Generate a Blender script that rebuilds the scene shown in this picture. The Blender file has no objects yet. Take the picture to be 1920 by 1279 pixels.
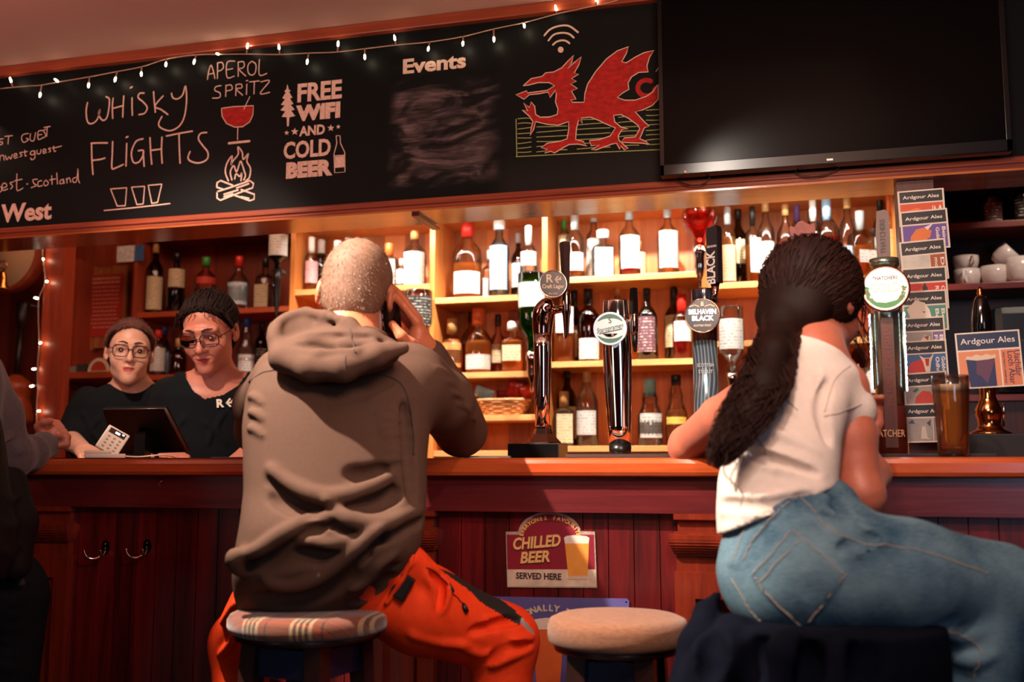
import bpy, bmesh, math, random
import numpy as np
from mathutils import Vector, Matrix
random.seed(7); RNG = np.random.default_rng(7)
scene = bpy.context.scene
COL = scene.collection

# ------------------------------------------------------------------ camera
F = 1930.0; TH = math.radians(15.0); PH = math.radians(6.95)
CAM = np.array([0.0, -2.37, 1.105])
FW = np.array([-math.sin(TH)*math.cos(PH), math.cos(TH)*math.cos(PH), math.sin(PH)])
RT = np.array([math.cos(TH), math.sin(TH), 0.0]); UP = np.cross(RT, FW)
cd = bpy.data.cameras.new('camera'); cam = bpy.data.objects.new('camera', cd); COL.objects.link(cam)
cd.sensor_width = 36.0; cd.lens = 36.0*F/1920.0; cd.clip_start = 0.05; cd.clip_end = 60
cam.matrix_world = Matrix(((RT[0], UP[0], -FW[0], CAM[0]), (RT[1], UP[1], -FW[1], CAM[1]), (RT[2], UP[2], -FW[2], CAM[2]), (0, 0, 0, 1)))
cd.dof.use_dof = True; cd.dof.focus_distance = 2.75; cd.dof.aperture_fstop = 2.2; cd.dof.aperture_blades = 9
scene.camera = cam

def P(px, py, Y):
    "world point on the plane y = Y seen at pixel (px, py)"
    d = FW + RT*(px-960)/F + UP*(639.5-py)/F
    return CAM + d*(Y-CAM[1])/d[1]
def V(*a): return np.array(a, float)
def pxm(px, py, Y):
    "metres per pixel at that point"
    return float((P(px, py, Y)-CAM) @ FW)/F
def proj(p):
    d = np.asarray(p)-CAM; z = d @ FW
    return np.stack([960+F*(d @ RT)/z, 639.5-F*(d @ UP)/z], -1)

# ------------------------------------------------------------------ world, lamps, exposure
w = bpy.data.worlds.new('pub_air'); scene.world = w; w.use_nodes = True
w.node_tree.nodes['Background'].inputs[0].default_value = (0.30, 0.19, 0.17, 1)
w.node_tree.nodes['Background'].inputs[1].default_value = 0.11
vs = scene.view_settings
scene.display_settings.display_device = 'sRGB'
vs.view_transform = 'Standard'; vs.look = 'None'; vs.gamma = 1.0; vs.exposure = 0.0; vs.use_curve_mapping = False
scene.cycles.max_bounces = 10; scene.cycles.transparent_max_bounces = 24
scene.cycles.caustics_reflective = False; scene.cycles.caustics_refractive = False
scene.cycles.use_denoising = True; scene.cycles.sample_clamp_indirect = 4.0

def lamp(name, kind, loc, target, energy, color, **kw):
    ld = bpy.data.lights.new(name, kind); ld.energy = energy; ld.color = color
    for k, v in kw.items(): setattr(ld, k, v)
    o = bpy.data.objects.new(name, ld); COL.objects.link(o); o.location = loc
    d = Vector(target)-Vector(loc); o.rotation_euler = d.to_track_quat('-Z', 'Y').to_euler()
    return o
# ceiling spotlights of the room: one over the customers, others along the bar
lamp('ceiling_spot_customers', 'SPOT', (-1.38, -0.98, 2.44), (-0.80, -0.40, 1.20), 430, (1.0, 0.83, 0.70), spot_size=math.radians(44), spot_blend=0.35, shadow_soft_size=0.02)
lamp('ceiling_spot_counter', 'SPOT', (0.10, -1.35, 2.44), (0.0, -0.30, 1.0), 50, (1.0, 0.80, 0.70), spot_size=math.radians(64), spot_blend=0.6, shadow_soft_size=0.04)
lamp('ceiling_spot_right', 'SPOT', (-0.30, -1.25, 2.44), (0.24, 0.40, 1.40), 60, (1.0, 0.86, 0.74), spot_size=math.radians(42), spot_blend=0.5, shadow_soft_size=0.03)
lamp('ceiling_spot_staff', 'SPOT', (-1.75, -0.75, 2.44), (-1.80, 0.60, 1.42), 125, (1.0, 0.80, 0.66), spot_size=math.radians(44), spot_blend=0.6, shadow_soft_size=0.04)
lamp('right_shelf_spot', 'SPOT', (1.05, 1.10, 2.44), (0.90, 1.80, 1.60), 24, (1.0, 0.80, 0.66), spot_size=math.radians(46), spot_blend=0.4, shadow_soft_size=0.03)
# back bar: steep spots in the ceiling of the aisle and a strip under the top board of the shelves
for i, x in enumerate((-1.62, -1.0, -0.45, 0.06)):
    lamp('back_bar_spot', 'SPOT', (x, 1.22, 2.44), (x+0.02, 1.76, 1.45), (95, 130, 130, 90)[i], (1.0, 0.93, 0.84), spot_size=math.radians(80), spot_blend=0.5, shadow_soft_size=0.022)
for x, wd, e in ((-1.72, .62, 1.5), (-1.2, .42, 1.2), (-0.63, .66, 1.9), (-0.02, .62, 1.6)):
    lamp('shelf_strip_light', 'AREA', (x, 1.60, 2.085), (x, 1.93, 1.72), e, (1.0, 0.93, 0.84), shape='RECTANGLE', size=wd, size_y=0.02)
# window daylight from the right behind the camera, added rear fill, soft room light
lamp('window_and_rear_fill', 'AREA', (1.7, -4.6, 1.7), (0.1, 0.0, 1.0), 16, (0.60, 0.70, 1.0), shape='RECTANGLE', size=0.9, size_y=1.3)
lamp('window_and_rear_fill', 'AREA', (-3.2, -5.6, 1.6), (-1.0, 0.0, 1.1), 9, (0.95, 0.85, 0.80), shape='RECTANGLE', size=0.9, size_y=1.4)  # rear fill added to give the chrome something to reflect, no window here
lamp('ceiling_glow', 'AREA', (-1.2, -0.9, 2.42), (-1.2, -0.7, 0.0), 4.5, (1.0, 0.40, 0.30), shape='RECTANGLE', size=3.0, size_y=1.2)
lamp('aisle_glow', 'AREA', (-2.4, 0.82, 2.40), (-2.9, 1.6, 1.2), 13, (1.0, 0.60, 0.42), shape='RECTANGLE', size=1.6, size_y=0.4)
lamp('ceiling_fill', 'AREA', (0.1, -1.5, 1.95), (-0.3, -0.3, 2.5), 21, (1.0, 0.62, 0.45), shape='DISK', size=0.5)  # unseen lamp added to brighten the ceiling, no wall fitting
lamp('ceiling_fill', 'AREA', (-2.6, -1.0, 1.95), (-2.4, -0.2, 2.5), 10, (1.0, 0.45, 0.36), shape='DISK', size=0.5)  # second added lamp, lifts the left end of the ceiling

# ------------------------------------------------------------------ materials
def lin(h):
    h = h.lstrip('#'); c = [int(h[i:i+2], 16)/255 for i in (0, 2, 4)]
    return tuple(x/12.92 if x <= .04045 else ((x+.055)/1.055)**2.4 for x in c)
MC = {}
def mat(name, color, rough=0.5, metal=0.0, var=0.0, vscale=8.0, stretch=(1, 1, 1), bump=0.0, bscale=60.0, spec=0.5, emit=None, estr=0.0, sheen=0.0, coat=0.0, color2=None):
    "principled material with a noise variation of its colour and a noise bump"
    if name in MC: return MC[name]
    if isinstance(color, str): color = lin(color)
    m = bpy.data.materials.new(name); m.use_nodes = True; nt = m.node_tree; N = nt.nodes; L = nt.links
    b = N['Principled BSDF']; I = b.inputs
    I['Base Color'].default_value = (*color, 1); I['Roughness'].default_value = rough; I['Metallic'].default_value = metal
    I['Specular IOR Level'].default_value = spec; I['Sheen Weight'].default_value = sheen; I['Coat Weight'].default_value = coat
    I['Coat Roughness'].default_value = 0.12
    if emit:
        I['Emission Color'].default_value = (*(lin(emit) if isinstance(emit, str) else emit), 1); I['Emission Strength'].default_value = estr
    if var or bump:
        tc = N.new('ShaderNodeTexCoord'); mp = N.new('ShaderNodeMapping'); mp.inputs['Scale'].default_value = stretch
        L.new(tc.outputs['Object'], mp.inputs[0])
    if var:
        n = N.new('ShaderNodeTexNoise'); n.inputs['Scale'].default_value = vscale; n.inputs['Detail'].default_value = 6; n.inputs['Roughness'].default_value = .65
        L.new(mp.outputs[0], n.inputs['Vector'])
        r = N.new('ShaderNodeValToRGB'); e = r.color_ramp.elements
        e[0].position = 0.28; e[1].position = 0.72
        c2 = color2 if color2 is not None else tuple(min(1, x*(1+var)) for x in color)
        if isinstance(c2, str): c2 = lin(c2)
        e[0].color = (*[x*(1-var) if color2 is None else x for x in color], 1); e[1].color = (*c2, 1)
        L.new(n.outputs['Fac'], r.inputs[0]); L.new(r.outputs[0], I['Base Color'])
    if bump:
        n2 = N.new('ShaderNodeTexNoise'); n2.inputs['Scale'].default_value = bscale; n2.inputs['Detail'].default_value = 4
        L.new(mp.outputs[0], n2.inputs['Vector'])
        bp = N.new('ShaderNodeBump'); bp.inputs['Strength'].default_value = bump; bp.inputs['Distance'].default_value = 0.004
        L.new(n2.outputs['Fac'], bp.inputs['Height']); L.new(bp.outputs[0], I['Normal'])
    MC[name] = m; return m

def wood(name, c1, c2, rough=0.35, axis='X', board=0.0, scale=1.0, coat=0.0, bump=0.12, gap='#1a0503'):
    "procedural planks: long grain streaks, knots, optional board joints every `board` metres"
    if name in MC: return MC[name]
    m = bpy.data.materials.new(name); m.use_nodes = True; nt = m.node_tree; N = nt.nodes; L = nt.links
    b = N['Principled BSDF']; b.inputs['Roughness'].default_value = rough; b.inputs['Coat Weight'].default_value = coat; b.inputs['Coat Roughness'].default_value = .15
    tc = N.new('ShaderNodeTexCoord'); mp = N.new('ShaderNodeMapping')
    s = {'X': (1.3, 22, 22), 'Z': (22, 22, 1.3), 'Y': (22, 1.3, 22)}[axis]
    mp.inputs['Scale'].default_value = tuple(v*scale for v in s); L.new(tc.outputs['Object'], mp.inputs[0])
    n = N.new('ShaderNodeTexNoise'); n.inputs['Scale'].default_value = 1.6; n.inputs['Detail'].default_value = 8; n.inputs['Roughness'].default_value = .7; n.inputs['Distortion'].default_value = .6
    L.new(mp.outputs[0], n.inputs['Vector'])
    r = N.new('ShaderNodeValToRGB'); e = r.color_ramp.elements; e[0].position = .3; e[1].position = .7
    e[0].color = (*lin(c1), 1); e[1].color = (*lin(c2), 1); L.new(n.outputs['Fac'], r.inputs[0])
    out = r.outputs[0]
    if board:
        sx = N.new('ShaderNodeSeparateXYZ'); L.new(tc.outputs['Object'], sx.inputs[0])
        d = N.new('ShaderNodeMath'); d.operation = 'DIVIDE'; d.inputs[1].default_value = board; L.new(sx.outputs['X'], d.inputs[0])
        fl = N.new('ShaderNodeMath'); fl.operation = 'FLOOR'; L.new(d.outputs[0], fl.inputs[0])
        wn = N.new('ShaderNodeTexWhiteNoise'); wn.noise_dimensions = '1D'; L.new(fl.outputs[0], wn.inputs['W'])
        mr = N.new('ShaderNodeMapRange'); mr.inputs[3].default_value = .55; mr.inputs[4].default_value = 1.25; L.new(wn.outputs['Value'], mr.inputs[0])
        mx = N.new('ShaderNodeVectorMath'); mx.operation = 'SCALE'; L.new(out, mx.inputs[0]); L.new(mr.outputs[0], mx.inputs['Scale'])
        out = mx.outputs[0]
    L.new(out, b.inputs['Base Color'])
    bp = N.new('ShaderNodeBump'); bp.inputs['Strength'].default_value = bump; bp.inputs['Distance'].default_value = .003
    L.new(n.outputs['Fac'], bp.inputs['Height']); L.new(bp.outputs[0], b.inputs['Normal'])
    MC[name] = m; return m

def glass(name, tint, gloss=1.0, rough=0.02, body=0.0, bodycol=None):
    "thin clear glass or a liquid: see-through with a fresnel shine; `body` mixes in some scattering"
    if name in MC: return MC[name]
    m = bpy.data.materials.new(name); m.use_nodes = True; nt = m.node_tree; N = nt.nodes; L = nt.links
    N.remove(N['Principled BSDF']); o = N['Material Output']
    if isinstance(tint, str): tint = lin(tint)
    t = N.new('ShaderNodeBsdfTransparent'); t.inputs[0].default_value = (*tint, 1)
    fw_ = N.new('ShaderNodeLayerWeight'); fw_.inputs[0].default_value = .5; rp = N.new('ShaderNodeValToRGB'); rp.color_ramp.elements[0].position = .55; rp.color_ramp.elements[0].color = (*tint, 1); rp.color_ramp.elements[1].color = (*[x*.22 for x in tint], 1)
    L.new(fw_.outputs['Facing'], rp.inputs[0]); L.new(rp.outputs[0], t.inputs[0])          # thick glass darkens at its edge
    first = t.outputs[0]
    if body:
        df = N.new('ShaderNodeBsdfTranslucent'); df.inputs[0].default_value = (*(bodycol or tint), 1)
        d2 = N.new('ShaderNodeBsdfDiffuse'); d2.inputs[0].default_value = (*(bodycol or tint), 1)
        a = N.new('ShaderNodeMixShader'); L.new(df.outputs[0], a.inputs[1]); L.new(d2.outputs[0], a.inputs[2])
        mx = N.new('ShaderNodeMixShader'); mx.inputs[0].default_value = body; L.new(first, mx.inputs[1]); L.new(a.outputs[0], mx.inputs[2]); first = mx.outputs[0]
    g = N.new('ShaderNodeBsdfGlossy'); g.inputs['Roughness'].default_value = rough
    lw = N.new('ShaderNodeLayerWeight'); lw.inputs[0].default_value = 0.42
    mm = N.new('ShaderNodeMath'); mm.operation = 'MULTIPLY'; mm.inputs[1].default_value = gloss*.85; L.new(lw.outputs['Fresnel'], mm.inputs[0])
    mx = N.new('ShaderNodeMixShader'); L.new(mm.outputs[0], mx.inputs[0]); L.new(first, mx.inputs[1]); L.new(g.outputs[0], mx.inputs[2])
    L.new(mx.outputs[0], o.inputs[0]); MC[name] = m; return m

# ------------------------------------------------------------------ objects
def tag(o, label=None, cat=None, group=None, kind=None):
    if label: o['label'] = label
    if cat: o['category'] = cat
    if group: o['group'] = group
    if kind: o['kind'] = kind
    return o
def thing(name, loc, label, cat, group=None, rotz=0.0):
    o = bpy.data.objects.new(name, None); COL.objects.link(o); o.location = loc; o.rotation_euler = (0, 0, rotz); o.empty_display_size = .05
    return tag(o, label, cat, group)
def struct(name, mb, m):
    return tag(mb.build(name, m), kind='structure')
def link_mesh(name, me, m, parent=None):
    o = bpy.data.objects.new(name, me); COL.objects.link(o)
    for q in (m if isinstance(m, (list, tuple)) else [m]): me.materials.append(q)
    if parent is not None:
        o.parent = parent; o.matrix_parent_inverse = parent_mw(parent).inverted()
    return o
def parent_mw(p):
    m = Matrix.Translation(p.location) @ p.rotation_euler.to_matrix().to_4x4() @ Matrix.Diagonal((*p.scale, 1))
    if p.parent is not None: m = parent_mw(p.parent) @ p.matrix_parent_inverse @ m
    return m

class MB:
    "collects boxes, tubes, lathes and prisms in world space; build() links them as one mesh object"
    def __init__(s): s.v = []; s.f = []; s.mi = []; s.sm = []
    def raw(s, vs, fs, mi=0, smooth=False):
        o = len(s.v); s.v += [tuple(map(float, q)) for q in vs]
        for f in fs: s.f.append([i+o for i in f]); s.mi.append(mi); s.sm.append(smooth)
        return s
    def box(s, x0, x1, y0, y1, z0, z1, mi=0, M=None, bev=0.0):
        if bev:
            bm = bmesh.new(); bmesh.ops.create_cube(bm, size=1)
            for q in bm.verts: q.co = Vector(((x0+x1)/2+q.co.x*(x1-x0), (y0+y1)/2+q.co.y*(y1-y0), (z0+z1)/2+q.co.z*(z1-z0)))
            bmesh.ops.bevel(bm, geom=bm.edges[:], offset=bev, segments=2, affect='EDGES', profile=.6)
            bm.verts.index_update(); vs = [M @ q.co if M else q.co for q in bm.verts]
            s.raw(vs, [[q.index for q in f.verts] for f in bm.faces], mi); bm.free(); return s
        vs = [Vector((x, y, z)) for x in (x0, x1) for y in (y0, y1) for z in (z0, z1)]
        if M: vs = [M @ q for q in vs]
        return s.raw(vs, [(0, 1, 3, 2), (4, 6, 7, 5), (0, 4, 5, 1), (2, 3, 7, 6), (0, 2, 6, 4), (1, 5, 7, 3)], mi)
    def tube(s, pts, r, n=10, mi=0, closed=False, caps=True, smooth=True, flat=None):
        pts = [np.array(p, float) for p in pts]; m = len(pts)
        rs = [r]*m if np.isscalar(r) else list(r)
        vs = []; prev = None
        for i in range(m):
            a = pts[(i-1) % m] if (closed or i > 0) else pts[i]; b = pts[(i+1) % m] if (closed or i < m-1) else pts[i]
            t = b-a; t = t/(np.linalg.norm(t)+1e-12)
            if prev is None:
                u = np.cross(t, (0, 0, 1.0));
                if np.linalg.norm(u) < 1e-3: u = np.cross(t, (0, 1.0, 0))
            else: u = prev-t*(prev @ t)
            u = u/(np.linalg.norm(u)+1e-12); prev = u; q = np.cross(t, u)
            for k in range(n):
                an = 2*math.pi*k/n; vs.append(pts[i]+rs[i]*(math.cos(an)*u+math.sin(an)*q))
        fs = []
        for i in range(m if closed else m-1):
            for k in range(n):
                j = (i+1) % m; fs.append((i*n+k, i*n+(k+1) % n, j*n+(k+1) % n, j*n+k))
        if caps and not closed: fs += [tuple(range(n))[::-1], tuple(range((m-1)*n, m*n))]
        return s.raw(vs, fs, mi, smooth)
    def lathe(s, c, prof, n=24, mi=0, M=None, sq=0.0, caps=True, smooth=True):
        "prof: (radius, height) list turned about z through c; sq squares the section"
        vs = []
        for r, h in prof:
            for k in range(n):
                a = 2*math.pi*k/n; ca, sa = math.cos(a), math.sin(a)
                g = 1.0
                if sq: g = (1-sq)+sq/max(abs(ca), abs(sa))*.86
                q = Vector((r*g*ca, r*g*sa, h)); q = (M @ q) if M else q
                vs.append((q[0]+c[0], q[1]+c[1], q[2]+c[2]))
        fs = []; m = len(prof)
        for i in range(m-1):
            for k in range(n): fs.append((i*n+k, i*n+(k+1) % n, (i+1)*n+(k+1) % n, (i+1)*n+k))
        if caps: fs += [tuple(range(n))[::-1], tuple(range((m-1)*n, m*n))]
        return s.raw(vs, fs, mi, smooth)
    def prism(s, poly, O, U, W, t, mi=0):
        "polygon in the (U, W) frame at O, extruded by t along U x W (both ways when t is a pair)"
        U = np.array(U, float); W = np.array(W, float); O = np.array(O, float); Nn = np.cross(U, W)
        t0, t1 = t if isinstance(t, tuple) else (0, t); n = len(poly)
        vs = [O+U*a+W*b+Nn*t0 for a, b in poly]+[O+U*a+W*b+Nn*t1 for a, b in poly]
        return s.raw(vs, [tuple(range(n))[::-1], tuple(range(n, 2*n))]+[(i, (i+1) % n, n+(i+1) % n, n+i) for i in range(n)], mi)
    def build(s, name, m, parent=None, recalc=True):
        me = bpy.data.meshes.new(name); me.from_pydata(s.v, [], s.f)
        me.polygons.foreach_set('material_index', s.mi); me.polygons.foreach_set('use_smooth', s.sm)
        if recalc:
            bm = bmesh.new(); bm.from_mesh(me); bmesh.ops.recalc_face_normals(bm, faces=bm.faces[:]); bm.to_mesh(me); bm.free()
        me.update(); return link_mesh(name, me, m, parent)

def text_mb(s, size, O, U, W, depth=.001, align='CENTER', bold=0.0, shear=0.0, mb=None, width=None):
    "built-in font lettering as a mesh in the (U, W) frame at O"
    cu = bpy.data.curves.new('t', 'FONT'); cu.body = s; cu.size = size; cu.align_x = align; cu.extrude = depth/2; cu.offset = bold; cu.shear = shear; cu.resolution_u = 3
    ob = bpy.data.objects.new('t', cu); COL.objects.link(ob); dg = bpy.context.evaluated_depsgraph_get()
    me = bpy.data.meshes.new_from_object(ob.evaluated_get(dg))
    U = np.array(U, float); W = np.array(W, float); Nn = np.cross(U, W)
    co = np.array([q.co[:] for q in me.vertices]) if len(me.vertices) else np.zeros((0, 3))
    if width is not None and len(co):
        w0 = co[:, 0].max()-co[:, 0].min(); co[:, 0] *= width/w0
    mb = mb or MB()
    mb.raw([np.array(O)+U*c[0]+W*c[1]+Nn*(c[2]+depth/2) for c in co], [list(p.vertices) for p in me.polygons])
    bpy.data.objects.remove(ob); bpy.data.curves.remove(cu); bpy.data.meshes.remove(me)
    return mb
def spline(pts, n=6, closed=False):
    "Catmull-Rom through pts"
    p = [np.array(q, float) for q in pts]; m = len(p); out = []
    for i in range(m if closed else m-1):
        a, b = (p[(i-1) % m], p[(i+2) % m]) if closed else (p[max(i-1, 0)], p[min(i+2, m-1)])
        q, r = p[i], p[(i+1) % m]
        for k in range(n):
            t = k/n; out.append(.5*((2*q)+(r-a)*t+(2*a-5*q+4*r-b)*t*t+(3*q-a-3*r+b)*t**3))
    if not closed: out.append(p[-1])
    return out
def ribbon(mb, pts, wd, O, U, W, t=.0012, mi=0):
    "flat stroke of width wd along 2-D points in the (U, W) frame at O, with round ends"
    p = np.array(pts, float); n = len(p)
    tg = np.gradient(p, axis=0); tg /= np.linalg.norm(tg, axis=1)[:, None]+1e-9
    nn = np.stack([-tg[:, 1], tg[:, 0]], 1)*wd/2
    ext = [p[0]-tg[0]*wd*.4, p[-1]+tg[-1]*wd*.4]
    L = [p[i]+nn[i] for i in range(n)]; R = [p[i]-nn[i] for i in range(n)]
    U = np.array(U, float); W = np.array(W, float); O = np.array(O, float); Nn = np.cross(U, W)
    vs = [O+U*q[0]+W*q[1]+Nn*t for q in L+R+ext]
    fs = [(i, i+1, n+i+1, n+i) for i in range(n-1)]+[(2*n, 0, n), (n-1, 2*n+1, 2*n-1)]
    return mb.raw(vs, fs, mi)

# ------------------------------------------------------------------ sculpting: distance fields turned into one continuous mesh
def nonuniform(*segs):
    "axis samples from (start, stop, step) runs"
    out = []
    for a, b, h in segs:
        n = max(1, int(round((b-a)/h))); out += list(np.linspace(a, b, n, endpoint=False))
    out.append(segs[-1][1]); return np.array(out, np.float32)
class Sculpt:
    def __init__(s, X, Y, Z):
        s.X, s.Y, s.Z = (np.asarray(a, np.float32) for a in (X, Y, Z)); s.D = np.full((len(X), len(Y), len(Z)), 9.0, np.float32)
    @staticmethod
    def cube(lo, hi, h): return Sculpt(*[np.arange(lo[i], hi[i]+h, h) for i in range(3)])
    def _loc(s, lo, hi):
        sl = []
        for A, a, b in zip((s.X, s.Y, s.Z), lo, hi):
            i, j = np.searchsorted(A, a), np.searchsorted(A, b); sl.append(slice(max(i-1, 0), min(j+1, len(A))))
        sl = tuple(sl); return sl, s.X[sl[0]][:, None, None], s.Y[sl[1]][None, :, None], s.Z[sl[2]][None, None, :]
    def _mix(s, sl, d, k, op):
        D = s.D[sl]
        if op == 'add': 
            h = np.maximum(k-np.abs(D-d), 0)/max(k, 1e-6); s.D[sl] = np.minimum(D, d)-h*h*k*.25
        elif op == 'sub':
            h = np.maximum(k-np.abs(D+d), 0)/max(k, 1e-6); s.D[sl] = np.maximum(D, -d)+h*h*k*.25
        elif op == 'and':
            h = np.maximum(k-np.abs(D-d), 0)/max(k, 1e-6); s.D[sl] = np.maximum(D, d)+h*h*k*.25
    def cone(s, a, b, ra, rb, k=.02, op='add', flat=None):
        "tapered capsule; flat=(direction, factor) squashes it along a direction"
        a = np.array(a, float); b = np.array(b, float); m = max(ra, rb)*(flat[1] if flat and flat[1] > 1 else 1)+k+.012
        sl, x, y, z = s._loc(np.minimum(a, b)-m, np.maximum(a, b)+m)
        if s.D[sl].size == 0: return s
        d = b-a; q = d @ d+1e-12
        t = np.clip(((x-a[0])*d[0]+(y-a[1])*d[1]+(z-a[2])*d[2])/q, 0, 1)
        ex, ey, ez = x-a[0]-t*d[0], y-a[1]-t*d[1], z-a[2]-t*d[2]
        if flat:
            n = np.array(flat[0], float); n /= np.linalg.norm(n); g = (1/flat[1]-1)*(ex*n[0]+ey*n[1]+ez*n[2])
            ex, ey, ez = ex+g*n[0], ey+g*n[1], ez+g*n[2]
        s._mix(sl, (np.sqrt(ex*ex+ey*ey+ez*ez)-(ra+(rb-ra)*t)).astype(np.float32), k, op); return s
    def chain(s, pts, rs, k=.02, op='add', flat=None):
        for i in range(len(pts)-1):
            s.cone(pts[i], pts[i+1], rs if np.isscalar(rs) else rs[i], rs if np.isscalar(rs) else rs[i+1], k if i == 0 or op == 'sub' else max(k*.6, .004), op, flat)
        return s
    def ell(s, c, r, R=None, k=.02, op='add'):
        c = np.array(c, float); r = np.array(r, float); m = r.max()+k+.012
        sl, x, y, z = s._loc(c-m, c+m)
        if s.D[sl].size == 0: return s
        x, y, z = x-c[0], y-c[1], z-c[2]
        if R is not None: x, y, z = [R[0][i]*x+R[1][i]*y+R[2][i]*z for i in range(3)]
        k0 = np.sqrt((x/r[0])**2+(y/r[1])**2+(z/r[2])**2); k1 = np.sqrt((x/r[0]**2)**2+(y/r[1]**2)**2+(z/r[2]**2)**2)+1e-9
        s._mix(sl, (k0*(k0-1)/k1).astype(np.float32), k, op); return s
    def loft(s, secs, yaw, k=.02, op='add', pw=2.3):
        "upright body from sections (z, cu, cv, a, b): superellipses in axes turned by yaw (u to the right, v away)"
        sec = np.array(sorted([tuple(q) for q in secs])); u = (math.cos(yaw), math.sin(yaw)); v = (-math.sin(yaw), math.cos(yaw))
        z0, z1 = sec[0, 0], sec[-1, 0]; m = sec[:, 3:].max()+.05
        cs = [np.array(u)*q[1]+np.array(v)*q[2] for q in sec]; cs = np.array(cs)
        sl, x, y, z = s._loc((cs[:, 0].min()-m, cs[:, 1].min()-m, z0-.06), (cs[:, 0].max()+m, cs[:, 1].max()+m, z1+.06))
        zz = np.clip(z, z0, z1); zf = np.linspace(z0, z1, 200)
        def I(c):
            w = np.interp(zf, sec[:, 0], sec[:, c]); ker = np.hanning(23); ker /= ker.sum()
            w2 = np.convolve(np.pad(w, 11, mode='edge'), ker, 'valid'); return np.interp(zz.ravel(), zf, w2).reshape(zz.shape)
        U = x*u[0]+y*u[1]-I(1); W = x*v[0]+y*v[1]-I(2); a, b = I(3), I(4)
        g = (np.abs(U/a)**pw+np.abs(W/b)**pw)**(1/pw); d = (g-1)*np.minimum(a, b)*np.clip(.75+.25*g, .75, 1.3)
        dz = np.abs(z-zz); d = np.where(dz > 0, np.sqrt(np.maximum(d, 0)**2+dz**2)+np.minimum(d, 0)*0+np.where(d < 0, 0, 0), d)
        s._mix(sl, d.astype(np.float32), k, op); return s
    def half(s, p, n, k=.01):
        "keep the side of the plane that n points away from"
        n = np.array(n, float); n /= np.linalg.norm(n); sl, x, y, z = s._loc((-99,)*3, (99,)*3)
        s._mix(sl, ((x-p[0])*n[0]+(y-p[1])*n[1]+(z-p[2])*n[2]).astype(np.float32), k, 'and'); return s
    def hit(s, px, py):
        "first surface point a ray through the pixel meets"
        d = FW+RT*(px-960)/F+UP*(639.5-py)/F; d = d/np.linalg.norm(d); t = np.arange(.4, 5, .003); pts = CAM+d*t[:, None]
        ii = [np.clip(np.searchsorted(A, pts[:, i]), 0, len(A)-1) for i, A in enumerate((s.X, s.Y, s.Z))]
        ok = np.ones(len(t), bool)
        for i, A in enumerate((s.X, s.Y, s.Z)): ok &= (pts[:, i] > A[0]) & (pts[:, i] < A[-1])
        vals = np.where(ok, s.D[ii[0], ii[1], ii[2]], 9); w = np.where(vals < 0)[0]
        return pts[w[0]] if len(w) else None
    def mesh(s, name, m, parent=None, smooth_it=0):
        D = s.D; ins = D < 0; nx, ny, nz = D.shape
        cnt = np.zeros((nx-1, ny-1, nz-1), np.int8)
        for a in (0, 1):
            for b in (0, 1):
                for c in (0, 1): cnt += ins[a:nx-1+a, b:ny-1+b, c:nz-1+c]
        act = (cnt > 0) & (cnt < 8); idx = np.argwhere(act); n = len(idx)
        vid = np.full(act.shape, -1, np.int64); vid[act] = np.arange(n)
        acc = np.zeros((n, 3)); num = np.zeros(n)
        C = [(a, b, c) for a in (0, 1) for b in (0, 1) for c in (0, 1)]
        vals = {c: D[idx[:, 0]+c[0], idx[:, 1]+c[1], idx[:, 2]+c[2]] for c in C}
        ax = (s.X, s.Y, s.Z)
        pos = {c: np.stack([ax[i][idx[:, i]+c[i]] for i in range(3)], 1) for c in C}
        for c in C:
            for i in range(3):
                if c[i] == 0:
                    e = list(c); e[i] = 1; e = tuple(e); va, vb = vals[c], vals[e]
                    cr = (va < 0) != (vb < 0); t = np.where(cr, va/(va-vb+1e-12), 0)
                    acc += np.where(cr[:, None], pos[c]+(pos[e]-pos[c])*t[:, None], 0); num += cr
        vert = acc/np.maximum(num, 1)[:, None]; faces = []
        for i in range(3):
            j, k = (i+1) % 3, (i+2) % 3
            A = [slice(None)]*3; B = [slice(None)]*3; A[i] = slice(0, -1); B[i] = slice(1, None)
            for q in (j, k): A[q] = slice(1, -1); B[q] = slice(1, -1)
            e0, e1 = ins[tuple(A)], ins[tuple(B)]
            for flip, ms in ((False, e0 & ~e1), (True, ~e0 & e1)):
                w = np.argwhere(ms)
                if not len(w): continue
                base = w.copy(); base[:, j] += 1; base[:, k] += 1
                def cell(dj, dk):
                    q = base.copy(); q[:, j] -= dj; q[:, k] -= dk; return vid[q[:, 0], q[:, 1], q[:, 2]]
                f = np.stack([cell(1, 1), cell(0, 1), cell(0, 0), cell(1, 0)], 1)
                faces.append(f[:, ::-1] if flip else f)
        f = np.concatenate(faces); f = f[(f >= 0).all(1)]
        for _ in range(smooth_it):
            a = np.zeros_like(vert); c = np.zeros(n)
            for q in range(4):
                for r in ((q+1) % 4, (q+3) % 4): np.add.at(a, f[:, q], vert[f[:, r]]); np.add.at(c, f[:, q], 1)
            vert = vert*.5+.5*a/np.maximum(c, 1)[:, None]
        me = bpy.data.meshes.new(name); me.vertices.add(n); me.vertices.foreach_set('co', vert.astype(np.float32).ravel())
        me.loops.add(len(f)*4); me.loops.foreach_set('vertex_index', f.ravel().astype(np.int32))
        me.polygons.add(len(f)); me.polygons.foreach_set('loop_start', np.arange(0, len(f)*4, 4, dtype=np.int32)); 
        me.polygons.foreach_set('use_smooth', np.ones(len(f), bool)); me.update(calc_edges=True); me.validate()
        return link_mesh(name, me, m, parent)
def verts(o):
    a = np.zeros(len(o.data.vertices)*3, np.float32); o.data.vertices.foreach_get('co', a); a = a.reshape(-1, 3)
    return a
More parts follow.
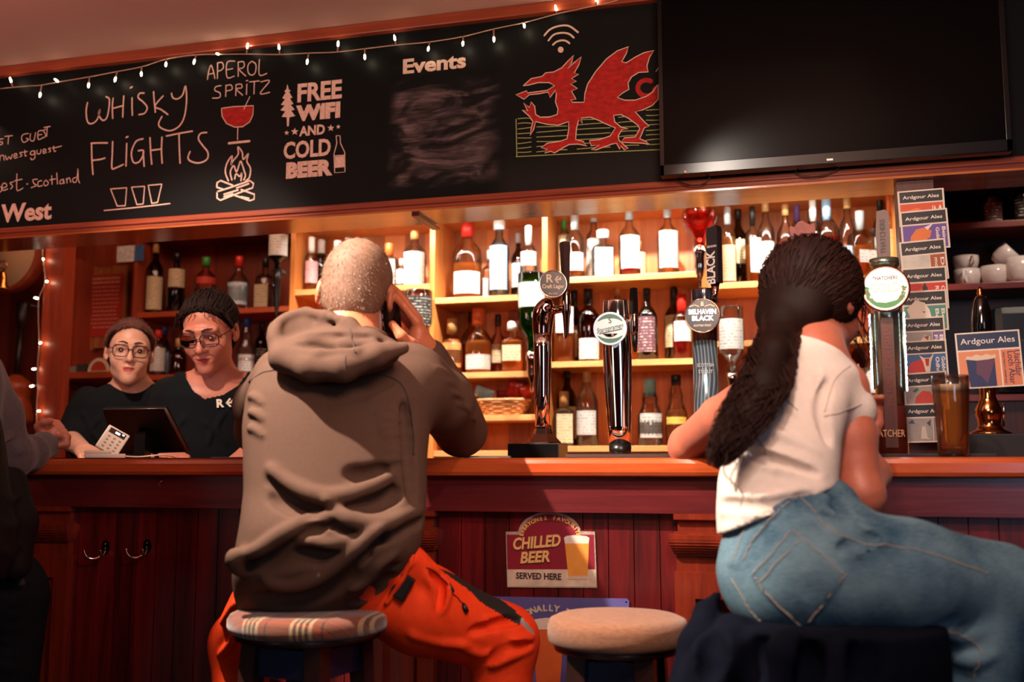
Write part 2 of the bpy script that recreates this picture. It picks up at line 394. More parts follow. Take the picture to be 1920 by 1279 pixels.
def paint(o, fn, mi):
    "faces whose centre passes fn(centres, normals) take material mi"
    me = o.data; n = len(me.polygons); c = np.zeros(n*3, np.float32); me.polygons.foreach_get('center', c); nn = np.zeros(n*3, np.float32); me.polygons.foreach_get('normal', nn)
    k = np.zeros(n, np.int32); me.polygons.foreach_get('material_index', k); k[fn(c.reshape(-1, 3), nn.reshape(-1, 3))] = mi
    me.polygons.foreach_set('material_index', k); me.update()
def inpoly(p, poly):
    x, y = p[:, 0], p[:, 1]; r = np.zeros(len(p), bool); j = len(poly)-1
    for i in range(len(poly)):
        xi, yi = poly[i]; xj, yj = poly[j]
        r ^= ((yi > y) != (yj > y)) & (x < (xj-xi)*(y-yi)/(yj-yi+1e-9)+xi); j = i
    return r
# ================================================================== SETTING
XA = V(1, 0, 0); ZA = V(0, 0, 1); YB = V(0, 1, 0)
M_ceil = mat('ceiling_paint', '#c9a596', .9, var=.05, vscale=3)
M_floor = wood('floor_boards', '#2a1410', '#4a2418', .5, 'Y', .14)
M_maho = wood('counter_mahogany', '#a5401f', '#c8602f', .22, 'X', coat=.5, bump=.05)
M_rail = wood('dark_rail_wood', '#46131a', '#6b2424', .3, 'X', coat=.35, bump=.15)
M_plank = wood('dark_red_planks', '#300507', '#741416', .38, 'Z', .0601, coat=.25, bump=.25)
M_pil = wood('pilaster_wood', '#5a1a10', '#8a3018', .3, 'Z', coat=.4, bump=.12)
M_frame = wood('header_frame_wood', '#7c3220', '#a8502e', .3, 'X', coat=.4, bump=.08)
M_soff = wood('varnished_soffit', '#94451f', '#c87840', .13, 'X', coat=1.0, bump=.25)
M_pine = wood('pine_boards', '#bb5a22', '#e08a42', .42, 'Z', .098, bump=.1)
M_pineS = wood('pine_shelf', '#cf8144', '#eaae6c', .38, 'X', bump=.06)
M_pineU = wood('pine_upright', '#bf6528', '#e2944c', .4, 'Z', bump=.08)
M_redw = wood('reddish_wall_wood', '#7a2a16', '#a5462a', .4, 'Z', .11, bump=.12)
M_redS = wood('reddish_shelf_wood', '#8f341b', '#b8532c', .35, 'X', bump=.08)
M_dark = wood('dark_cabinet_wood', '#1f0d08', '#43190d', .4, 'Z', .12, bump=.12)
M_darkS = wood('dark_shelf_wood', '#571a0f', '#7c2a16', .35, 'X', bump=.08)
M_wall = mat('room_wall_paint', '#8b4a3a', .85, var=.1, vscale=2)

ZC = 2.482                                               # ceiling height
struct('ceiling', MB().box(-6.5, 3.2, -6, 2.15, ZC, ZC+.05), M_ceil)
struct('floor', MB().box(-6.5, 3.2, -6, 2.15, -.05, 0), M_floor)
struct('wall_back', MB().box(-6.5, 3.2, 1.985, 2.05, 0, ZC), M_redw)
struct('wall_left', MB().box(-6.55, -6.5, -6, 2.15, 0, ZC), M_wall)
struct('wall_right', MB().box(3.2, 3.25, -6, 2.15, 0, ZC), M_wall)
struct('wall_rear', MB().box(-6.5, 3.2, -6.05, -6, 0, ZC), M_wall)

# ------------------------------------------------------------------ the bar counter
ZT = 1.125; X0, X1 = -3.3, 1.5
bar = thing('bar_counter', (-.6, .2, 0), 'long mahogany topped bar counter with dark red boarded front', 'bar counter')
prof = [(.0, 1.092), (.004, 1.084), (.014, 1.081), (.42, 1.081), (.42, ZT), (.012, ZT), (.004, 1.121), (0, 1.112)]
MB().raw([(x, a, b) for x in (X0, X1) for a, b in prof], [tuple(range(8)), tuple(range(8, 16))[::-1]]+[(i, (i+1) % 8, 8+(i+1) % 8, 8+i) for i in range(8)]).build('counter_top', M_maho, bar)
MB().box(X0, X1, .028, .06, 1.008, 1.081).box(X0, X1, .022, .06, .998, 1.008).build('apron_rail', M_rail, bar)
pl = MB(); x = X0; 
while x < X1: pl.box(x+.0012, x+.0589, .05, .07, 0.03, .998); x += .0601
pl.box(X0, X1, .058, .08, 0.0, 1.0)
pl.build('plank_panel', M_plank, bar)
MB().box(X0, X1, .045, .07, 0, .13).build('plinth', M_rail, bar)
MB().box(X0, X1, .36, .40, 0, 1.081).build('rear_panel', M_dark, bar)
def pilaster(xc, wd):
    m = MB(); f = .02; a, b = xc-wd/2, xc+wd/2
    m.box(a, b, f, .06, .985, .998); m.box(a+.008, b-.008, f+.012, .06, .955, .985); m.box(a, b, f, .06, .945, .957)
    for k in range(7):                                      # the moulded cornice
        t = k/6; o = .022*math.sin(t*math.pi*.5)
        m.box(a-o*.5, b+o*.5, f-o, .06, .905+.04*t*.9, .905+.04*(t+.17))
    m.box(a+.004, b-.004, f+.008, .06, .868, .905)
    st = wd*.24
    for q in ((a, a+st), (b-st, b)): m.box(q[0], q[1], f, .06, .1, .868)
    m.box(a+st, b-st, f, .06, .81, .868); m.box(a+st, b-st, f, .06, .1, .2); m.box(a+st, b-st, f+.026, .06, .2, .81)
    o = m.build('pilaster', M_pil, bar)
    w2 = (wd-2*st)/2; ar = []                               # pointed gothic arch in the recessed panel
    for k in range(9): t = k/8; ar.append((xc-w2+w2*(1-math.cos(t*math.pi/2)), .70+.10*math.sin(t*math.pi/2)))
    ar += [(2*xc-p, z) for p, z in ar[-2::-1]]
    poly = ar+[(xc+w2, .81), (xc-w2, .81)]
    MB().prism(poly, (0, f+.026, 0), XA, ZA, .016).build('arch_moulding', M_pil, o)
    return o
xr0 = P(1264, 1040, .02)[0]
pilaster(xr0+.095, .19)
pilaster(P(50, 1040, .02)[0]+.045, .165)
pilaster(P(752, 1040, .02)[0], .17)

# ------------------------------------------------------------------ header with the chalkboard
zt0, zb0 = 2.447, 1.905
hd = thing('chalkboard', (-1.2, .56, 1.868), 'long black chalkboard in a wooden frame hanging over the bar', 'chalkboard')
# painted board with rubbed-out chalk
def board_mat():
    m = bpy.data.materials.new('blackboard_paint'); m.use_nodes = True; nt = m.node_tree; N = nt.nodes; L = nt.links; b = N['Principled BSDF']
    b.inputs['Roughness'].default_value = .5; b.inputs['Specular IOR Level'].default_value = .14
    tc = N.new('ShaderNodeTexCoord'); sx = N.new('ShaderNodeSeparateXYZ'); L.new(tc.outputs['Object'], sx.inputs[0])
    def mr(sock, a, b_, c, d):
        q = N.new('ShaderNodeMapRange'); q.interpolation_type = 'SMOOTHSTEP'
        for i, v_ in zip((1, 2, 3, 4), (a, b_, c, d)): q.inputs[i].default_value = v_
        L.new(sock, q.inputs[0]); return q.outputs[0]
    def mul(a, b_):
        q = N.new('ShaderNodeMath'); q.operation = 'MULTIPLY'; L.new(a, q.inputs[0])
        if isinstance(b_, float): q.inputs[1].default_value = b_
        else: L.new(b_, q.inputs[1])
        return q.outputs[0]
    def add(a, b_):
        q = N.new('ShaderNodeMath'); q.operation = 'ADD'; L.new(a, q.inputs[0]); L.new(b_, q.inputs[1]); return q.outputs[0]
    nz = N.new('ShaderNodeTexNoise'); nz.inputs['Scale'].default_value = 3.2; nz.inputs['Detail'].default_value = 4; nz.inputs['Distortion'].default_value = 1.6
    mp = N.new('ShaderNodeMapping'); mp.inputs['Scale'].default_value = (1.6, 1, 3.4); mp.inputs['Rotation'].default_value = (0, .5, 0); L.new(tc.outputs['Object'], mp.inputs[0]); L.new(mp.outputs[0], nz.inputs['Vector'])
    st = N.new('ShaderNodeTexNoise'); st.inputs['Scale'].default_value = 16; st.inputs['Detail'].default_value = 6; st.inputs['Distortion'].default_value = 1.2
    mp2 = N.new('ShaderNodeMapping'); mp2.inputs['Scale'].default_value = (.6, 1, 4); mp2.inputs['Rotation'].default_value = (0, .35, 0); L.new(tc.outputs['Object'], mp2.inputs[0]); L.new(mp2.outputs[0], st.inputs['Vector'])
    xa, xb = P(728, 250, .5)[0], P(930, 250, .5)[0]; za, zb = P(830, 352, .5)[2], P(830, 150, .5)[2]
    box = mul(mul(mr(sx.outputs['X'], xa-.01, xa+.05, 0, 1), mr(sx.outputs['X'], xb-.06, xb+.03, 1, 0)), mul(mr(sx.outputs['Z'], za-.005, za+.05, 0, 1), mr(sx.outputs['Z'], zb-.06, zb+.02, 1, .05)))
    box2 = mul(mr(sx.outputs['X'], xb-.02, xb+.05, 0, 1), mul(mr(sx.outputs['Z'], za-.01, za+.1, .6, .12), mr(sx.outputs['X'], .05, .2, .5, 0)))
    s = mul(mr(nz.outputs['Fac'], .40, .68, .06, 1), mr(st.outputs['Fac'], .3, .72, .25, 1))
    fac = add(mul(mul(box, s), .75), mul(box2, .16))
    mx = N.new('ShaderNodeMix'); mx.data_type = 'RGBA'; mx.inputs[6].default_value = (.0030, .0052, .0054, 1); mx.inputs[7].default_value = (.26, .19, .19, 1)
    L.new(fac, mx.inputs[0]); L.new(mx.outputs[2], b.inputs['Base Color']); return m
M_board = board_mat()
HX0, HX1 = -4.2, 2.2
MB().box(HX0, HX1, .5, .53, zb0-.01, zt0+.01).build('board_panel', M_board, hd)
MB().box(HX0, HX1, .53, .64, 1.871, ZC-.001).build('header_box', M_soff, hd)
fr = MB().box(HX0, HX1, .478, .53, zt0, ZC-.001, bev=.004); fr.build('frame_top', M_frame, hd)
fb = MB().box(HX0, HX1, .472, .53, 1.872, zb0, bev=.005).box(HX0, HX1, .464, .53, 1.884, 1.892, bev=.003); fb.build('frame_bottom', M_frame, hd)
MB().box(HX0, HX1, .47, .645, 1.866, 1.872).build('soffit_board', M_soff, hd)
xs = P(800, 405, .6)[0]
MB().box(xs-.012, xs+.012, .5, .69, 1.858, 1.8655).build('soffit_batten', M_rail, hd)

# chalk drawings: strokes traced onto the face of the board
M_chalk = mat('pink_white_chalk', '#efc9b6', .95, var=.25, vscale=160)
M_chalkw = mat('cream_paint_marker', '#e6cdb6', .9, var=.1, vscale=120)
M_chalkr = mat('red_chalk', '#b0221c', .9, var=.45, vscale=40, stretch=(1, 1, 2.2))
M_chalkg = mat('yellow_green_chalk', '#a9b26a', .95, var=.2, vscale=140)
OB = V(0, .4996, 0)
def c1(cx, cy): p = P(cx/2.975, cy/2.975, .5); return (p[0], p[2])
def c2(cx, cy): p = P(640+cx/2.975, cy/2.975, .5); return (p[0], p[2])
def strokes(mb, lst, wd, cv, sm=True):
    for s in lst:
        q = [cv(*p) for p in s]
        if sm and len(q) > 2: q = spline(q, 5)
        elif len(q) == 2: q = [q[0], tuple((np.array(q[0])+np.array(q[1]))/2), q[1]]
        ribbon(mb, q, wd, OB, XA, ZA, .0008+random.random()*.0003)
    return mb
whisky = [[(490, 572), (482, 620), (490, 680), (515, 690), (545, 665), (560, 610), (552, 640), (575, 672), (600, 650), (612, 560), (592, 540)], [(632, 548), (628, 600), (630, 662)], [(692, 535), (688, 600), (686, 655)], [(632, 605), (688, 590)],
          [(738, 545), (738, 600), (740, 645)], [(728, 492), (740, 484)], [(806, 520), (780, 522), (772, 545), (800, 570), (822, 600), (808, 632), (775, 640)], [(858, 512), (862, 570), (868, 628)], [(912, 535), (866, 592), (900, 612), (938, 640)],
          [(958, 520), (965, 545), (990, 553), (1020, 530), (1036, 480), (1042, 560), (1030, 650), (1000, 705), (950, 730), (900, 715), (886, 690), (905, 650)]]
flights = [[(512, 800), (514, 890), (520, 975)], [(508, 800), (550, 798), (602, 798)], [(516, 895), (560, 890), (588, 882)], [(630, 790), (628, 860), (626, 938), (650, 936), (690, 918)], [(708, 800), (706, 870), (704, 928)], [(704, 768), (716, 762)],
           [(800, 775), (760, 790), (735, 850), (745, 905), (775, 905), (798, 870), (800, 840), (772, 842)], [(800, 850), (806, 930)], [(838, 768), (842, 850), (848, 918)], [(905, 765), (902, 840), (906, 912)], [(842, 840), (902, 832)],
           [(928, 760), (1000, 745), (1075, 732)], [(1000, 745), (1002, 830), (1006, 912)], [(1155, 740), (1120, 745), (1108, 775), (1130, 810), (1160, 850), (1155, 890), (1110, 910), (1065, 900), (1050, 880), (1062, 845)]]
aperol = [[(1158, 445), (1165, 400), (1178, 365), (1192, 400), (1200, 440)], [(1168, 415), (1196, 408)], [(1215, 350), (1214, 440)], [(1215, 352), (1240, 350), (1248, 375), (1235, 392), (1216, 398)], [(1312, 342), (1268, 350), (1268, 432), (1308, 425)], [(1268, 390), (1300, 384)],
          [(1330, 345), (1330, 428)], [(1330, 348), (1358, 345), (1364, 368), (1350, 382), (1332, 386), (1372, 425)], [(1405, 342), (1385, 365), (1386, 405), (1405, 420), (1425, 405), (1428, 360), (1405, 342)], [(1448, 332), (1448, 418), (1490, 410)]]
spritz = [[(1236, 478), (1205, 485), (1200, 505), (1228, 520), (1225, 545), (1186, 548)], [(1262, 475), (1260, 540)], [(1262, 478), (1290, 475), (1295, 500), (1264, 508)], [(1318, 472), (1316, 535)], [(1318, 474), (1345, 470), (1350, 490), (1320, 498), (1355, 532)], [(1378, 470), (1376, 528)], [(1374, 452), (1384, 450)], [(1392, 458), (1448, 452)], [(1420, 456), (1418, 525)], [(1456, 458), (1505, 452), (1452, 522), (1506, 516)]]
guest = [[(20, 775), (0, 778), (-3, 790), (15, 795), (12, 806), (-4, 808)], [(28, 762), (72, 757)], [(50, 760), (46, 805)], [(160, 745), (130, 752), (122, 775), (135, 795), (160, 780), (148, 772)], [(172, 745), (170, 780), (190, 785), (200, 740)], [(240, 728), (215, 735), (215, 778), (240, 770)], [(215, 755), (236, 750)],
         [(258, 722), (244, 730), (255, 748), (252, 765), (238, 768)], [(246, 712), (282, 706)], [(265, 712), (262, 762)]]
nwest = [[(0, 900), (4, 872), (20, 868), (25, 895)], [(32, 868), (40, 892), (52, 875), (62, 888), (70, 862)], [(78, 872), (95, 868), (92, 858), (80, 862), (82, 882), (100, 878)], [(128, 850), (112, 854), (124, 868), (112, 876)], [(140, 838), (142, 870), (150, 868)], [(132, 850), (155, 846)], [(195, 842), (175, 846), (172, 862), (190, 862), (196, 842), (196, 880), (180, 892), (172, 882)],
         [(208, 838), (210, 858), (226, 856), (230, 834)], [(240, 848), (258, 842), (252, 832), (242, 838), (244, 856), (262, 850)], [(285, 826), (272, 830), (284, 842), (274, 850)], [(300, 815), (304, 845), (314, 842)], [(292, 828), (320, 822), (345, 815)]]
scot = [[(0, 1075), (12, 1060), (6, 1040)], [(14, 1050), (40, 1040), (30, 1022), (14, 1032), (18, 1062), (45, 1055)], [(78, 1015), (58, 1022), (72, 1040), (60, 1055)], [(96, 970), (95, 1055), (108, 1062), (130, 1050)], [(82, 1010), (125, 1000)], [(150, 1028), (158, 1026)], [(210, 1000), (185, 1005), (192, 1025), (205, 1035), (175, 1048)], [(235, 1008), (215, 1015), (215, 1040), (240, 1035)], [(258, 1005), (245, 1022), (256, 1038), (272, 1022), (258, 1005)],
        [(290, 980), (292, 1030)], [(278, 1005), (312, 998)], [(318, 965), (322, 1028)], [(355, 1000), (338, 1008), (336, 1025), (352, 1022), (356, 1002), (360, 1025)], [(372, 995), (376, 1022)], [(374, 1005), (388, 992), (396, 1018)], [(425, 990), (408, 998), (410, 1016), (428, 1010), (436, 940), (438, 1000), (446, 1022)]]
glasses_ = [[(618, 1055), (655, 1150)], [(655, 1150), (700, 1148)], [(708, 1048), (700, 1148)], [(618, 1055), (708, 1048)], [(735, 1045), (765, 1142)], [(765, 1142), (800, 1138)], [(808, 1040), (800, 1138)], [(735, 1045), (808, 1040)], [(828, 1035), (848, 1135)], [(848, 1135), (880, 1130)], [(904, 1028), (880, 1130)], [(828, 1035), (904, 1028)], [(582, 1175), (760, 1158), (950, 1136)]]
for nm, st, wd in (('chalk_lettering', whisky, .0052), ('chalk_lettering', flights, .0056), ('chalk_lettering', aperol, .0038), ('chalk_lettering', spritz, .0038), ('chalk_lettering', guest[:3], .0032), ('chalk_lettering', guest[3:], .0032), ('chalk_lettering', nwest, .0032), ('chalk_lettering', scot, .0032), ('chalk_drawing', glasses_, .0042)):
    strokes(MB(), st, wd, c1).build(nm, M_chalk, hd)
# the cocktail over the camp fire
def fillpoly(name, pts, cv, m, dy=.0008):
    q = [cv(*p) for p in pts]; return MB().prism(q, OB, XA, ZA, (.0002, dy)).build(name, m, hd)
bowl = [(1236, 605), (1300, 596), (1415, 590), (1412, 640), (1395, 680), (1355, 708), (1310, 710), (1265, 690), (1240, 650)]
fillpoly('chalk_drawing', bowl, c1, M_chalkr)
gl = MB(); strokes(gl, [bowl+[bowl[0]], [(1395, 540), (1380, 570), (1362, 610)], [(1328, 712), (1326, 780)]], .0032, c1, False)
strokes(gl, [[(1276, 800), (1394, 788)]], .008, c1); gl.build('chalk_drawing', M_chalk, hd)
fi = MB()
strokes(fi, [[(1275, 1010), (1258, 960), (1268, 910), (1296, 870), (1290, 920), (1300, 900), (1330, 860), (1328, 820), (1352, 850), (1358, 890), (1386, 858), (1378, 900), (1398, 940), (1392, 990), (1370, 1010)],
             [(1295, 1005), (1286, 960), (1305, 925), (1320, 960), (1335, 920), (1345, 900), (1362, 950), (1370, 980), (1360, 1005)], [(1310, 1000), (1318, 970), (1338, 985), (1350, 965), (1345, 1010)]], .0052, c1)
strokes(fi, [[(1212, 1070), (1290, 1045), (1395, 1008), (1415, 1025), (1410, 1048), (1330, 1078), (1230, 1118), (1212, 1105), (1212, 1070)], [(1212, 1020), (1232, 1008), (1300, 1035)], [(1210, 1045), (1212, 1020)], [(1210, 1045), (1250, 1058)], [(1345, 1058), (1420, 1085), (1418, 1112), (1395, 1120), (1310, 1090)],
             [(1250, 1085), (1330, 1060)], [(1250, 1098), (1300, 1082)], [(1345, 1098), (1390, 1108)], [(1320, 1050), (1390, 1025)]], .0058, c1, False)
fi.build('chalk_drawing', M_chalk, hd)
# lettering in the lettering marker
def btext(s, px0, px1, pyb, size_px, bold=.0, m=M_chalkw, name='chalk_lettering', py1=None):
    a = P(px0, pyb, .5); b = P(px1, pyb, .5); sz = size_px*pxm((px0+px1)/2, pyb, .5)
    zc = P((px0+px1)/2, pyb, .5)[2]
    return text_mb(s, sz/.70, ((a[0]+b[0])/2, .4992, zc), XA, ZA, .001, 'CENTER', bold, width=b[0]-a[0]).build(name, m, hd)
btext('West', 2, 97, 413, 33, .0028, m=M_chalk); btext('Events', 755, 873, 132, 27, .0022)
btext('FREE', 557, 640, 187, 34, .0028, m=M_chalk); btext('WIFI', 557, 640, 222, 27, .0042, m=M_chalk); btext('AND', 562, 610, 253, 18, .0015, m=M_chalk); btext('COLD', 532, 620, 294, 31, .0022, m=M_chalk); btext('BEER', 534, 621, 330, 27, .0044, m=M_chalk)
tr = [(1604, 470), (1612, 500), (1622, 505), (1614, 515), (1632, 545), (1618, 550), (1638, 580), (1622, 585), (1645, 612), (1625, 618), (1648, 648), (1615, 655), (1612, 705), (1602, 705), (1600, 655), (1572, 652), (1592, 622), (1565, 616), (1588, 590), (1568, 585), (1590, 555), (1576, 548), (1594, 518), (1588, 508), (1598, 500)]
fillpoly('chalk_drawing', tr, c1, M_chalk)
def star(cx, cy, r): return [(cx+(r if k % 2 == 0 else r*.42)*math.sin(k*math.pi/5), cy-(r if k % 2 == 0 else r*.42)*math.cos(k*math.pi/5)) for k in range(10)]
sm = MB()
for cx, cy, r in ((1600, 742, 14), (1645, 735, 22), (1846, 715, 20), (1888, 708, 14)): sm.prism([c1(*p) for p in star(cx, cy, r)], OB, XA, ZA, (.0002, .0008))
sm.build('chalk_drawing', M_chalk, hd)
bt = [(1876, 758), (1898, 758), (1900, 800), (1924, 850), (1925, 960), (1868, 965), (1864, 860), (1880, 800), (1876, 758)]
strokes(MB(), [bt, [(1866, 870), (1924, 866)], [(1866, 935), (1924, 930)]], .003, c1, False).build('chalk_drawing', M_chalk, hd)
fillpoly('chalk_drawing', [(1869, 875), (1921, 870), (1921, 928), (1869, 932)], c1, M_chalk)
# wireless fan
wf = MB()
strokes(wf, [[(1132, 200), (1165, 165), (1215, 146), (1270, 146), (1322, 182)], [(1155, 228), (1185, 195), (1230, 184), (1270, 190), (1298, 212)], [(1180, 252), (1200, 235), (1230, 226), (1255, 230), (1274, 244)]], .0056, c2)
wf.prism([c2(1224+16*math.cos(a*math.pi/8), 278+17*math.sin(a*math.pi/8)) for a in range(16)], OB, XA, ZA, (.0002, .0008)); wf.build('chalk_drawing', M_chalkw, hd)
# the red heraldic dragon over green hatched ground
dr = [(1015, 480), (1060, 440), (1120, 428), (1140, 408), (1185, 403), (1230, 380), (1262, 345), (1297, 310), (1285, 350), (1262, 385), (1300, 350), (1340, 318), (1325, 365), (1300, 408), (1325, 415), (1285, 440), (1312, 455), (1280, 470), (1318, 495), (1285, 510), (1310, 555), (1280, 560), (1290, 572), (1355, 572), (1360, 520), (1375, 470), (1420, 400), (1480, 330), (1540, 285), (1603, 262), (1590, 300), (1565, 345), (1590, 352), (1640, 320), (1690, 295), (1745, 283), (1720, 320), (1705, 370), (1712, 403), (1660, 405), (1620, 430), (1600, 465), (1605, 500), (1570, 520), (1540, 545), (1580, 560), (1640, 560), (1700, 540), (1738, 515), (1760, 480), (1768, 470), (1768, 555), (1735, 590), (1680, 615), (1640, 625), (1690, 680), (1718, 705), (1690, 715), (1680, 740), (1665, 775), (1700, 790), (1720, 805), (1680, 800), (1620, 798), (1560, 795), (1580, 770), (1640, 765), (1665, 720), (1655, 700), (1600, 660), (1560, 640), (1520, 645), (1525, 680), (1560, 710), (1600, 720), (1565, 725), (1545, 760), (1550, 785), (1600, 830), (1580, 838), (1560, 815), (1555, 835), (1535, 800), (1510, 805), (1470, 820), (1420, 838), (1395, 838), (1440, 810), (1395, 815), (1385, 785), (1440, 780), (1500, 760), (1530, 715), (1470, 690), (1430, 670), (1390, 655), (1340, 660), (1345, 690), (1325, 670), (1312, 720), (1308, 780), (1350, 790), (1370, 815), (1320, 805), (1270, 808), (1230, 830), (1190, 855), (1170, 845), (1135, 855), (1150, 835), (1115, 825), (1150, 800), (1220, 790), (1260, 775), (1270, 720), (1268, 680), (1210, 700), (1150, 695), (1085, 680), (1075, 720), (1055, 758), (1060, 715), (1070, 680), (1050, 650), (1010, 615), (1040, 620), (1018, 575), (1050, 600), (1060, 570), (1080, 595), (1085, 640), (1110, 655), (1160, 655), (1205, 640), (1210, 610), (1195, 570), (1200, 530), (1195, 505), (1165, 545), (1155, 515), (1100, 525), (1050, 530), (1020, 555), (975, 530), (1035, 508), (1040, 520), (1150, 505), (1190, 480), (1160, 462), (1100, 462), (1050, 475)]
fillpoly('chalk_drawing', dr, c2, M_chalkr, .0012)
ol = MB(); q = [c2(*p) for p in dr]+[c2(*dr[0])]
ribbon(ol, q, .0028, OB, XA, ZA, .0018)
strokes(ol, [[(1172, 425), (1188, 418), (1202, 430), (1180, 434)], [(1768, 380), (1755, 400)]], .0025, c2); ol.build('chalk_drawing', M_chalkw, hd)
ring = [c2(1702+48*math.cos(a*math.pi/10), 492+44*math.sin(a*math.pi/10)) for a in range(18)]
ribbon(MB(), ring, .014, OB, XA, ZA, .001).build('chalk_drawing', M_chalkr, hd)
hg = MB(); strokes(hg, [[(975, 665), (980, 875)], [(975, 875), (1400, 852), (1790, 835)]], .0026, c2, False)
for y0 in range(8):
    ya = 665+y0*27; yb = ya-52
    segs = [(985, 1060), (1090, 1260), (1315, 1500), (1545, 1660), (1700, 1790)]
    for a, b in segs:
        if y0 == 0 and a > 1200 and a < 1600: continue
        f = lambda xx: ya+(yb-ya)*(xx-975)/815
        strokes(hg, [[(a, f(a)+random.uniform(-3, 3)), ((a+b)/2, f((a+b)/2)+random.uniform(-3, 3)), (b, f(b)+random.uniform(-3, 3))]], .0024, c2)
hg.build('chalk_drawing', M_chalkg, hd)

# ------------------------------------------------------------------ fairy lights
M_wire = mat('clear_cable', '#c9a48c', .4); M_bulb = mat('lit_bulb', '#fff0c8', .4, emit=(1.0, .80, .55), estr=38)
M_socket = mat('bulb_socket', '#b8947c', .4)
def fairy(label, wire, bulbs, Yw, wr=.0016):
    fl = thing('fairy_lights', P(wire[0][0], wire[0][1], Yw), label, 'string lights')
    wp = [P(a, b, Yw)+V(0, random.uniform(-.003, .003), 0) for a, b in wire]
    MB().tube(spline(wp, 5), wr, 6).build('wire', M_wire, fl)
    wp = np.array(spline(wp, 10))
    for (a, b) in bulbs:
        p = P(a, b, Yw-.006); n = wp[np.argmin(((wp-p)[:, [0, 2]]**2).sum(1))]; d = p-n; d = d/(np.linalg.norm(d)+1e-9)
        sk = MB().tube([n, n+d*.5*np.linalg.norm(p-n), p-d*.008], [.0022, .0024, .0028], 6).build('bulb_socket', M_socket, fl)
        MB().tube([p-d*.008, p-d*.003, p+d*.004, p+d*.009], [.002, .0034, .003, .0008], 8).build('bulb', M_bulb, sk)
    return fl
fairy('string of warm fairy lights along the top of the chalkboard', [(0, 166), (50, 161), (75, 160), (114, 153), (168, 144), (215, 135), (265, 125), (312, 111), (363, 103), (410, 102), (467, 101), (524, 102), (578, 99), (632, 97), (690, 91), (748, 84), (805, 78), (868, 68), (926, 55), (983, 43), (1050, 25), (1090, 17), (1145, 5), (1180, -8)],
      [(20, 150), (75, 178), (106, 151), (166, 160), (216, 149), (265, 139), (311, 121), (364, 116), (408, 101), (464, 86), (523, 88), (576, 116), (634, 82), (684, 107), (740, 71), (803, 92), (868, 82), (926, 74), (983, 48), (1042, 15), (1118, -2)], .474)
# ================================================================== BACK BAR
YS, YE = 1.70, 1.96                                      # shelf front, shelf back
def zpx(px, py, Y=YS): return float(P(px, py, Y)[2])
def xpx(px, py, Y=YS): return float(P(px, py, Y)[0])
ZTOP = zpx(1180, 386)+.05
def unit(label, pa, pb, shelves, mb_, ms, mu, ztop=ZTOP, tk=.024, up=(True, True)):
    "open shelf unit between pixel columns pa and pb; shelves: heights of their tops"
    a, b = xpx(pa, 700), xpx(pb, 700); u = thing('shelf_unit', ((a+b)/2, 1.83, 0), label, 'shelf unit')
    MB().box(a, b, YE, YE+.02, 0, ztop).build('back_panel', mb_, u)
    if up[0]: MB().box(a, a+.022, YS-.004, YE, 0, ztop).build('upright', mu, u)
    if up[1]: MB().box(b-.022, b, YS-.004, YE, 0, ztop).build('upright', mu, u)
    a2, b2 = a+(.022 if up[0] else 0), b-(.022 if up[1] else 0)
    MB().box(a2, b2, YS, YE, ztop-.05, ztop).build('top_board', mu, u)
    for z in shelves: MB().box(a2, b2, YS, YE, z-tk, z, bev=.002).build('shelf', ms, u)
    MB().box(a2, b2, YS+.02, YE, 0, min(shelves)-tk-.001).build('cupboard', mu, u)
    return a2, b2
zA1, zA2, zA3 = zpx(400, 580), zpx(400, 700), zpx(400, 800)
zB1, zB2, zB3 = zpx(780, 533), zpx(700, 690), zpx(700, 790)
zC1, zC2, zC3, zC4 = zpx(870, 557), zpx(900, 698), zpx(950, 778), zpx(950, 845)
zD1, zD2, zD3 = zpx(1190, 514), zpx(1100, 677), zpx(1150, 836)
zE1, zE2, zE3 = zpx(1400, 528), zpx(1410, 638), zpx(1640, 760)
unit('dark shelf unit of bottles behind the two bar staff', 243, 540, (zA1, zA2, zA3), M_redw, M_redS, M_redw, up=(True, False))
unit('pine shelf unit behind the grey-haired man', 540, 814, (zB1, zB2, zB3), M_pine, M_pineS, M_pineU)
unit('pine shelf unit with the snack basket on it', 814, 1018, (zC1, zC2, zC3, zC4), M_pine, M_pineS, M_pineU, up=(False, False))
unit('wide pine shelf unit behind the beer taps', 1018, 1330, (zD1, zD2, zD3), M_pine, M_pineS, M_pineU)
unit('pine shelf unit behind the woman in white', 1330, 1700, (zE1, zE2, zE3), M_pine, M_pineS, M_pineU, up=(False, True))
zF1, zF2, zF3 = zpx(1850, 415), zpx(1850, 530), zpx(1850, 740)
unit('dark shelf unit holding white cups, right of the ale badges', 1762, 2100, (zF1, zF2, zF3), M_dark, M_darkS, M_dark)
# narrow post carrying the ale badges
YP = .50
pc = thing('badge_post', (xpx(1730, 700, YP), YP+.04, 0), 'narrow wooden post that carries the column of ale badges', 'post')
MB().box(xpx(1698, 700, YP), xpx(1768, 700, YP), YP, YP+.08, 0, 1.865).build('board', wood('post_wood', '#3c160e', '#6a2814', .4, 'Z'), pc)

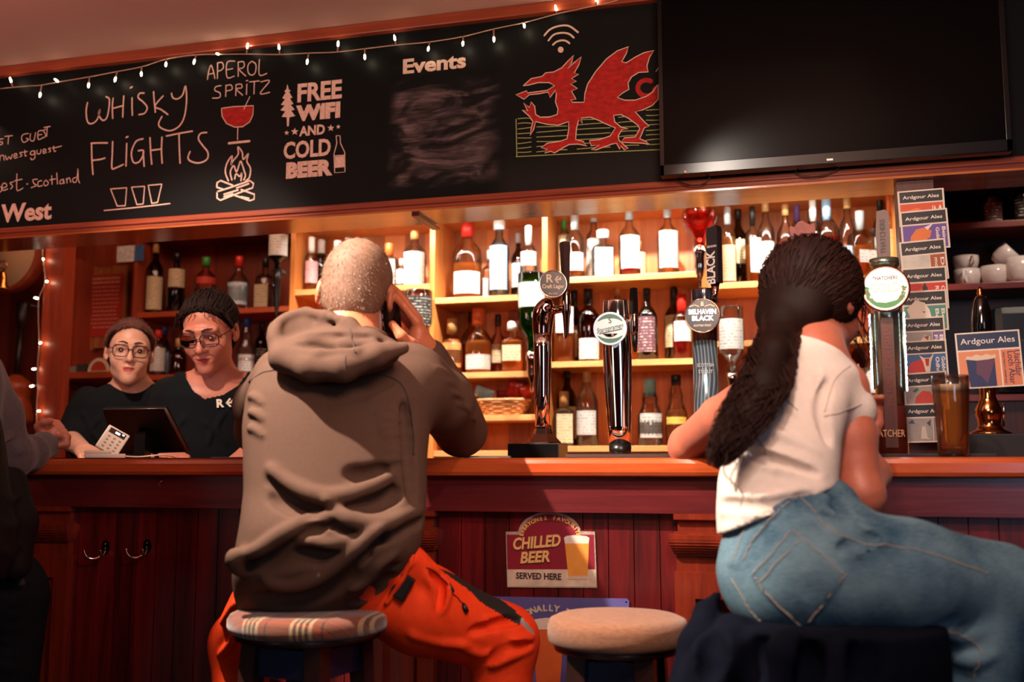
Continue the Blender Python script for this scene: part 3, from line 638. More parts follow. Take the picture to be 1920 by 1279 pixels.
# ------------------------------------------------------------------ bottles
G_clear = glass('bottle_clear_glass', (.97, .95, .92)); G_green = glass('bottle_green_glass', (.10, .32, .08)); G_dark = mat('bottle_black_glass', '#0b0807', .06, spec=.8)
G_brown = glass('bottle_brown_glass', (.30, .10, .03)); G_blue = glass('bottle_blue_glass', (.62, .80, .92)); G_olive = glass('bottle_olive_glass', (.22, .20, .07))
GL = dict(c=G_clear, g=G_green, k=G_dark, b=G_brown, u=G_blue, o=G_olive)
LQ = dict(d=glass('deep_red_spirit', (.62, .06, .03), .4, body=.2, bodycol=(.4, .02, .01)), a=glass('amber_spirit', (.95, .42, .10), .2, body=.38, bodycol=(1, .40, .09)), r=glass('red_spirit', (.85, .10, .06), .2, body=.4, bodycol=(.7, .05, .03)), o=glass('orange_spirit', (1, .45, .16), .2, body=.5, bodycol=(.95, .33, .08)), w=glass('clear_spirit', (.98, .97, .95), .2, body=.05),
          g=glass('green_spirit', (.25, .85, .25), .2, body=.35, bodycol=(.1, .6, .1)), y=glass('golden_spirit', (1, .72, .35), .2, body=.25, bodycol=(.9, .5, .18)))
CAPC = dict(k='#15110f', w='#efe9df', r='#c8281a', o='#e8692a', b='#27407a', g='#3f8f3a', c='#b98850', y='#c79a4a', s='#a9a8a6', t='#8fc7c0', p='#77508e', l='#9fc3de')
def capm(c): return mat('cap_'+c, CAPC[c], .4 if c != 's' else .3)
LABC = dict(w='#bdb8b0', c='#c2ae88', k='#1b1715', b='#93abc0', p='#e39a98', r='#b7331f', o='#d98a4a', g='#5f8f78', n='#5a2f3a', v='#7d6ba5', y='#d3a944', m='#b6c9cf')
def label_mat(c):
    n = 'label_'+c
    if n in MC: return MC[n]
    m = mat(n, LABC[c], .65); nt = m.node_tree; N = nt.nodes; L = nt.links; b = N['Principled BSDF']
    tc = N.new('ShaderNodeTexCoord'); wv = N.new('ShaderNodeTexWave'); wv.bands_direction = 'Z'; wv.inputs['Scale'].default_value = 26; wv.inputs['Distortion'].default_value = 0
    nz = N.new('ShaderNodeTexNoise'); nz.inputs['Scale'].default_value = 85; L.new(tc.outputs['Object'], nz.inputs[0]); L.new(tc.outputs['Object'], wv.inputs[0])
    mu = N.new('ShaderNodeMath'); mu.operation = 'MULTIPLY'; L.new(wv.outputs['Fac'], mu.inputs[0]); L.new(nz.outputs['Fac'], mu.inputs[1])
    r = N.new('ShaderNodeValToRGB'); r.color_ramp.elements[0].position = .44; r.color_ramp.elements[1].position = .54
    base = lin(LABC[c]); ink = tuple(x*.45 for x in base) if sum(base) > .3 else (.5, .45, .35)
    r.color_ramp.elements[0].color = (*base, 1); r.color_ramp.elements[1].color = (*ink, 1)
    L.new(mu.outputs[0], r.inputs[0]); L.new(r.outputs[0], b.inputs['Base Color']); return m
# body profiles: (radius share, height share) up to the shoulder, then neck
STY = {'round': ([(0, 0), (.9, 0), (1, .015), (1, .56), (.93, .64), (.7, .70), (.45, .745), (.34, .78), (.32, .93)], 0),
       'tall': ([(0, 0), (.9, 0), (1, .01), (1, .62), (.9, .68), (.6, .735), (.40, .78), (.37, .94)], 0),
       'square': ([(0, 0), (.92, 0), (1, .015), (1, .60), (.9, .66), (.5, .70), (.33, .73), (.31, .92)], .75),
       'squat': ([(0, 0), (.82, 0), (.95, .03), (1, .20), (1, .42), (.9, .55), (.62, .64), (.36, .69), (.30, .74), (.30, .90)], 0),
       'bulb': ([(0, 0), (.8, 0), (.92, .02), (1, .25), (.95, .45), (.72, .56), (.58, .62), (.62, .70), (.5, .78), (.40, .82), (.38, .93)], 0),
       'wine': ([(0, 0), (.92, 0), (1, .01), (1, .58), (.88, .65), (.5, .72), (.37, .78), (.35, .95)], 0)}
BOT_N = 0
def bottle(px, ytop, zs, wpx, sty, gl, lq, lvl, cap, lab, l0, l1, label, Y=1.79, group='bottles on the back bar shelves', flip=False, capr=1.15, name='bottle', labw=1.0, capn=None):
    global BOT_N; BOT_N += 1
    ztop = zpx(px, ytop, Y); H = ztop-zs; R = wpx*pxm(px, ytop, Y)/2; x = xpx(px, (ytop+600)/2, Y)
    prof, sq = STY[sty]; c = (x, Y, zs)
    t = thing(name, (x, Y, zs), label, 'bottle', group)
    pr = [(max(r*R, .0005), h*H) for r, h in prof]
    n = 20
    Mx = Matrix.Rotation(math.radians(15+ (px-960)/34+random.uniform(-6, 6)), 4, 'Z') if sq else None
    MB().lathe(c, pr, n, M=Mx, sq=sq*.5).build('glass_body', GL[gl], t)
    def rat(h):
        hs = [q[1] for q in pr]; rs = [q[0] for q in pr]; return float(np.interp(h, hs[1:], rs[1:]))
    if lq:
        hs = [0.006]+[q[1] for q in pr[2:] if .01 < q[1] < lvl*H]+[lvl*H]
        MB().lathe(c, [(rat(h)*.93 if h > .008 else rat(h)*.9, h) for h in hs], n, M=Mx, sq=sq*.5).build('liquid', LQ[lq], t)
    nr = pr[-1][0]
    ck = MB().lathe((x, Y, zs), [(nr*capr, H*(capn or prof[-1][1])-.022), (nr*capr*1.02, H-.004), (nr*capr*.9, H)], 14).build('cap', capm(cap), t)
    if lab:
        a0, a1 = l0*H, l1*H; rr = max(rat(a0), rat(a1))*1.012
        if sq:
            MB().box(-R*.74*labw, R*.74*labw, -R*.985, -R*.93, a0, a1, M=Matrix.Translation(c) @ Mx).build('label', label_mat(lab), t)
        else:
            view = math.atan2(CAM[1]-Y, CAM[0]-x)+random.uniform(-.25, .15); hw = 1.05*labw; mb = MB(); vs = []; k = 14
            for i in range(k+1):
                an = view-hw+2*hw*i/k
                for h in (a0, a1): vs.append((x+rr*math.cos(an), Y+rr*math.sin(an), zs+h))
            mb.raw(vs, [(2*i, 2*i+2, 2*i+3, 2*i+1) for i in range(k)], 0, True).build('label', label_mat(lab), t, recalc=False)
    return t
BF, BB = 1.78, 1.88
B = bottle
# left dark unit
B(290, 457, zA1, 32, 'round', 'b', None, 0, 'c', 'c', .06, .52, 'brown bottle with a tall cream label, leftmost on the dark upper shelf', BF)
B(330, 475, zA1, 33, 'wine', 'k', None, 0, 'k', 'c', .42, .72, 'black wine bottle with a pale label, second on the dark upper shelf', BF)
B(385, 483, zA1, 40, 'round', 'c', 'r', .42, 'g', 'r', .5, .62, 'clear bottle of red spirit with green cap above the older barmaid', BF)
B(447, 481, zA1, 42, 'squat', 'c', 'w', .5, 'r', 'm', .1, .5, 'clear rounded bottle with pale green label and red cap', BF)
B(497, 484, zA1, 36, 'square', 'c', 'w', .5, 'k', 'c', .1, .5, 'clear square bottle with beige label beside the upside-down black bottle', BB)
B(298, 619, zA2, 30, 'round', 'c', 'w', .7, 'r', 'w', .1, .6, 'white labelled bottle with a bright red cap beside the young barmaid', BF, capr=1.5)
B(309, 612, zA2, 24, 'round', 'u', 'w', .6, 'b', 'b', .1, .5, 'blue capped bottle half hidden behind the red capped one', BB, capr=1.4)
B(336, 635, zA2, 32, 'squat', 'b', 'a', .6, 'c', None, 0, 0, 'dark amber bottle between the two barmaids', BF)
B(463, 597, zA2, 34, 'bulb', 'c', 'w', .5, 'b', 'w', .04, .34, 'clear bottle with a blue cap behind the older barmaid shoulder', BF)
B(492, 605, zA2, 26, 'round', 'o', None, 0, 'k', 'k', .1, .5, 'dim dark bottle behind the jacketed man, below the upside-down bottle', BB)
B(112, 745, zpx(100, 778, 1.6), 20, 'squat', 'c', 'w', .5, 'k', 'w', .05, .55, 'small bottle with a white label on the low shelf at far left', 1.66)
# behind the man
B(583, 445, zB1, 26, 'round', 'c', 'o', .25, 'w', 'p', .16, .55, 'clear bottle with pink label and white cap, leftmost on its pine shelf', BF, capr=1.5, capn=.80)
B(601, 450, zB1, 28, 'tall', 'o', None, 0, 'w', None, 0, 0, 'dark green bottle with a white cap behind the pink labelled one', BB, capr=1.4, capn=.8)
B(632, 452, zB1, 30, 'tall', 'u', 'w', .5, 'w', 'w', .1, .6, 'white bottle just left of the top of the man head', BF, capr=1.3, capn=.75)
B(652, 447, zB1, 30, 'tall', 'u', 'w', .5, 'w', 'w', .1, .6, 'taller white bottle directly above the man head', BB, capr=1.3, capn=.75)
B(694, 464, zB1, 34, 'squat', 'c', 'w', .5, 'b', 'b', .1, .5, 'clear bottle with a blue stopper behind the man head', BF)
B(729, 457, zB1, 36, 'square', 'c', 'w', .6, 'o', 'w', .06, .62, 'square white labelled bottle with an orange stopper', BF, capr=1.4, capn=.84)
B(752, 486, zB1, 20, 'round', 'c', 'w', .5, 'w', 'm', .1, .6, 'small pale bottle between the orange stoppered and the tall white bottle', 1.75)
t = B(777, 433, zB1, 44, 'round', 'c', 'w', .5, 'c', 'w', .03, .60, 'tall clear bottle with big white label showing an orange fish', BF)
MB().prism([(-.006, .09), (.0, .125), (.007, .12), (.010, .085), (.013, .06), (.006, .065)], (t.location[0]-.012, t.location[1]-.044, zB1), XA, ZA, .001).build('fish_picture', mat('orange_ink', '#d8773a', .6), t)
# basket bay
t = B(876, 418, zC1, 55, 'round', 'c', 'o', .46, 'r', 'w', .06, .34, 'stout bottle of orange spirit with a white label and red cap', BF, capr=1.3, capn=.88)
B(918, 470, zC1, 30, 'square', 'c', 'y', .4, 'w', 'w', .1, .45, 'small bottle with a white label tucked behind the pale blue one', BB)
B(936, 414, zC1, 37, 'tall', 'u', 'w', .7, 'w', 'b', .10, .66, 'tall pale blue labelled bottle with a white stopper', BF, capr=1.6, capn=.95)
B(972, 438, zC1, 28, 'round', 'b', 'y', .6, 's', 'w', .2, .55, 'slim bottle with silver neck behind the white topped one', BB)
B(991, 424, zC1, 33, 'round', 'c', 'w', .5, 'w', 'w', .42, .62, 'clear bottle with a white top left of the lager tap handle', 1.76, capr=1.2, capn=.80)
B(848, 598, zC2, 45, 'squat', 'c', 'o', .62, 'c', 'o', .12, .55, 'round bottle with an orange disc label, leftmost of its shelf', BF, capr=1.5, capn=.82)
B(884, 585, zC2, 34, 'round', 'c', 'a', .5, 'k', None, 0, 0, 'black capped bottle hidden behind the round white labelled bottle', BB)
B(897, 579, zC2, 52, 'squat', 'c', 'a', .5, 'o', 'w', .06, .28, 'wide round whisky bottle with white banner label and orange cap', BF, capr=1.5, capn=.82)
B(934, 590, zC2, 34, 'squat', 'c', 'r', .5, 'k', 'c', .2, .5, 'black capped bottle behind the square amber one', BB)
B(961, 603, zC2, 46, 'square', 'c', 'a', .62, 'w', 'c', .22, .52, 'square bottle of amber whisky with a beige label', BF, capr=1.4)
# wide bay
B(1058, 396, zD1, 26, 'round', 'c', 'w', .5, 'g', 'c', .1, .66, 'bottle with a green cap behind the tap handle', BB, capr=1.2, capn=.8)
B(1078, 402, zD1, 36, 'round', 'c', 'y', .4, 's', 'w', .13, .40, 'clear bottle with grey cap and white label right of the tap handle', BF, capr=1.3, capn=.84)
B(1114, 400, zD1, 30, 'tall', 'c', 'y', .5, 's', 'w', .1, .62, 'slim bottle with a white label behind the grey patterned bottle', BB)
B(1131, 432, zD1, 44, 'square', 'c', 'w', .6, 'w', 'm', .04, .60, 'stubby clear bottle with a grey patterned front and white stopper', BF, capr=1.7, capn=.94)
B(1181, 394, zD1, 40, 'round', 'c', 'r', .18, 's', 'w', .12, .60, 'tall bottle with white label and red spirit at the bottom', BF)
B(1199, 452, zD1, 26, 'round', 'c', 'y', .5, 'c', 'c', .04, .7, 'short bottle with cream label peeping out right of the red one', BB)
B(1253, 390, zD1, 40, 'round', 'c', 'y', .55, 's', 'w', .10, .64, 'clear whisky bottle with big white label standing alone', BF)
B(1330, 440, zD1, 30, 'round', 'c', 'r', .4, 'y', 'c', .1, .5, 'bottle with cream label behind the round upside-down bottle', BB)
B(1057, 560, zD2, 44, 'square', 'c', 'o', .55, 'c', 'w', .45, .85, 'bottle of orange spirit with a pale label behind the lager spout', BF)
B(1077, 541, zD2, 30, 'round', 'b', 'a', .5, 'k', 'c', .1, .5, 'brown bottle with black cap left of the white oval label', BB, capr=1.3, capn=.8)
B(1103, 542, zD2, 42, 'round', 'b', 'a', .4, 'k', 'w', .04, .32, 'whisky bottle with white oval and square labels between the taps', BF, capr=1.3, capn=.86)
B(1158, 533, zD2, 30, 'round', 'c', 'y', .5, 'c', 'c', .1, .5, 'brown topped bottle hidden behind the middle tap', BB)
B(1213, 541, zD2, 38, 'round', 'o', None, 0, 'k', 'n', .12, .60, 'dark green bottle with a brown lettered label right of the middle tap', BF)
B(1264, 539, zD2, 38, 'round', 'b', 'r', .4, 'k', 'c', .2, .62, 'black topped bottle behind the red capped one', BB, capn=.8)
B(1278, 552, zD2, 36, 'round', 'c', 'r', .35, 'r', 'w', .28, .58, 'bottle with orange red cap and cream label left of the stout tap', BF, capr=1.5, capn=.76)
B(1063, 690, zD3, 36, 'round', 'o', None, 0, 'k', 'c', .1, .5, 'dim green bottle behind the cream bottle on the bottom shelf', BB)
B(1057, 734, zD3, 40, 'square', 'c', 'w', .5, 'c', 'c', .06, .58, 'short cream labelled bottle with cork on the bottom shelf', BF, capr=1.5, capn=.8)
B(1100, 697, zD3, 41, 'round', 'c', 'w', .5, 'c', 'w', .15, .47, 'clear gin bottle with white and green label on the bottom shelf', BF)
B(1217, 711, zD3, 48, 'bulb', 'c', 'w', .5, 't', 'w', .12, .48, 'clear bottle with a turquoise cap and white label', BF, capr=1.25, capn=.82)
B(1266, 703, zD3, 42, 'bulb', 'c', 'y', .5, 'k', 'y', .30, .40, 'clear bottle with gold lettering left of the woman elbow', BF)
# behind the woman
def E_(px, yt, wp, sty, gl, lq, lv, cp, lb, l0, l1, tx, Y=BF, **k): return B(px, yt, zE1, wp, sty, gl, lq, lv, cp, lb, l0, l1, tx, Y, **k)
E_(1366, 388, 29, 'tall', 'c', 'y', .6, 's', 'c', .05, .50, 'whisky bottle with amber topped cream label right of the black tap handle', capn=.84)
E_(1386, 391, 34, 'round', 'o', None, 0, 'k', 'c', .3, .6, 'dark green bottle with black cap behind the cream labelled one', BB)
E_(1413, 387, 30, 'square', 'c', 'a', .5, 'k', 'w', .14, .58, 'brown based bottle with white label and black cap', capn=.82)
E_(1438, 378, 31, 'tall', 'c', 'y', .5, 'c', 'w', .03, .50, 'bottle with a long white label and cork stopper')
E_(1475, 384, 34, 'round', 'c', 'r', .5, 'c', 'w', .1, .46, 'bottle with a white drop on its neck and cork top')
E_(1497, 376, 32, 'round', 'c', 'y', .5, 'p', 'w', .1, .5, 'bottle with a purple necked white stopper', BB, capn=.8)
E_(1527, 374, 34, 'round', 'c', 'w', .5, 'w', 'w', .1, .5, 'bottle with white cap and black top above the woman head', BF, capn=.8)
E_(1553, 372, 44, 'round', 'c', 'r', .52, 'l', 'w', .1, .40, 'bottle of red spirit with a blue and orange cap', BF, capn=.8)
E_(1592, 372, 32, 'tall', 'c', 'y', .3, 'c', 'b', .1, .4, 'slim clear bottle with a long glassy neck', BF)
E_(1616, 396, 48, 'square', 'c', 'o', .48, 's', 'w', .22, .40, 'large amber bottle with a grey label left of the cider tap', BF, capn=.80)
E_(1640, 430, 28, 'round', 'c', 'w', .5, 's', 'm', .1, .5, 'small bottle with silver cap just left of the cider tap handle', BB)
E_(1654, 362, 30, 'round', 'c', 'y', .5, 'k', 'w', .1, .5, 'bottle with a tall black cap left of the orange one', BB, capn=.78)
E_(1673, 360, 34, 'round', 'c', 'o', .7, 'o', 'o', .1, .55, 'orange capped orange bottle beside the ale badges', BF, capn=.76, capr=1.3)
B(1578, 655, zE3, 30, 'wine', 'k', None, 0, 's', None, 0, 0, 'black bottle glimpsed past the woman chin', BF)
B(1631, 640, zE3, 26, 'round', 'c', 'y', .5, 'c', 'w', .2, .6, 'pale bottle between the woman and the cider tap', BF)
B(1606, 620, zE3, 30, 'round', 'b', 'a', .6, 'k', 'c', .2, .5, 'brown bottle glimpsed behind the woman face', BB)
# right dark unit
B(1866, 338, zF1, 36, 'wine', 'k', None, 0, 'k', 'n', .02, .48, 'black wine bottle with a greyish label on the top right shelf', BF)
B(1922, 330, zF1, 34, 'wine', 'k', None, 0, 'b', 'k', .1, .5, 'dark bottle with a blue cap at the right edge', BF)

# ------------------------------------------------------------------ upside-down bottles on optics
M_chr = mat('chrome', '#e2dcd6', .06, 1.0); M_plk = mat('black_plastic', '#0d0c0c', .3); M_brk = mat('grey_plastic', '#5d5a58', .4)
def optic(px, ytop, yneck, yend, wpx, sty, gl, lq, lab, l0, l1, label, Y, cap='k', lvl=.6):
    zt_, zn, ze = zpx(px, ytop, Y), zpx(px, yneck, Y), zpx(px, yend, Y); x = xpx(px, (ytop+yend)/2, Y)
    t = thing('optic_bottle', (x, Y, ze), label, 'bottle', 'upside-down bottles on optics'); H = zt_-zn; R = wpx*pxm(px, ytop, Y)/2
    prof, sq = STY[sty] if isinstance(sty, str) else sty
    pr = [(max(r*R, .0006), zt_-h*H/.93) for r, h in prof][::-1]
    MB().lathe((x, Y, 0), pr, 22).build('glass_body', GL[gl], t)
    if lq:
        top = zn+(zt_-zn)*lvl
        MB().lathe((x, Y, 0), [(r*.92, h) for r, h in pr if h < top]+[(float(np.interp(top, [q[1] for q in pr], [q[0] for q in pr]))*.92, top)], 20).build('liquid', LQ[lq], t)
    if lab:
        a0, a1 = zn+l0*H, zn+l1*H; rr = float(max(np.interp(a, [q[1] for q in pr], [q[0] for q in pr]) for a in (a0, a1)))*1.012
        view = math.atan2(CAM[1]-Y, CAM[0]-x); vs = []
        for i in range(15):
            an = view-1.2+2.4*i/14
            for h in (a0, a1): vs.append((x+rr*math.cos(an), Y+rr*math.sin(an), h))
        MB().raw(vs, [(2*i, 2*i+2, 2*i+3, 2*i+1) for i in range(14)], 0, True).build('label', label_mat(lab), t, recalc=False)
    nr = pr[0][0]; hh = zn-ze
    MB().lathe((x, Y, ze), [(.006, 0), (.006, hh*.2), (nr*.7, hh*.3), (nr*1.1, hh*.5), (nr*1.1, hh*.75), (nr*1.35, hh*.8), (nr*1.35, hh), (nr*.8, hh)], 14).build('dispenser', M_chr if cap == 's' else M_plk, t)
    MB().box(x-.008, x+.008, Y, YS-.003, zn-.012, zn+.004).build('bracket', M_brk, t)
    return t
optic(520, 438, 505, 610, 36, 'round', 'k', None, 'w', .35, .95, 'upside-down black bottle with a white label on its optic', 1.63)
optic(784, 545, 640, 668, 52, 'square', 'c', 'r', 'k', .28, .86, 'upside-down square whiskey bottle with black and white label beside the man hand', 1.63, lvl=.3)
optic(997, 512, 660, 735, 52, 'round', 'g', 'g', 'w', .55, .86, 'upside-down bright green gin bottle with white label', 1.63, cap='s', lvl=.9)
glb = ([(0, 0), (.6, 0), (.9, .12), (1, .30), (.85, .50), (.5, .66), (.34, .75), (.30, .93)], 0)
optic(1312, 384, 462, 540, 66, glb, 'c', 'd', None, 0, 0, 'globe shaped upside-down bottle of red spirit above the stout tap', 1.63, cap='s', lvl=.78)
optic(1372, 575, 700, 760, 46, 'round', 'c', 'w', 'w', .35, .80, 'upside-down vodka bottle with white and red label left of the woman', 1.60, cap='s', lvl=.8)

# ------------------------------------------------------------------ snack basket and its packets
yb = 1.80; cx = xpx(945, 750, yb); zb_ = zC3+.002; wB = 52*pxm(945, 750, yb)
bk = thing('wicker_basket', (cx, yb, zb_), 'shallow woven wicker basket on the lowest lit shelf', 'basket')
M_wick = mat('wicker', '#c08a58', .6, var=.35, vscale=60)
mb = MB(); lv = 7
for k in range(lv):
    z = zb_+.006+k*.0095; g = .72+.28*k/(lv-1); pts = []
    for i in range(44):
        a = 2*math.pi*i/44; r = 1+.02*(1 if (i//2+k) % 2 else -1)
        pts.append((cx+wB*g*r*math.copysign(abs(math.cos(a))**.7, math.cos(a)), yb+.07*g*r*math.copysign(abs(math.sin(a))**.7, math.sin(a)), z))
    mb.tube(pts, .0052 if k < lv-1 else .007, 6, closed=True)
mb.build('woven_side', M_wick, bk); MB().lathe((cx, yb, zb_), [(.0005, 0), (wB*.70, 0), (wB*.70, .006), (.0005, .006)], 20, M=Matrix.Diagonal((1, .065/wB, 1, 1))).build('base', M_wick, bk)
def packet(px, py, Y, label, color, sx=.05, sz=.035, rz=.3, ry=.4):
    p = P(px, py, Y); t = MB(); R = Matrix.Translation(p) @ Matrix.Rotation(rz, 4, 'Z') @ Matrix.Rotation(ry, 4, 'Y') @ Matrix.Rotation(.4, 4, 'X'); vs = []; n = 8; fs = []
    for s in (1, -1):
        for i in range(n+1):
            for j in range(n+1):
                a, b = i/n*2-1, j/n*2-1; h = .012*max(0, (1-a**4)*(1-b**4))*(1+.3*math.sin(7*a+3*b))
                vs.append(R @ Vector((a*sx, s*h, b*sz)))
    for s in range(2):
        for i in range(n):
            for j in range(n): q = s*(n+1)**2+i*(n+1)+j; fs.append((q, q+1, q+n+2, q+n+1))
    o = t.raw(vs, fs, 0, True).build('snack_packet', mat('packet_'+color, color, .3, var=.2, vscale=30), recalc=True)
    return tag(o, label, 'packet')
packet(908, 738, 1.79, 'pale blue snack packet at the left of the basket', '#9cc4d2', .04, .026, .2, .35)
packet(965, 732, 1.80, 'tall red snack packet in the basket', '#c9241c', .032, .036, .1, .3)
packet(990, 733, 1.78, 'red snack packet at the right end of the basket', '#d63a26', .034, .028, .5, -.5)
packet(950, 741, 1.82, 'dark red snack packet lying low in the basket', '#8e1a16', .045, .02, .0, .1)

# ------------------------------------------------------------------ left wall things
zs1 = zpx(160, 697, 1.6); xs0, xs1 = xpx(78, 700, 1.6), xpx(243, 700, 1.6)
ws = thing('wall_shelf', ((xs0+xs1)/2, 1.78, zs1), 'reddish wooden wall shelf at far left behind the young barmaid', 'shelf')
MB().box(xs0, xs1, 1.6, 1.984, zs1-.03, zs1, bev=.003).build('shelf', M_redS, ws); zs2 = zpx(100, 778, 1.6)
MB().box(xs0, xs1, 1.6, 1.984, zs2-.03, zs2, bev=.003).build('shelf', M_redS, ws)
MB().box(xs0-.02, xs0, 1.6, 1.984, 0, 2.1).build('upright', M_redw, ws)
def slab(name, px0, px1, py0, py1, Y, th, m, label, cat, tilt=0.0):
    a, b = P(px0, py1, Y), P(px1, py0, Y); o = MB().box(a[0], b[0], Y, Y+th, a[2], b[2], bev=.002).build(name, m); return tag(o, label, cat)
pb = thing('plank_board', P(175, 655, 1.9), 'pale plank board hanging on the left wall behind the red notice', 'board')
a, b = P(118, 655, 1.93), P(238, 500, 1.93); n = 4
for k in range(n): MB().box(a[0]+(b[0]-a[0])*k/n+.002, a[0]+(b[0]-a[0])*(k+1)/n-.002, 1.93, 1.95, a[2]-.01*(k % 2), b[2]+.008*(k % 2)).build('plank', wood('board_plank', '#8a4522', '#c67a42', .5, 'Z'), pb)
MB().box(a[0], b[0], 1.95, 1.984, a[2]+.05, a[2]+.08).build('batten', M_redw, pb)
po = thing('poster', P(196, 620, 1.91), 'red notice with pale lettering pinned on the plank board', 'poster')
a, b = P(161, 632, 1.925), P(232, 513, 1.925); MB().box(a[0], b[0], 1.924, 1.9275, a[2], b[2]).build('sheet', mat('red_paper', '#b9301f', .6, var=.1), po)
tx = MB(); hgt = b[2]-a[2]
for k in range(13):
    zz = b[2]-hgt*(.08+.065*k); wds = random.uniform(.6, .85) if k > 2 else .8
    xx = a[0]+(b[0]-a[0])*(.5-wds/2); x1_ = a[0]+(b[0]-a[0])*(.5+wds/2)
    while xx < x1_: l = random.uniform(.008, .024); tx.box(xx, min(xx+l, x1_), 1.9232, 1.9242, zz, zz+(.010 if k < 2 else .0045)); xx += l+.005
tx.build('lettering', mat('pale_print', '#e0a684', .7), po)
cdp = thing('sticker_card', P(244, 490, 1.69), 'small white and blue card stuck at the top of the shelf upright', 'card')
a, b = P(219, 492, 1.69), P(270, 459, 1.69); mid = a[0]+(b[0]-a[0])*.66
MB().box(a[0], mid, 1.688, 1.692, a[2], b[2]).build('white_half', mat('card_white', '#cfc9c0', .6, var=.3, vscale=60), cdp); MB().box(mid, b[0], 1.688, 1.692, a[2], b[2]).build('blue_half', mat('card_blue', '#3a5a86', .6, var=.3, vscale=60), cdp)
tag(MB().box(*[xpx(88, 690, 1.66), xpx(112, 690, 1.66)], 1.66, 1.70, zs1, zs1+.025).build('white_box', mat('dim_white_card', '#b9a595', .6)), 'small white box at the left of the wall shelf', 'box')
tag(MB().box(*[xpx(116, 690, 1.68), xpx(142, 690, 1.68)], 1.68, 1.72, zs1, zs1+.034).build('grey_box', mat('dim_grey_card', '#8c7a6c', .6)), 'greyish box in the middle of the wall shelf', 'box')
tag(MB().box(*[xpx(144, 690, 1.68), xpx(160, 690, 1.68)], 1.68, 1.72, zs1, zs1+.045).build('tin', mat('green_tin', '#3c3a30', .4)), 'small dark tin beside the greyish box', 'tin')
cs = thing('beer_mat_sign', P(186, 690, 1.66), 'rounded red and white card standing on the wall shelf', 'sign')
pc_ = P(186, 690, 1.66); rr = 24*pxm(186, 690, 1.66)
MB().prism([(rr*math.cos(t_*math.pi/12), (rr*1.15)*math.sin(t_*math.pi/12)) for t_ in range(13)], (pc_[0], 1.66, zs1+.0005), XA, ZA, .004).build('card', mat('cream_card', '#d8c0a0', .6), cs)
MB().prism([(rr*.7*math.cos(t_*math.pi/12), rr*.15+(rr*.75)*math.sin(t_*math.pi/12)) for t_ in range(13)], (pc_[0], 1.6555, zs1+.0005), XA, ZA, .0008).build('red_print', mat('red_print', '#b23a26', .6), cs)
tag(MB().box(xpx(94, 770, 1.66), xpx(122, 770, 1.66), 1.70, 1.76, zs2, zs2+.05, bev=.004).build('carton', mat('dim_white_card', '#b9a595')), 'white carton on the low shelf at far left', 'carton')
# round wooden drum, ukulele and bell
dm = thing('frame_drum', P(5, 500, 1.30), 'round pale frame drum hanging at the left edge', 'drum'); pcn = P(8, 472, 1.30); R = 74*pxm(8, 472, 1.3)
MX = Matrix.Rotation(math.pi/2, 4, 'X')
MB().lathe(pcn, [(.001, 0), (R*.96, 0), (R*.96, .003), (.001, .003)], 40, M=MX).build('skin', mat('drum_skin', '#d6ae84', .7, var=.08), dm)
MB().lathe(pcn, [(R*.94, -.06), (R, -.06), (R, .004), (R*.94, .004)], 40, M=MX, caps=False).build('rim', M_redS, dm)
MB().tube([pcn+V(0, .05, R), pcn+V(0, .05, .5)], .004, 6).build('hanger', M_brk, dm)
uk = thing('ukulele', P(35, 700, 1.5), 'dark necked ukulele hanging on the left wall', 'ukulele')
tp, bt_ = P(44, 570, 1.5), P(22, 800, 1.5); d = bt_-tp
MB().tube([tp+d*.2, tp+d*.62], .014, 8).build('neck', mat('dark_fretboard', '#1c0f0b', .4), uk)
MB().tube([tp-d*.03, tp, tp+d*.12, tp+d*.2], [.02, .028, .026, .016], 10).build('headstock', mat('dark_headstock', '#241410', .4), uk)
MB().tube(spline([tp+d*.58, tp+d*.66, tp+d*.76, tp+d*.84, tp+d*.96, tp+d*1.04], 4), spline([[.02], [.07], [.062], [.075], [.085], [.02]], 4), 14).build('body', M_redS, uk)
MB().tube([tp+V(0, .02, .0), tp+V(0, .45, .01)], .004, 6).build('hanger', M_brk, uk)
be = thing('hanging_bell', P(6, 545, 1.0), 'small brass bell hanging at the left edge', 'bell'); q = P(4, 542, 1.0); s = pxm(4, 540, 1.0)
M_brass = mat('brass', '#b4763c', .18, 1.0)
MB().lathe(q, [(13*s, 0), (12.5*s, 2*s), (8.5*s, 10*s), (7*s, 20*s), (6*s, 30*s), (3*s, 34*s), (.5*s, 35*s)], 20).build('bell_body', M_brass, be)
MB().tube(spline([q+V(0, 0, 34*s), q+V(7*s, 0, 42*s), q+V(4*s, 0, 52*s), q+V(-6*s, 0, 52*s), q+V(-8*s, 0, 44*s), q+V(0, 0, 36*s)], 5), 1.2*s, 6).build('ring', M_brass, be)
MB().tube([q+V(0, 0, 50*s), q+V(0, 0, 1.05*(1.872-q[2]))], .002, 5).build('cord', M_brk, be)
ps = thing('wooden_post', (xpx(92, 700, 1.25), 1.25, 0), 'reddish wooden post wound with fairy lights at far left', 'post')
MB().box(xpx(76, 700, 1.25), xpx(112, 700, 1.25), 1.24, 1.31, 0, 2.2).build('timber', M_redw, ps)
fairy('string of fairy lights hanging down the post at far left', [(80, 440), (80, 485), (84, 528), (73, 560), (72, 600), (73, 644), (71, 692), (70, 730), (69, 771), (70, 840)], [(81, 486), (88, 528), (68, 559), (76, 643), (64, 692), (60, 724), (73, 771), (83, 458)], 1.225)
ls = MB().box(-6.4, xs0-.03, 1.90, 1.984, 0, 2.3); tag(ls.build('wood_panelling', M_redw), 'reddish wood panelling at the left end of the back wall', 'panelling')
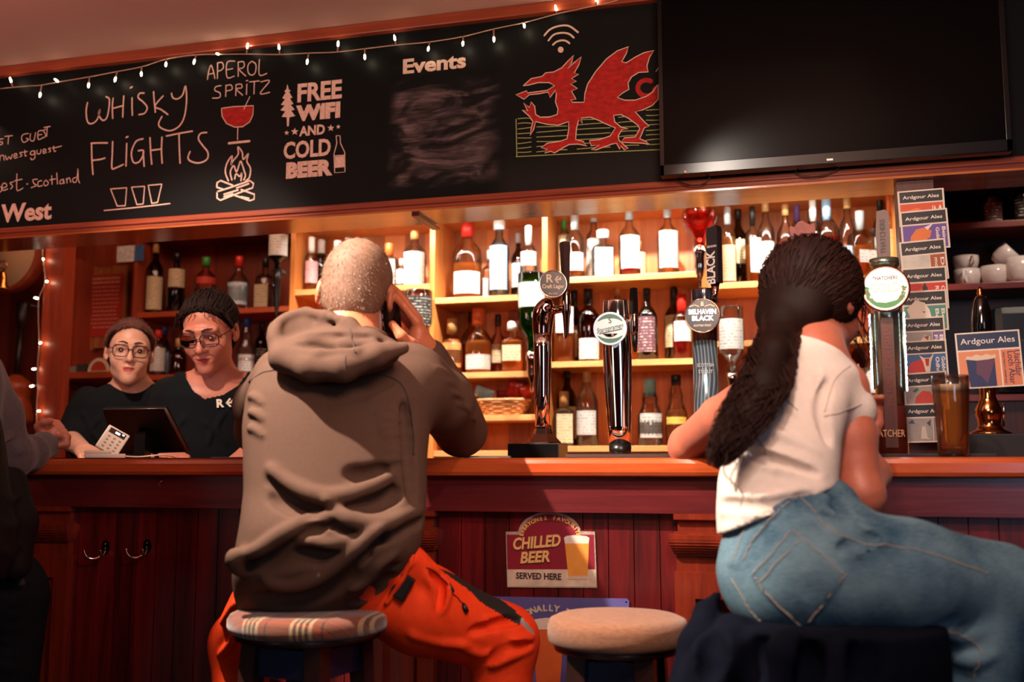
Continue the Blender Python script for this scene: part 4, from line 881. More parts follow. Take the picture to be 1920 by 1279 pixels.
# ================================================================== TELEVISION
M_tvb = mat('television_bezel', '#07080a', .22); M_tvs = mat('television_screen', '#070708', .2, spec=.10)
a = P(1238, 331, .40); b = P(1899, 281, .40); zt = 1.905; xa, xb = a[0], b[0]; zb = (a[2]+b[2])/2; ztv = zb+.53
tv = thing('television', ((xa+xb)/2, .42, zb), 'large black flat television switched off, in front of the right of the chalkboard', 'television')
MB().box(xa, xb, .402, .44, zb, ztv, bev=.004).build('casing', M_tvb, tv)
MB().box(xa+.012, xb-.014, .3995, .402, zb+.03, ztv-.014).build('screen', M_tvs, tv)
br = MB()
for q in ((xa, xa+.012, zb, ztv), (xb-.014, xb, zb, ztv), (xa, xb, zb, zb+.03), (xa, xb, ztv-.014, ztv)): br.box(q[0], q[1], .397, .402, q[2], q[3], bev=.0015)
br.build('bezel', M_tvb, tv)
MB().box((xa+xb)/2-.2, (xa+xb)/2+.2, .44, .5, zb+.18, zb+.36).build('wall_bracket', M_brk, tv)
q = P(1556, 301, .396); MB().box(q[0]-.008, q[0]+.008, .3955, .397, q[2], q[2]+.005).build('maker_badge', mat('silver_print', '#b9b5b0', .3, .6), tv)
q = P(1285, 322, .3965); MB().box(q[0]-.002, q[0]+.002, .3955, .398, q[2]-.002, q[2]+.002).build('standby_light', mat('red_led', '#ff2a1a', .4, emit=(1, .05, .02), estr=6), tv)
cb = thing('television_cable', P(1300, 345, .45), 'black cables hanging in loops under the television', 'cable')
for pts in ([(1262, 326), (1272, 340), (1296, 347), (1322, 343), (1334, 326)], [(1486, 312), (1500, 328), (1530, 330), (1562, 322), (1580, 308)]):
    MB().tube(spline([P(u, v, .45) for u, v in pts], 6), .0018, 6).build('cable', M_plk, cb)

# ================================================================== BEER TAPS
M_chrW = mat('warm_chrome', '#b59484', .10, 1.0); M_steel = mat('brushed_steel', '#a8a29c', .28, 1.0)
M_silver = mat('silver_print2', '#d9d2c6', .4); M_blackp = mat('black_badge', '#14100f', .3); M_white = mat('white_print', '#f1e9df', .5)
def view_frame(p):
    "upright frame turned to look back along the bar customer's line of sight (a badge faces the drinker)"
    d = CAM-np.array(p); d[2] = 0; d /= np.linalg.norm(d); U = np.cross((0, 0, 1.0), d); return U, V(0, 0, 1), d
def disc(name, c, r, m, parent, U, W, N, t=.006, n=40, off=0.0):
    mb = MB(); mb.prism([(r*math.cos(2*math.pi*i/n), r*math.sin(2*math.pi*i/n)) for i in range(n)], np.array(c)+N*off, U, W, t); return mb.build(name, m, parent)
def ringo(name, c, r, rt_, m, parent, U, W, n=40):
    return MB().tube([np.array(c)+r*(math.cos(2*math.pi*i/n)*U+math.sin(2*math.pi*i/n)*W) for i in range(n)], rt_, 8, closed=True).build(name, m, parent)
# craft lager fount
Y = .17; s = pxm(1020, 700, Y)
def pc1(px, py, y=Y): return P(px, py, y)
t = thing('beer_tap', (pc1(1010, 850)[0], Y, ZT), 'chrome swan neck lager tap with a round black badge, leftmost on the bar', 'beer tap', 'beer taps on the bar')
b0 = pc1(1009, 850); MB().box(b0[0]-48*s, b0[0]+48*s, Y-.055, Y+.055, ZT, ZT+.037, bev=.002).build('base_block', mat('black_gloss_base', '#070707', .25), t)
b1 = pc1(1018, 826)
MB().lathe((b1[0], Y, ZT+.037), [(34*s, 0), (35*s, 2*s), (28*s, 9*s), (19*s, 18*s), (16.5*s, 28*s), (17*s, 31*s), (15*s, 34*s)], 6, smooth=False).build('flange', M_chrW, t)
zc = ZT+.037; MB().lathe((b1[0], Y, zc+30*s), [(14.5*s, 0), (15*s, 60*s), (17*s, 150*s), (18*s, 175*s)], 28).build('column', M_chr, t)
top = V(b1[0], Y, zc+205*s)
el = MB().tube(spline([top+V(0, 0, -2*s), top+V(.5*s, 0, 22*s), top+V(4*s, -4*s, 40*s), top+V(12*s, -10*s, 52*s), top+V(20*s, -14*s, 54*s)], 6), spline([[18*s], [20*s], [21*s], [17*s], [9*s]], 6), 24); el.build('elbow', M_chrW, t)
fc = pc1(1062, 578, Y-.03); MB().tube([top+V(14*s, -8*s, 42*s), fc], [8*s, 7*s], 12).build('faucet_arm', M_chrW, t)
fa = MB().lathe((fc[0], fc[1], 0), [(3.2*s, pc1(1062, 640)[2]), (4.5*s, pc1(1062, 632)[2]), (7*s, pc1(1062, 595)[2]), (8.5*s, pc1(1062, 590)[2]), (9*s, pc1(1062, 570)[2]), (8*s, pc1(1062, 555)[2]), (7*s, pc1(1062, 548)[2])], 16).build('faucet', M_chrW, t)
h0, h1 = pc1(1061, 548, Y-.03), pc1(1059, 454, Y-.03); MB().tube([h0, h0+(h1-h0)*.08, h0+(h1-h0)*.97, h1], [5*s, 7*s, 10.5*s, 9.5*s], 4, smooth=False).build('tap_handle', mat('brown_handle', '#4a3a36', .25), t)
bc = pc1(1037, 534, Y-.045); U, W, N = view_frame(bc)
disc('badge', bc, 25*s, M_blackp, t, U, W, N, .012); rg = ringo('badge_rim', bc+N*.012, 25*s, .0018, M_chr, t, U, W)
tm = MB(); text_mb('R', 15*s/.7*1.0, bc+N*.0125+U*(-7*s)+W*(3*s), U, W, .0008, bold=.0007, mb=tm); text_mb('Craft Lager', 10*s, bc+N*.0125+W*(-8*s), U, W, .0008, bold=.0004, mb=tm, width=41*s); text_mb('4% ABV', 5*s, bc+N*.0125+W*(-20*s), U, W, .0006, mb=tm)
def arrow(mb, c, sc, U, W, N):
    ribbon(mb, [(5*sc, 0), (-3*sc, 0)], 2.2*sc, np.array(c), U, W, .0006); ribbon(mb, [(1*sc, 4.5*sc), (-3.4*sc, 0), (1*sc, -4.5*sc)], 2.2*sc, np.array(c), U, W, .0006); ribbon(mb, [(5*sc, 3.2*sc), (1.5*sc, .2*sc)], 1.8*sc, np.array(c), U, W, .0006)
arrow(tm, bc+N*.0125+U*(8*s)+W*(8*s), 1.3*s, U, W, N); tm.build('badge_lettering', mat('cream_print', '#e8dcc4', .5), t)
# middle tap
Y = .19; s = pxm(1160, 700, Y); q = pc1(1163, 850, Y)
t = thing('beer_tap', (q[0], Y, ZT), 'tall tapered chrome tap with a round white and green badge, middle of the bar', 'beer tap', 'beer taps on the bar')
zz = lambda py: P(1160, py, Y)[2]
MB().lathe((q[0], Y, 0), [(29*s, ZT), (29*s, ZT+.003), (20*s, ZT+.005)], 28).build('foot_plate', M_chr, t)
MB().lathe((q[0], Y, 0), [(20*s, ZT+.004), (21*s, zz(832))], 28).build('base_block', M_plk, t)
MB().lathe((0, 0, 0), [(21*s, zz(832)), (22*s, zz(800)), (26*s, zz(720)), (27.5*s, zz(660)), (26*s, zz(610)), (23.5*s, zz(566)), (22.5*s, zz(563)), (.5*s, zz(563))], 36, M=Matrix.Translation((0, 0, 0))).build('column', M_chr, t)
o = t.children[-1] if t.children else None
for v_ in bpy.data.objects['column.001'].data.vertices:                     # an oval column that leans a little
    f_ = (v_.co.z-ZT)/.3; v_.co.x = q[0]+v_.co.x+(-4*s*f_); v_.co.y = Y+v_.co.y*.8
bc = P(1144, 617, Y-.05); U, W, N = view_frame(bc); W2 = V(0, 0, 1)
MB().tube([bc+N*.002, bc-N*.03+W*(-.02)], [18*s, 9*s], 16).build('badge_mount', M_chr, t)
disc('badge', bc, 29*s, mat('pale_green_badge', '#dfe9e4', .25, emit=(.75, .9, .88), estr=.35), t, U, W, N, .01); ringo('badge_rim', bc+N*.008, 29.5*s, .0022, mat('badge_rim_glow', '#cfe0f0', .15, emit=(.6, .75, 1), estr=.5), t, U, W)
for sg in (1, -1):
    g = MB()
    arc = [(27*s*math.cos(x_), sg*27*s*math.sin(x_)) for x_ in np.linspace(.5, math.pi-.5, 16)]+[(17*s*math.cos(x_)*1.3, sg*(10*s+9*s*math.sin(x_))) for x_ in np.linspace(math.pi-.5, .5, 16)]
    g.prism(arc, bc+N*.0102, U, W, .0008).build('badge_band', mat('badge_green', '#4a8f7c', .4), t)
tm = MB(); Ut = U*math.cos(.22)+W*math.sin(.22); Wt = np.cross(N, Ut); text_mb('Staropramen', 13*s, bc+N*.0112+W*(-3.5*s), Ut, Wt, .0008, shear=.35, mb=tm, width=50*s); tm.build('badge_lettering', mat('dark_green_print', '#1f3a34', .4), t); tm = MB(); ribbon(tm, [(-20*s, -8*s), (22*s, -3*s+4*s)], 1.6*s, bc+N*.0112+W*(-2*s), U, W, .0006); tm.build('badge_underline', mat('dark_green_print', '#1f3a34', .4), t); tm = MB(); text_mb('S', 15*s, bc+N*.0112+W*(10*s), U, W, .0008, mb=tm)
tm.build('badge_lettering', mat('dark_green_print', '#1f3a34', .4), t)
h0 = P(1188, 625, Y-.02); MB().tube([P(1178, 600, Y), h0+V(0, 0, .03)], [6*s, 6*s], 10).build('faucet_arm', M_chr, t)
MB().tube([P(1188, 588, Y-.02), P(1189, 592, Y-.02), P(1189, 622, Y-.02), P(1190, 628, Y-.02)], [7*s, 8*s, 8*s, 5*s], 14).build('faucet', M_chrW, t)
MB().tube([P(1190, 622, Y-.02), P(1190, 640, Y-.02), P(1191, 660, Y-.02)], [6*s, 5.5*s, 2.5*s], 12).build('spout', M_plk, t)
MB().tube([P(1188, 590, Y-.02), P(1188, 542, Y-.02), P(1188, 540, Y-.02)], [9*s, 7*s, 6*s], 4, smooth=False).build('tap_handle', M_plk, t)
# stout tap
Y = .20; s = pxm(1320, 650, Y); q = P(1323, 700, Y)
t = thing('beer_tap', (q[0], Y, ZT), 'stout tap with a tall black square handle and round badge, left of the woman', 'beer tap', 'beer taps on the bar')
zz = lambda py: P(1323, py, Y)[2]
def stout_mat():
    m = bpy.data.materials.new('blue_steel_column'); m.use_nodes = True; nt = m.node_tree; N_ = nt.nodes; L = nt.links; b_ = N_['Principled BSDF']; b_.inputs['Metallic'].default_value = .6; b_.inputs['Roughness'].default_value = .25
    tc = N_.new('ShaderNodeTexCoord'); wv = N_.new('ShaderNodeTexWave'); wv.inputs['Scale'].default_value = 38; wv.inputs['Distortion'].default_value = 9; wv.inputs['Detail'].default_value = 0; wv.inputs['Detail Scale'].default_value = .25; L.new(tc.outputs['Object'], wv.inputs[0])
    r = N_.new('ShaderNodeValToRGB'); r.color_ramp.elements[0].position = .55; r.color_ramp.elements[1].position = .8; r.color_ramp.elements[0].color = (*lin('#5f7f92'), 1); r.color_ramp.elements[1].color = (*lin('#b9ccd6'), 1)
    L.new(wv.outputs['Fac'], r.inputs[0]); L.new(r.outputs[0], b_.inputs['Base Color']); return m
MB().lathe((q[0], Y, 0), [(23*s, ZT), (23*s, zz(640))], 32).build('column', stout_mat(), t)
MB().lathe((q[0], Y, 0), [(23.4*s, zz(640)), (23.4*s, zz(546)), (22*s, zz(543)), (.5*s, zz(543))], 32).build('column_cap', mat('dark_blue_gloss', '#20222e', .15, coat=.4), t)
ringo('top_ring', V(q[0], Y, zz(546)), 23.4*s, .0015, M_chrW, t, XA, YB)
bc = P(1317, 593, Y-.055); U, W, N = view_frame(bc)
MB().tube([bc, bc-N*.03], [12*s, 12*s], 16).build('badge_mount', M_chr, t)
disc('badge', bc, 31*s, mat('dark_slate_badge', '#3d4a52', .25), t, U, W, N, .01); ringo('badge_rim', bc+N*.009, 31*s, .002, M_chrW, t, U, W)
for tx_, hy_, wd_ in (('BELHAVEN', 3, 50), ('BLACK', -9, 40)): text_mb(tx_, 12.5*s, bc+N*.0105+W*(hy_*s), U, W, .001, bold=.0009, width=wd_*s).build('badge_lettering', mat('lit_badge_print', '#dfeaf2', .4, emit=(.75, .88, 1), estr=.6), t)
tm = MB(); text_mb('SCOTTISH STOUT', 5*s, bc+N*.0105+W*(-20*s), U, W, .0008, bold=.0003, mb=tm, width=32*s); tm.build('badge_lettering', mat('cream_print', '#e8dcc4', .5), t); tm = MB()
for dx in (-14, 14): ribbon(tm, [(dx*s-9*s, 17*s), (dx*s, 20*s), (dx*s+8*s, 17*s)], 2*s, bc+N*.0105, U, W, .0006)
tm.prism([(-3*s, 18*s), (3*s, 18*s), (2*s, 26*s), (-2*s, 26*s)], bc+N*.0105, U, W, .0006); tm.build('badge_ornament', mat('cream_print', '#e8dcc4', .5), t)
tm = MB(); cc = V(q[0], Y, 0)+N*(23.6*s)
text_mb('SCOTTISH', 9*s, cc+W*zz(690), U, W, .0006, mb=tm, width=30*s); text_mb('STOUT', 9*s, cc+W*zz(702), U, W, .0006, mb=tm, width=26*s); tm.build('column_lettering', mat('pale_blue_print', '#cfe0ea', .4), t)
h0, h1 = P(1341, 545, Y-.03), P(1341, 430, Y-.03); U, W, N = view_frame(h0); UU = (U*math.cos(.5)+N*math.sin(.5)); NN = np.cross(UU, W)
hb = 11.5*s; o = V(h0[0], h0[1], 0)
MB().prism([(-hb, zz(536)), (hb, zz(536)), (hb, zz(440)), (hb*.9, zz(431)), (-hb*.9, zz(434)), (-hb, zz(444))], o, UU, W, (-hb*.8, hb*.8)).build('tap_handle', mat('black_handle', '#15131a', .3), t)
MB().tube([V(h0[0], h0[1], zz(536)), V(h0[0], h0[1], zz(556)), V(h0[0]-.003, h0[1], zz(572))], [9*s, 5*s, 8*s], 12).build('handle_stem', M_chrW, t)
tm = MB(); fo = o+NN*(hb*.81); text_mb('BLACK', 17*s/.7, fo+UU*(5.5*s)+W*zz(509), W, -UU, .0008, bold=.0007, mb=tm, width=62*s)
text_mb('BELHAVEN', 6*s, fo+W*zz(471), UU, W, .0006, mb=tm, width=19*s); tm.build('handle_lettering', mat('grey_white_print', '#cfc8c0', .5), t)
# cider tap
Y = .20; s = pxm(1665, 650, Y); q = P(1667, 700, Y); zz = lambda py: P(1667, py, Y)[2]
t = thing('beer_tap', (q[0], Y, ZT), 'cider tap with a lit round white badge and brown column, right of the woman', 'beer tap', 'beer taps on the bar')
M_ciw = wood('cider_wood', '#3a130e', '#5e2418', .4, 'Z'); M_cis = mat('satin_silver', '#9fae9c', .25, .9)
U, W, N = view_frame(q); cc = V(q[0], q[1], 0)
MB().lathe((q[0], Y, 0), [(27*s, ZT), (27*s, zz(765)), (26*s, zz(763))], 28).build('column_base', M_ciw, t)
MB().lathe((q[0], Y, 0), [(25.5*s, zz(763)), (25.5*s, zz(585)), (24*s, zz(500)), (27*s, zz(500)), (27*s, zz(486)), (.5*s, zz(484))], 28).build('column', M_cis, t)
MB().prism([(-11*s, zz(840)), (11*s, zz(840)), (11*s, zz(604)), (9*s, zz(598)), (-9*s, zz(598)), (-11*s, zz(604))], cc+N*(24*s), U, W, .005).build('front_strip', M_ciw, t)
tm = MB(); text_mb('THE FAMILY CIDER MAKERS', 10*s/.7, cc+N*(24*s+.0052)+U*(5*s)+W*zz(688), W, -U, .0008, mb=tm, width=150*s); tm.build('column_lettering', mat('red_brown_print', '#7d2c22', .4), t)
tm = MB(); text_mb('ATCHER', 13*s/.7, cc+N*(27*s+.004)+W*zz(820), U, W, .0008, mb=tm, width=46*s); tm.build('column_lettering', mat('gold_print', '#d8a878', .4), t)
M_led = mat('white_led_strip', '#dfe6ff', .4, emit=(.78, .82, 1.0), estr=5)
for sg, k0, k1 in ((-1, 588, 730), (1, 588, 735)):
    pts = [cc+U*(sg*(29.5*s+random.uniform(0, 1.2*s)))+W*zz(k0+(k1-k0)*i/30)+N*.01 for i in range(31)]
    MB().tube(pts, [(1.6+.8*(i % 2))*s for i in range(31)], 6).build('light_strip', M_led, t)
    MB().tube([cc+U*(sg*27*s)+W*zz(k0)+N*.01, cc+U*(sg*27*s)+W*zz(k1)+N*.01], 2.2*s, 6).build('strip_holder', M_cis, t)
bc = P(1660, 543, Y-.06)
MB().tube([bc-N*.002, bc-N*.04], [22*s, 14*s], 20).build('badge_mount', M_chrW, t)
disc('badge', bc, 39*s, mat('lit_white_badge', '#eef4ee', .3, emit=(.9, 1, .94), estr=.55), t, U, W, N, .012); ringo('badge_rim', bc+N*.008, 40*s, .0042, mat('bronze_rim', '#8a5f50', .25, .9), t, U, W, 48)
g = MB(); g.prism([(36*s*math.cos(x_), 36*s*math.sin(x_)) for x_ in np.linspace(math.pi*1.08, math.pi*1.92, 24)]+[(18*s, -22*s), (0, -26*s), (-16*s, -24*s)], bc+N*.0122, U, W, .0006)
for k in range(60):
    x_ = random.choice((random.uniform(-.75, .12), random.uniform(math.pi-.12, math.pi+.75))); r_ = random.uniform(29, 36)*s
    g.prism([(r_*math.cos(x_)+2.2*s*math.cos(j), r_*math.sin(x_)+1.7*s*math.sin(j)) for j in range(6)], bc+N*(.0122+.0002*(k % 4)), U, W, .0005)
g.build('badge_leaves', mat('orchard_green', '#3f9a4e', .4), t)
g = MB()
for k in range(22):
    x_ = random.choice((random.uniform(-.7, .05), random.uniform(math.pi-.05, math.pi+.7))); r_ = random.uniform(30, 35)*s
    g.prism([(r_*math.cos(x_)+1.2*s*math.cos(j), r_*math.sin(x_)+1.2*s*math.sin(j)) for j in range(6)], bc+N*.0134, U, W, .0005)
g.build('badge_apples', mat('apple_red', '#d8562a', .4), t)
tm = MB(); text_mb('THATCHERS', 9*s, bc+N*.0125+W*(17*s), U, W, .0008, bold=.0003, mb=tm, width=44*s); tm.build('badge_lettering', mat('brown_print', '#6b4a34', .4), t); pass
tm = MB(); text_mb('GOLD', 24*s, bc+N*.0125+W*(-6*s), U, W, .0008, mb=tm, width=50*s); tm.build('badge_lettering', mat('pale_gold_print', '#d8dcc8', .4), t)
ho = P(1668, 486, Y); MB().prism([(-12*s, zz(486)), (12*s, zz(486)), (13*s, zz(440)), (11.5*s, zz(397)), (4*s, zz(394)), (-10*s, zz(396)), (-13*s, zz(440))], cc-N*.0, U, W, (-.008, .008)).build('tap_handle', M_ciw, t)
tm = MB(); text_mb('THATCHERS', 13*s, cc+N*.0084+U*(4*s)+W*zz(444), W, -U, .0008, bold=.0003, mb=tm, width=66*s); tm.build('handle_lettering', mat('dark_print', '#1f0d0a', .5), t)
# tap behind the woman with the carved wooden crest
Y = .24; s = pxm(1505, 450, Y); q = P(1506, 470, Y); zz = lambda py: P(1506, py, Y)[2]
t = thing('beer_tap', (q[0], Y, ZT), 'tap behind the woman with a carved reddish crest above her head', 'beer tap', 'beer taps on the bar')
MB().lathe((q[0], Y, 0), [(24*s, ZT), (20*s, ZT+.02), (18*s, zz(620)), (17*s, zz(540)), (8*s, zz(532))], 24).build('column', M_chr, t)
M_car = mat('carved_red_wood', '#8a3a2a', .5, var=.3, vscale=90, bump=.4)
MB().prism([(-9*s, zz(535)), (9*s, zz(535)), (7*s, zz(450)), (-7*s, zz(450))], V(q[0], Y, 0), XA, ZA, (-.008, .008)).build('tap_handle', M_car, t)
MB().prism([(-20*s, zz(452)), (-24*s, zz(430)), (-22*s, zz(424)), (-14*s, zz(427)), (-8*s, zz(418)), (0, zz(415)), (6*s, zz(420)), (14*s, zz(424)), (22*s, zz(420)), (23*s, zz(436)), (16*s, zz(452))], V(q[0], Y, 0), XA, ZA, (-.014, .012)).build('crest', M_car, t)

# ================================================================== ALE BADGES on the post
bands = mat('badge_dark_band', '#141519', .45); M_card = mat('badge_cream_card', '#e3d8c6', .5)
TXT = mat('badge_white_print', '#eee6da', .5)
pal = [('#d8532e', 'orange', 'topmost ale badge on the post, orange picture'), ('#6a4fa0', 'purple', 'purple ale badge with an orange animal head'), ('#a8572f', 'landscape', 'ale badge with pale sky picture and brown strip'), ('#d2382a', 'red', 'ale badge with a red picture and a dark horn'), ('#2f8a52', 'green', 'green ale badge with a white goat'),
       ('#7d6a9c', 'grey goat', 'ale badge with a small goat and purple strip'), ('#3a6aa0', 'blue', 'blue ale badge with a red and white cow'), ('#b8b0a4', 'grey cow', 'pale ale badge with a red calf head'), ('#8f8a84', 'grey', 'lowest ale badge, grey with pale figures')]
rc = [(1686, 1770, 353, 425), (1691, 1777, 391, 470), (1691, 1774, 448, 528), (1694, 1775, 499, 582), (1694, 1775, 543, 622), (1696, 1771, 593, 670), (1696, 1775, 637, 708), (1696, 1776, 697, 770), (1697, 1772, 756, 830)]
tilt = [.02, .035, .05, .02, .02, .02, .03, .05, .015]
Mcols = {}
for i, (x0, x1, y0, y1) in enumerate(rc):
    Yb = YP-.004-.0052*(i+1); a, b = P(x0, y1, Yb), P(x1, y0, Yb); w_, h_ = b[0]-a[0], b[2]-a[2]; c = (a+b)/2
    U = V(math.cos(tilt[i]), 0, math.sin(tilt[i])); W = V(-math.sin(tilt[i]), 0, math.cos(tilt[i])); N = V(0, -1, 0)
    t = thing('ale_badge', tuple(c), pal[i][2]+' in the column of badges', 'badge', 'ale badges on the post')
    R_ = lambda u0, u1, v0, v1, m_, nm, t0=.0003, t1=.0007: MB().prism([(u0*w_, v0*h_), (u1*w_, v0*h_), (u1*w_, v1*h_), (u0*w_, v1*h_)], c, U, W, (t0, t1)).build(nm, m_, t)
    R_(-.5, .5, -.5, .5, M_card, 'card', -.004, .0003)
    R_(-.46, .46, .16, .46, bands, 'name_band')
    tm = MB(); text_mb('Ardgour Ales', .013, c+N*.0008+W*(.26*h_), U, W, .0005, bold=.0002, mb=tm, width=w_*.78); tm.build('badge_lettering', TXT, t)
    base = mat('badge_'+pal[i][1].replace(' ', '_'), pal[i][0], .5)
    if i in (5, 7, 8): R_(-.46, .18, -.46, .12, mat('badge_grey_sky', '#a9a49c', .5, var=.15, vscale=40), 'picture'); R_(.2, .46, -.46, .12, base, 'title_strip')
    elif i == 2: R_(-.46, .12, -.46, .12, mat('badge_pale_sky', '#c9c8bc', .5, var=.2, vscale=30), 'picture'); R_(.14, .46, -.46, .12, base, 'title_strip')
    else: R_(-.46, .46, -.46, .12, base, 'picture')
    tm = MB()
    for k, s_ in enumerate((('C', 'S'), ('Beinn', 'Gobhr'), ('Dol', 'mo G'), ('Cairn', 'Ruadh'), ('Boc', 'Ban'), ('Bad', 'Frao'), ('Gobhr', 'Odhr'), (), ())[i]):
        text_mb(s_, .012, c+N*.0009+U*(w_*(.36-.13*k))+W*(-.17*h_), -W, U, .0005, bold=.0003, mb=tm, width=h_*.42)
    if tm.v: tm.build('badge_lettering', TXT, t)
    def blob(pts, col, nm='animal_picture', t1=.0012): MB().prism([(u*w_, v*h_) for u, v in pts], c, U, W, (.0004, t1)).build(nm, mat('ink_'+col.strip('#'), col, .5), t)
    if i == 0: blob([(-.4, -.1), (-.1, .0), (.05, -.1), (.0, -.4), (-.4, -.4)], '#e87a3e'); 
    if i == 1: blob([(-.36, -.46), (-.3, -.15), (-.18, .02), (.0, .06), (.14, -.04), (.1, -.2), (-.02, -.28), (-.02, -.46)], '#e07a38'); blob([(.0, .06), (.1, .10), (.2, .16), (.06, -.02)], '#efe6d8', t1=.0016)
    if i == 3: blob([(-.46, -.3), (-.1, .0), (.02, .06), (-.02, -.2), (-.3, -.46), (-.46, -.46)], '#e25a30'); blob([(-.06, .0), (.0, .14), (.06, .0), (.02, -.2)], '#2a2422', t1=.0016)
    if i == 4: blob([(-.4, .05), (-.2, .26), (.0, .2), (.1, .02), (.14, -.2), (.04, -.3), (-.1, -.46), (-.3, -.3)], '#e9dfcd'); blob([(-.06, -.02), (.0, -.02), (-.02, -.06)], '#3a2f2a', t1=.0016)
    if i == 5: blob([(-.1, -.1), (.0, .04), (.14, .0), (.1, -.3), (-.05, -.4)], '#e3d6c2'); blob([(-.02, .0), (.1, .02), (.08, -.1)], '#9a4a34', t1=.0016)
    if i == 6: blob([(-.46, -.46), (-.36, -.1), (-.1, .0), (.1, -.05), (.06, -.46)], '#c9342a'); blob([(-.14, .1), (-.06, -.1), (-.02, -.36), (.08, -.36), (.12, -.1), (.2, .14), (.1, .02), (-.04, .02)], '#efe4d4', t1=.0016); blob([(-.02, .0), (.08, .0), (.06, -.2), (.0, -.2)], '#c9342a', t1=.002)
    if i == 7: blob([(-.3, -.46), (-.24, -.15), (-.08, .02), (.1, -.02), (.16, -.2), (.12, -.46)], '#c9402f'); blob([(-.3, .02), (-.2, .1), (-.15, .04), (-.24, -.02)], '#2f7a52', t1=.0016)
    if i == 8: blob([(-.12, -.4), (-.08, -.1), (.0, -.08), (.04, -.36), (.1, -.42)], '#d8d0c0'); blob([(.04, .0), (.14, .08), (.12, -.1)], '#4a4a52', t1=.0016); blob([(-.4, .0), (-.3, .1), (-.24, -.02)], '#4a5270', t1=.0016)

# ================================================================== HAND PUMP
Y = .30; s = pxm(1855, 700, Y); q = P(1856, 815, Y); zz = lambda py: P(1856, py, Y)[2]
t = thing('hand_pump', (q[0], Y, ZT), 'brass beer hand pump with black handle and square orange and blue badge', 'hand pump')
MB().box(q[0]-60*s, q[0]+60*s, Y-.07, Y+.07, ZT, zz(815), bev=.003).build('plinth', mat('black_plinth', '#0a0706', .6), t)
M_cop = mat('polished_brass', '#c07a48', .14, 1.0)
MB().lathe((q[0], Y, 0), [(38*s, zz(815)), (38*s, zz(812)), (25*s, zz(806)), (20*s, zz(798)), (21*s, zz(786)), (24*s, zz(778)), (24*s, zz(768)), (18*s, zz(756)), (14*s, zz(744)), (15*s, zz(720)), (15*s, zz(690)), (14*s, zz(640)), (18*s, zz(632))], 32).build('pillar', M_cop, t)
MB().tube([V(q[0]+24*s, Y, zz(800)), V(q[0]+26*s, Y, zz(770)), V(q[0]+27*s, Y, zz(756))], 2.5*s, 8).build('side_pin', M_chr, t)
MB().lathe((q[0]-3*s, Y, 0), [(13*s, zz(640)), (18*s, zz(628)), (19*s, zz(605)), (16*s, zz(580)), (11.5*s, zz(562)), (9*s, zz(556))], 28).build('pump_handle', mat('ebony_handle', '#0a0807', .08, coat=.6), t)
MB().lathe((q[0]-3*s, Y, 0), [(9.5*s, zz(566)), (9*s, zz(556)), (5*s, zz(553)), (6.5*s, zz(549)), (5*s, zz(546)), (5.5*s, zz(543)), (4*s, zz(539)), (.5*s, zz(537))], 20).build('finial', M_cop, t)
c = P(1855, 674, Y-.05); tl = .04; U = V(math.cos(tl), 0, math.sin(tl)); W = V(-math.sin(tl), 0, math.cos(tl)); N = V(0, -1, 0); wd, hd_ = 108*s*1.02, 104*s
def R2(u0, u1, v0, v1, m_, nm, t0=.0002, t1=.0008): return MB().prism([(u0*wd, v0*hd_), (u1*wd, v0*hd_), (u1*wd, v1*hd_), (u0*wd, v1*hd_)], c, U, W, (t0, t1)).build(nm, m_, t)
MB().tube([V(q[0], Y, c[2]), c+V(0, .004, 0)], .006, 8).build('badge_clip', M_chr, t)
R2(-.5, .5, -.5, .5, M_card, 'badge', -.003, .0003); R2(-.475, .475, .19, .475, mat('badge_navy', '#1f3150', .5), 'name_band'); R2(-.475, .16, -.475, .16, mat('badge_salmon', '#d98a62', .5), 'picture'); R2(.185, .475, -.475, .16, mat('badge_salmon2', '#d67f58', .5), 'title_strip')
MB().prism([(u*wd, v*hd_) for u, v in ((-.36, .02), (.08, .02), (.08, -.475), (-.33, -.475))], c, U, W, (.0008, .0014)).build('glass_picture', mat('ink_navy', '#27305a', .5), t)
MB().prism([(u*wd, v*hd_) for u, v in ((-.2, .02), (.08, .0), (.02, -.2), (-.06, -.42), (-.14, -.3), (-.22, -.24))], c, U, W, (.0014, .0018)).build('glass_picture', mat('ink_plum', '#5f3a52', .5), t)
MB().prism([(u*wd, v*hd_) for u, v in ((-.38, .02), (-.34, .08), (-.28, .06), (-.2, .1), (-.12, .07), (-.04, .1), (.03, .07), (.1, .08), (.1, .02), (-.02, .0), (-.2, -.01))], c, U, W, (.0018, .0024)).build('glass_picture', mat('ink_foam', '#d9c4ae', .5), t)
tm = MB(); text_mb('Ardgour Ales', .02, c+N*.001+W*(.29*hd_), U, W, .0006, mb=tm, width=wd*.84); tm.build('badge_lettering', TXT, t)
tm = MB(); text_mb('Uachdar', .019, c+N*.001+U*(.385*wd)+W*(-.09*hd_), -W, U, .0006, mb=tm, width=hd_*.46); text_mb('Loch Abar', .019, c+N*.001+U*(.285*wd)+W*(-.16*hd_), -W, U, .0006, mb=tm, width=hd_*.58); text_mb('PALE MALTY CREAM ALE', .006, c+N*.001+U*(.21*wd)+W*(-.16*hd_), -W, U, .0006, mb=tm, width=hd_*.55); tm.build('badge_lettering', mat('navy_print', '#22305a', .5), t)

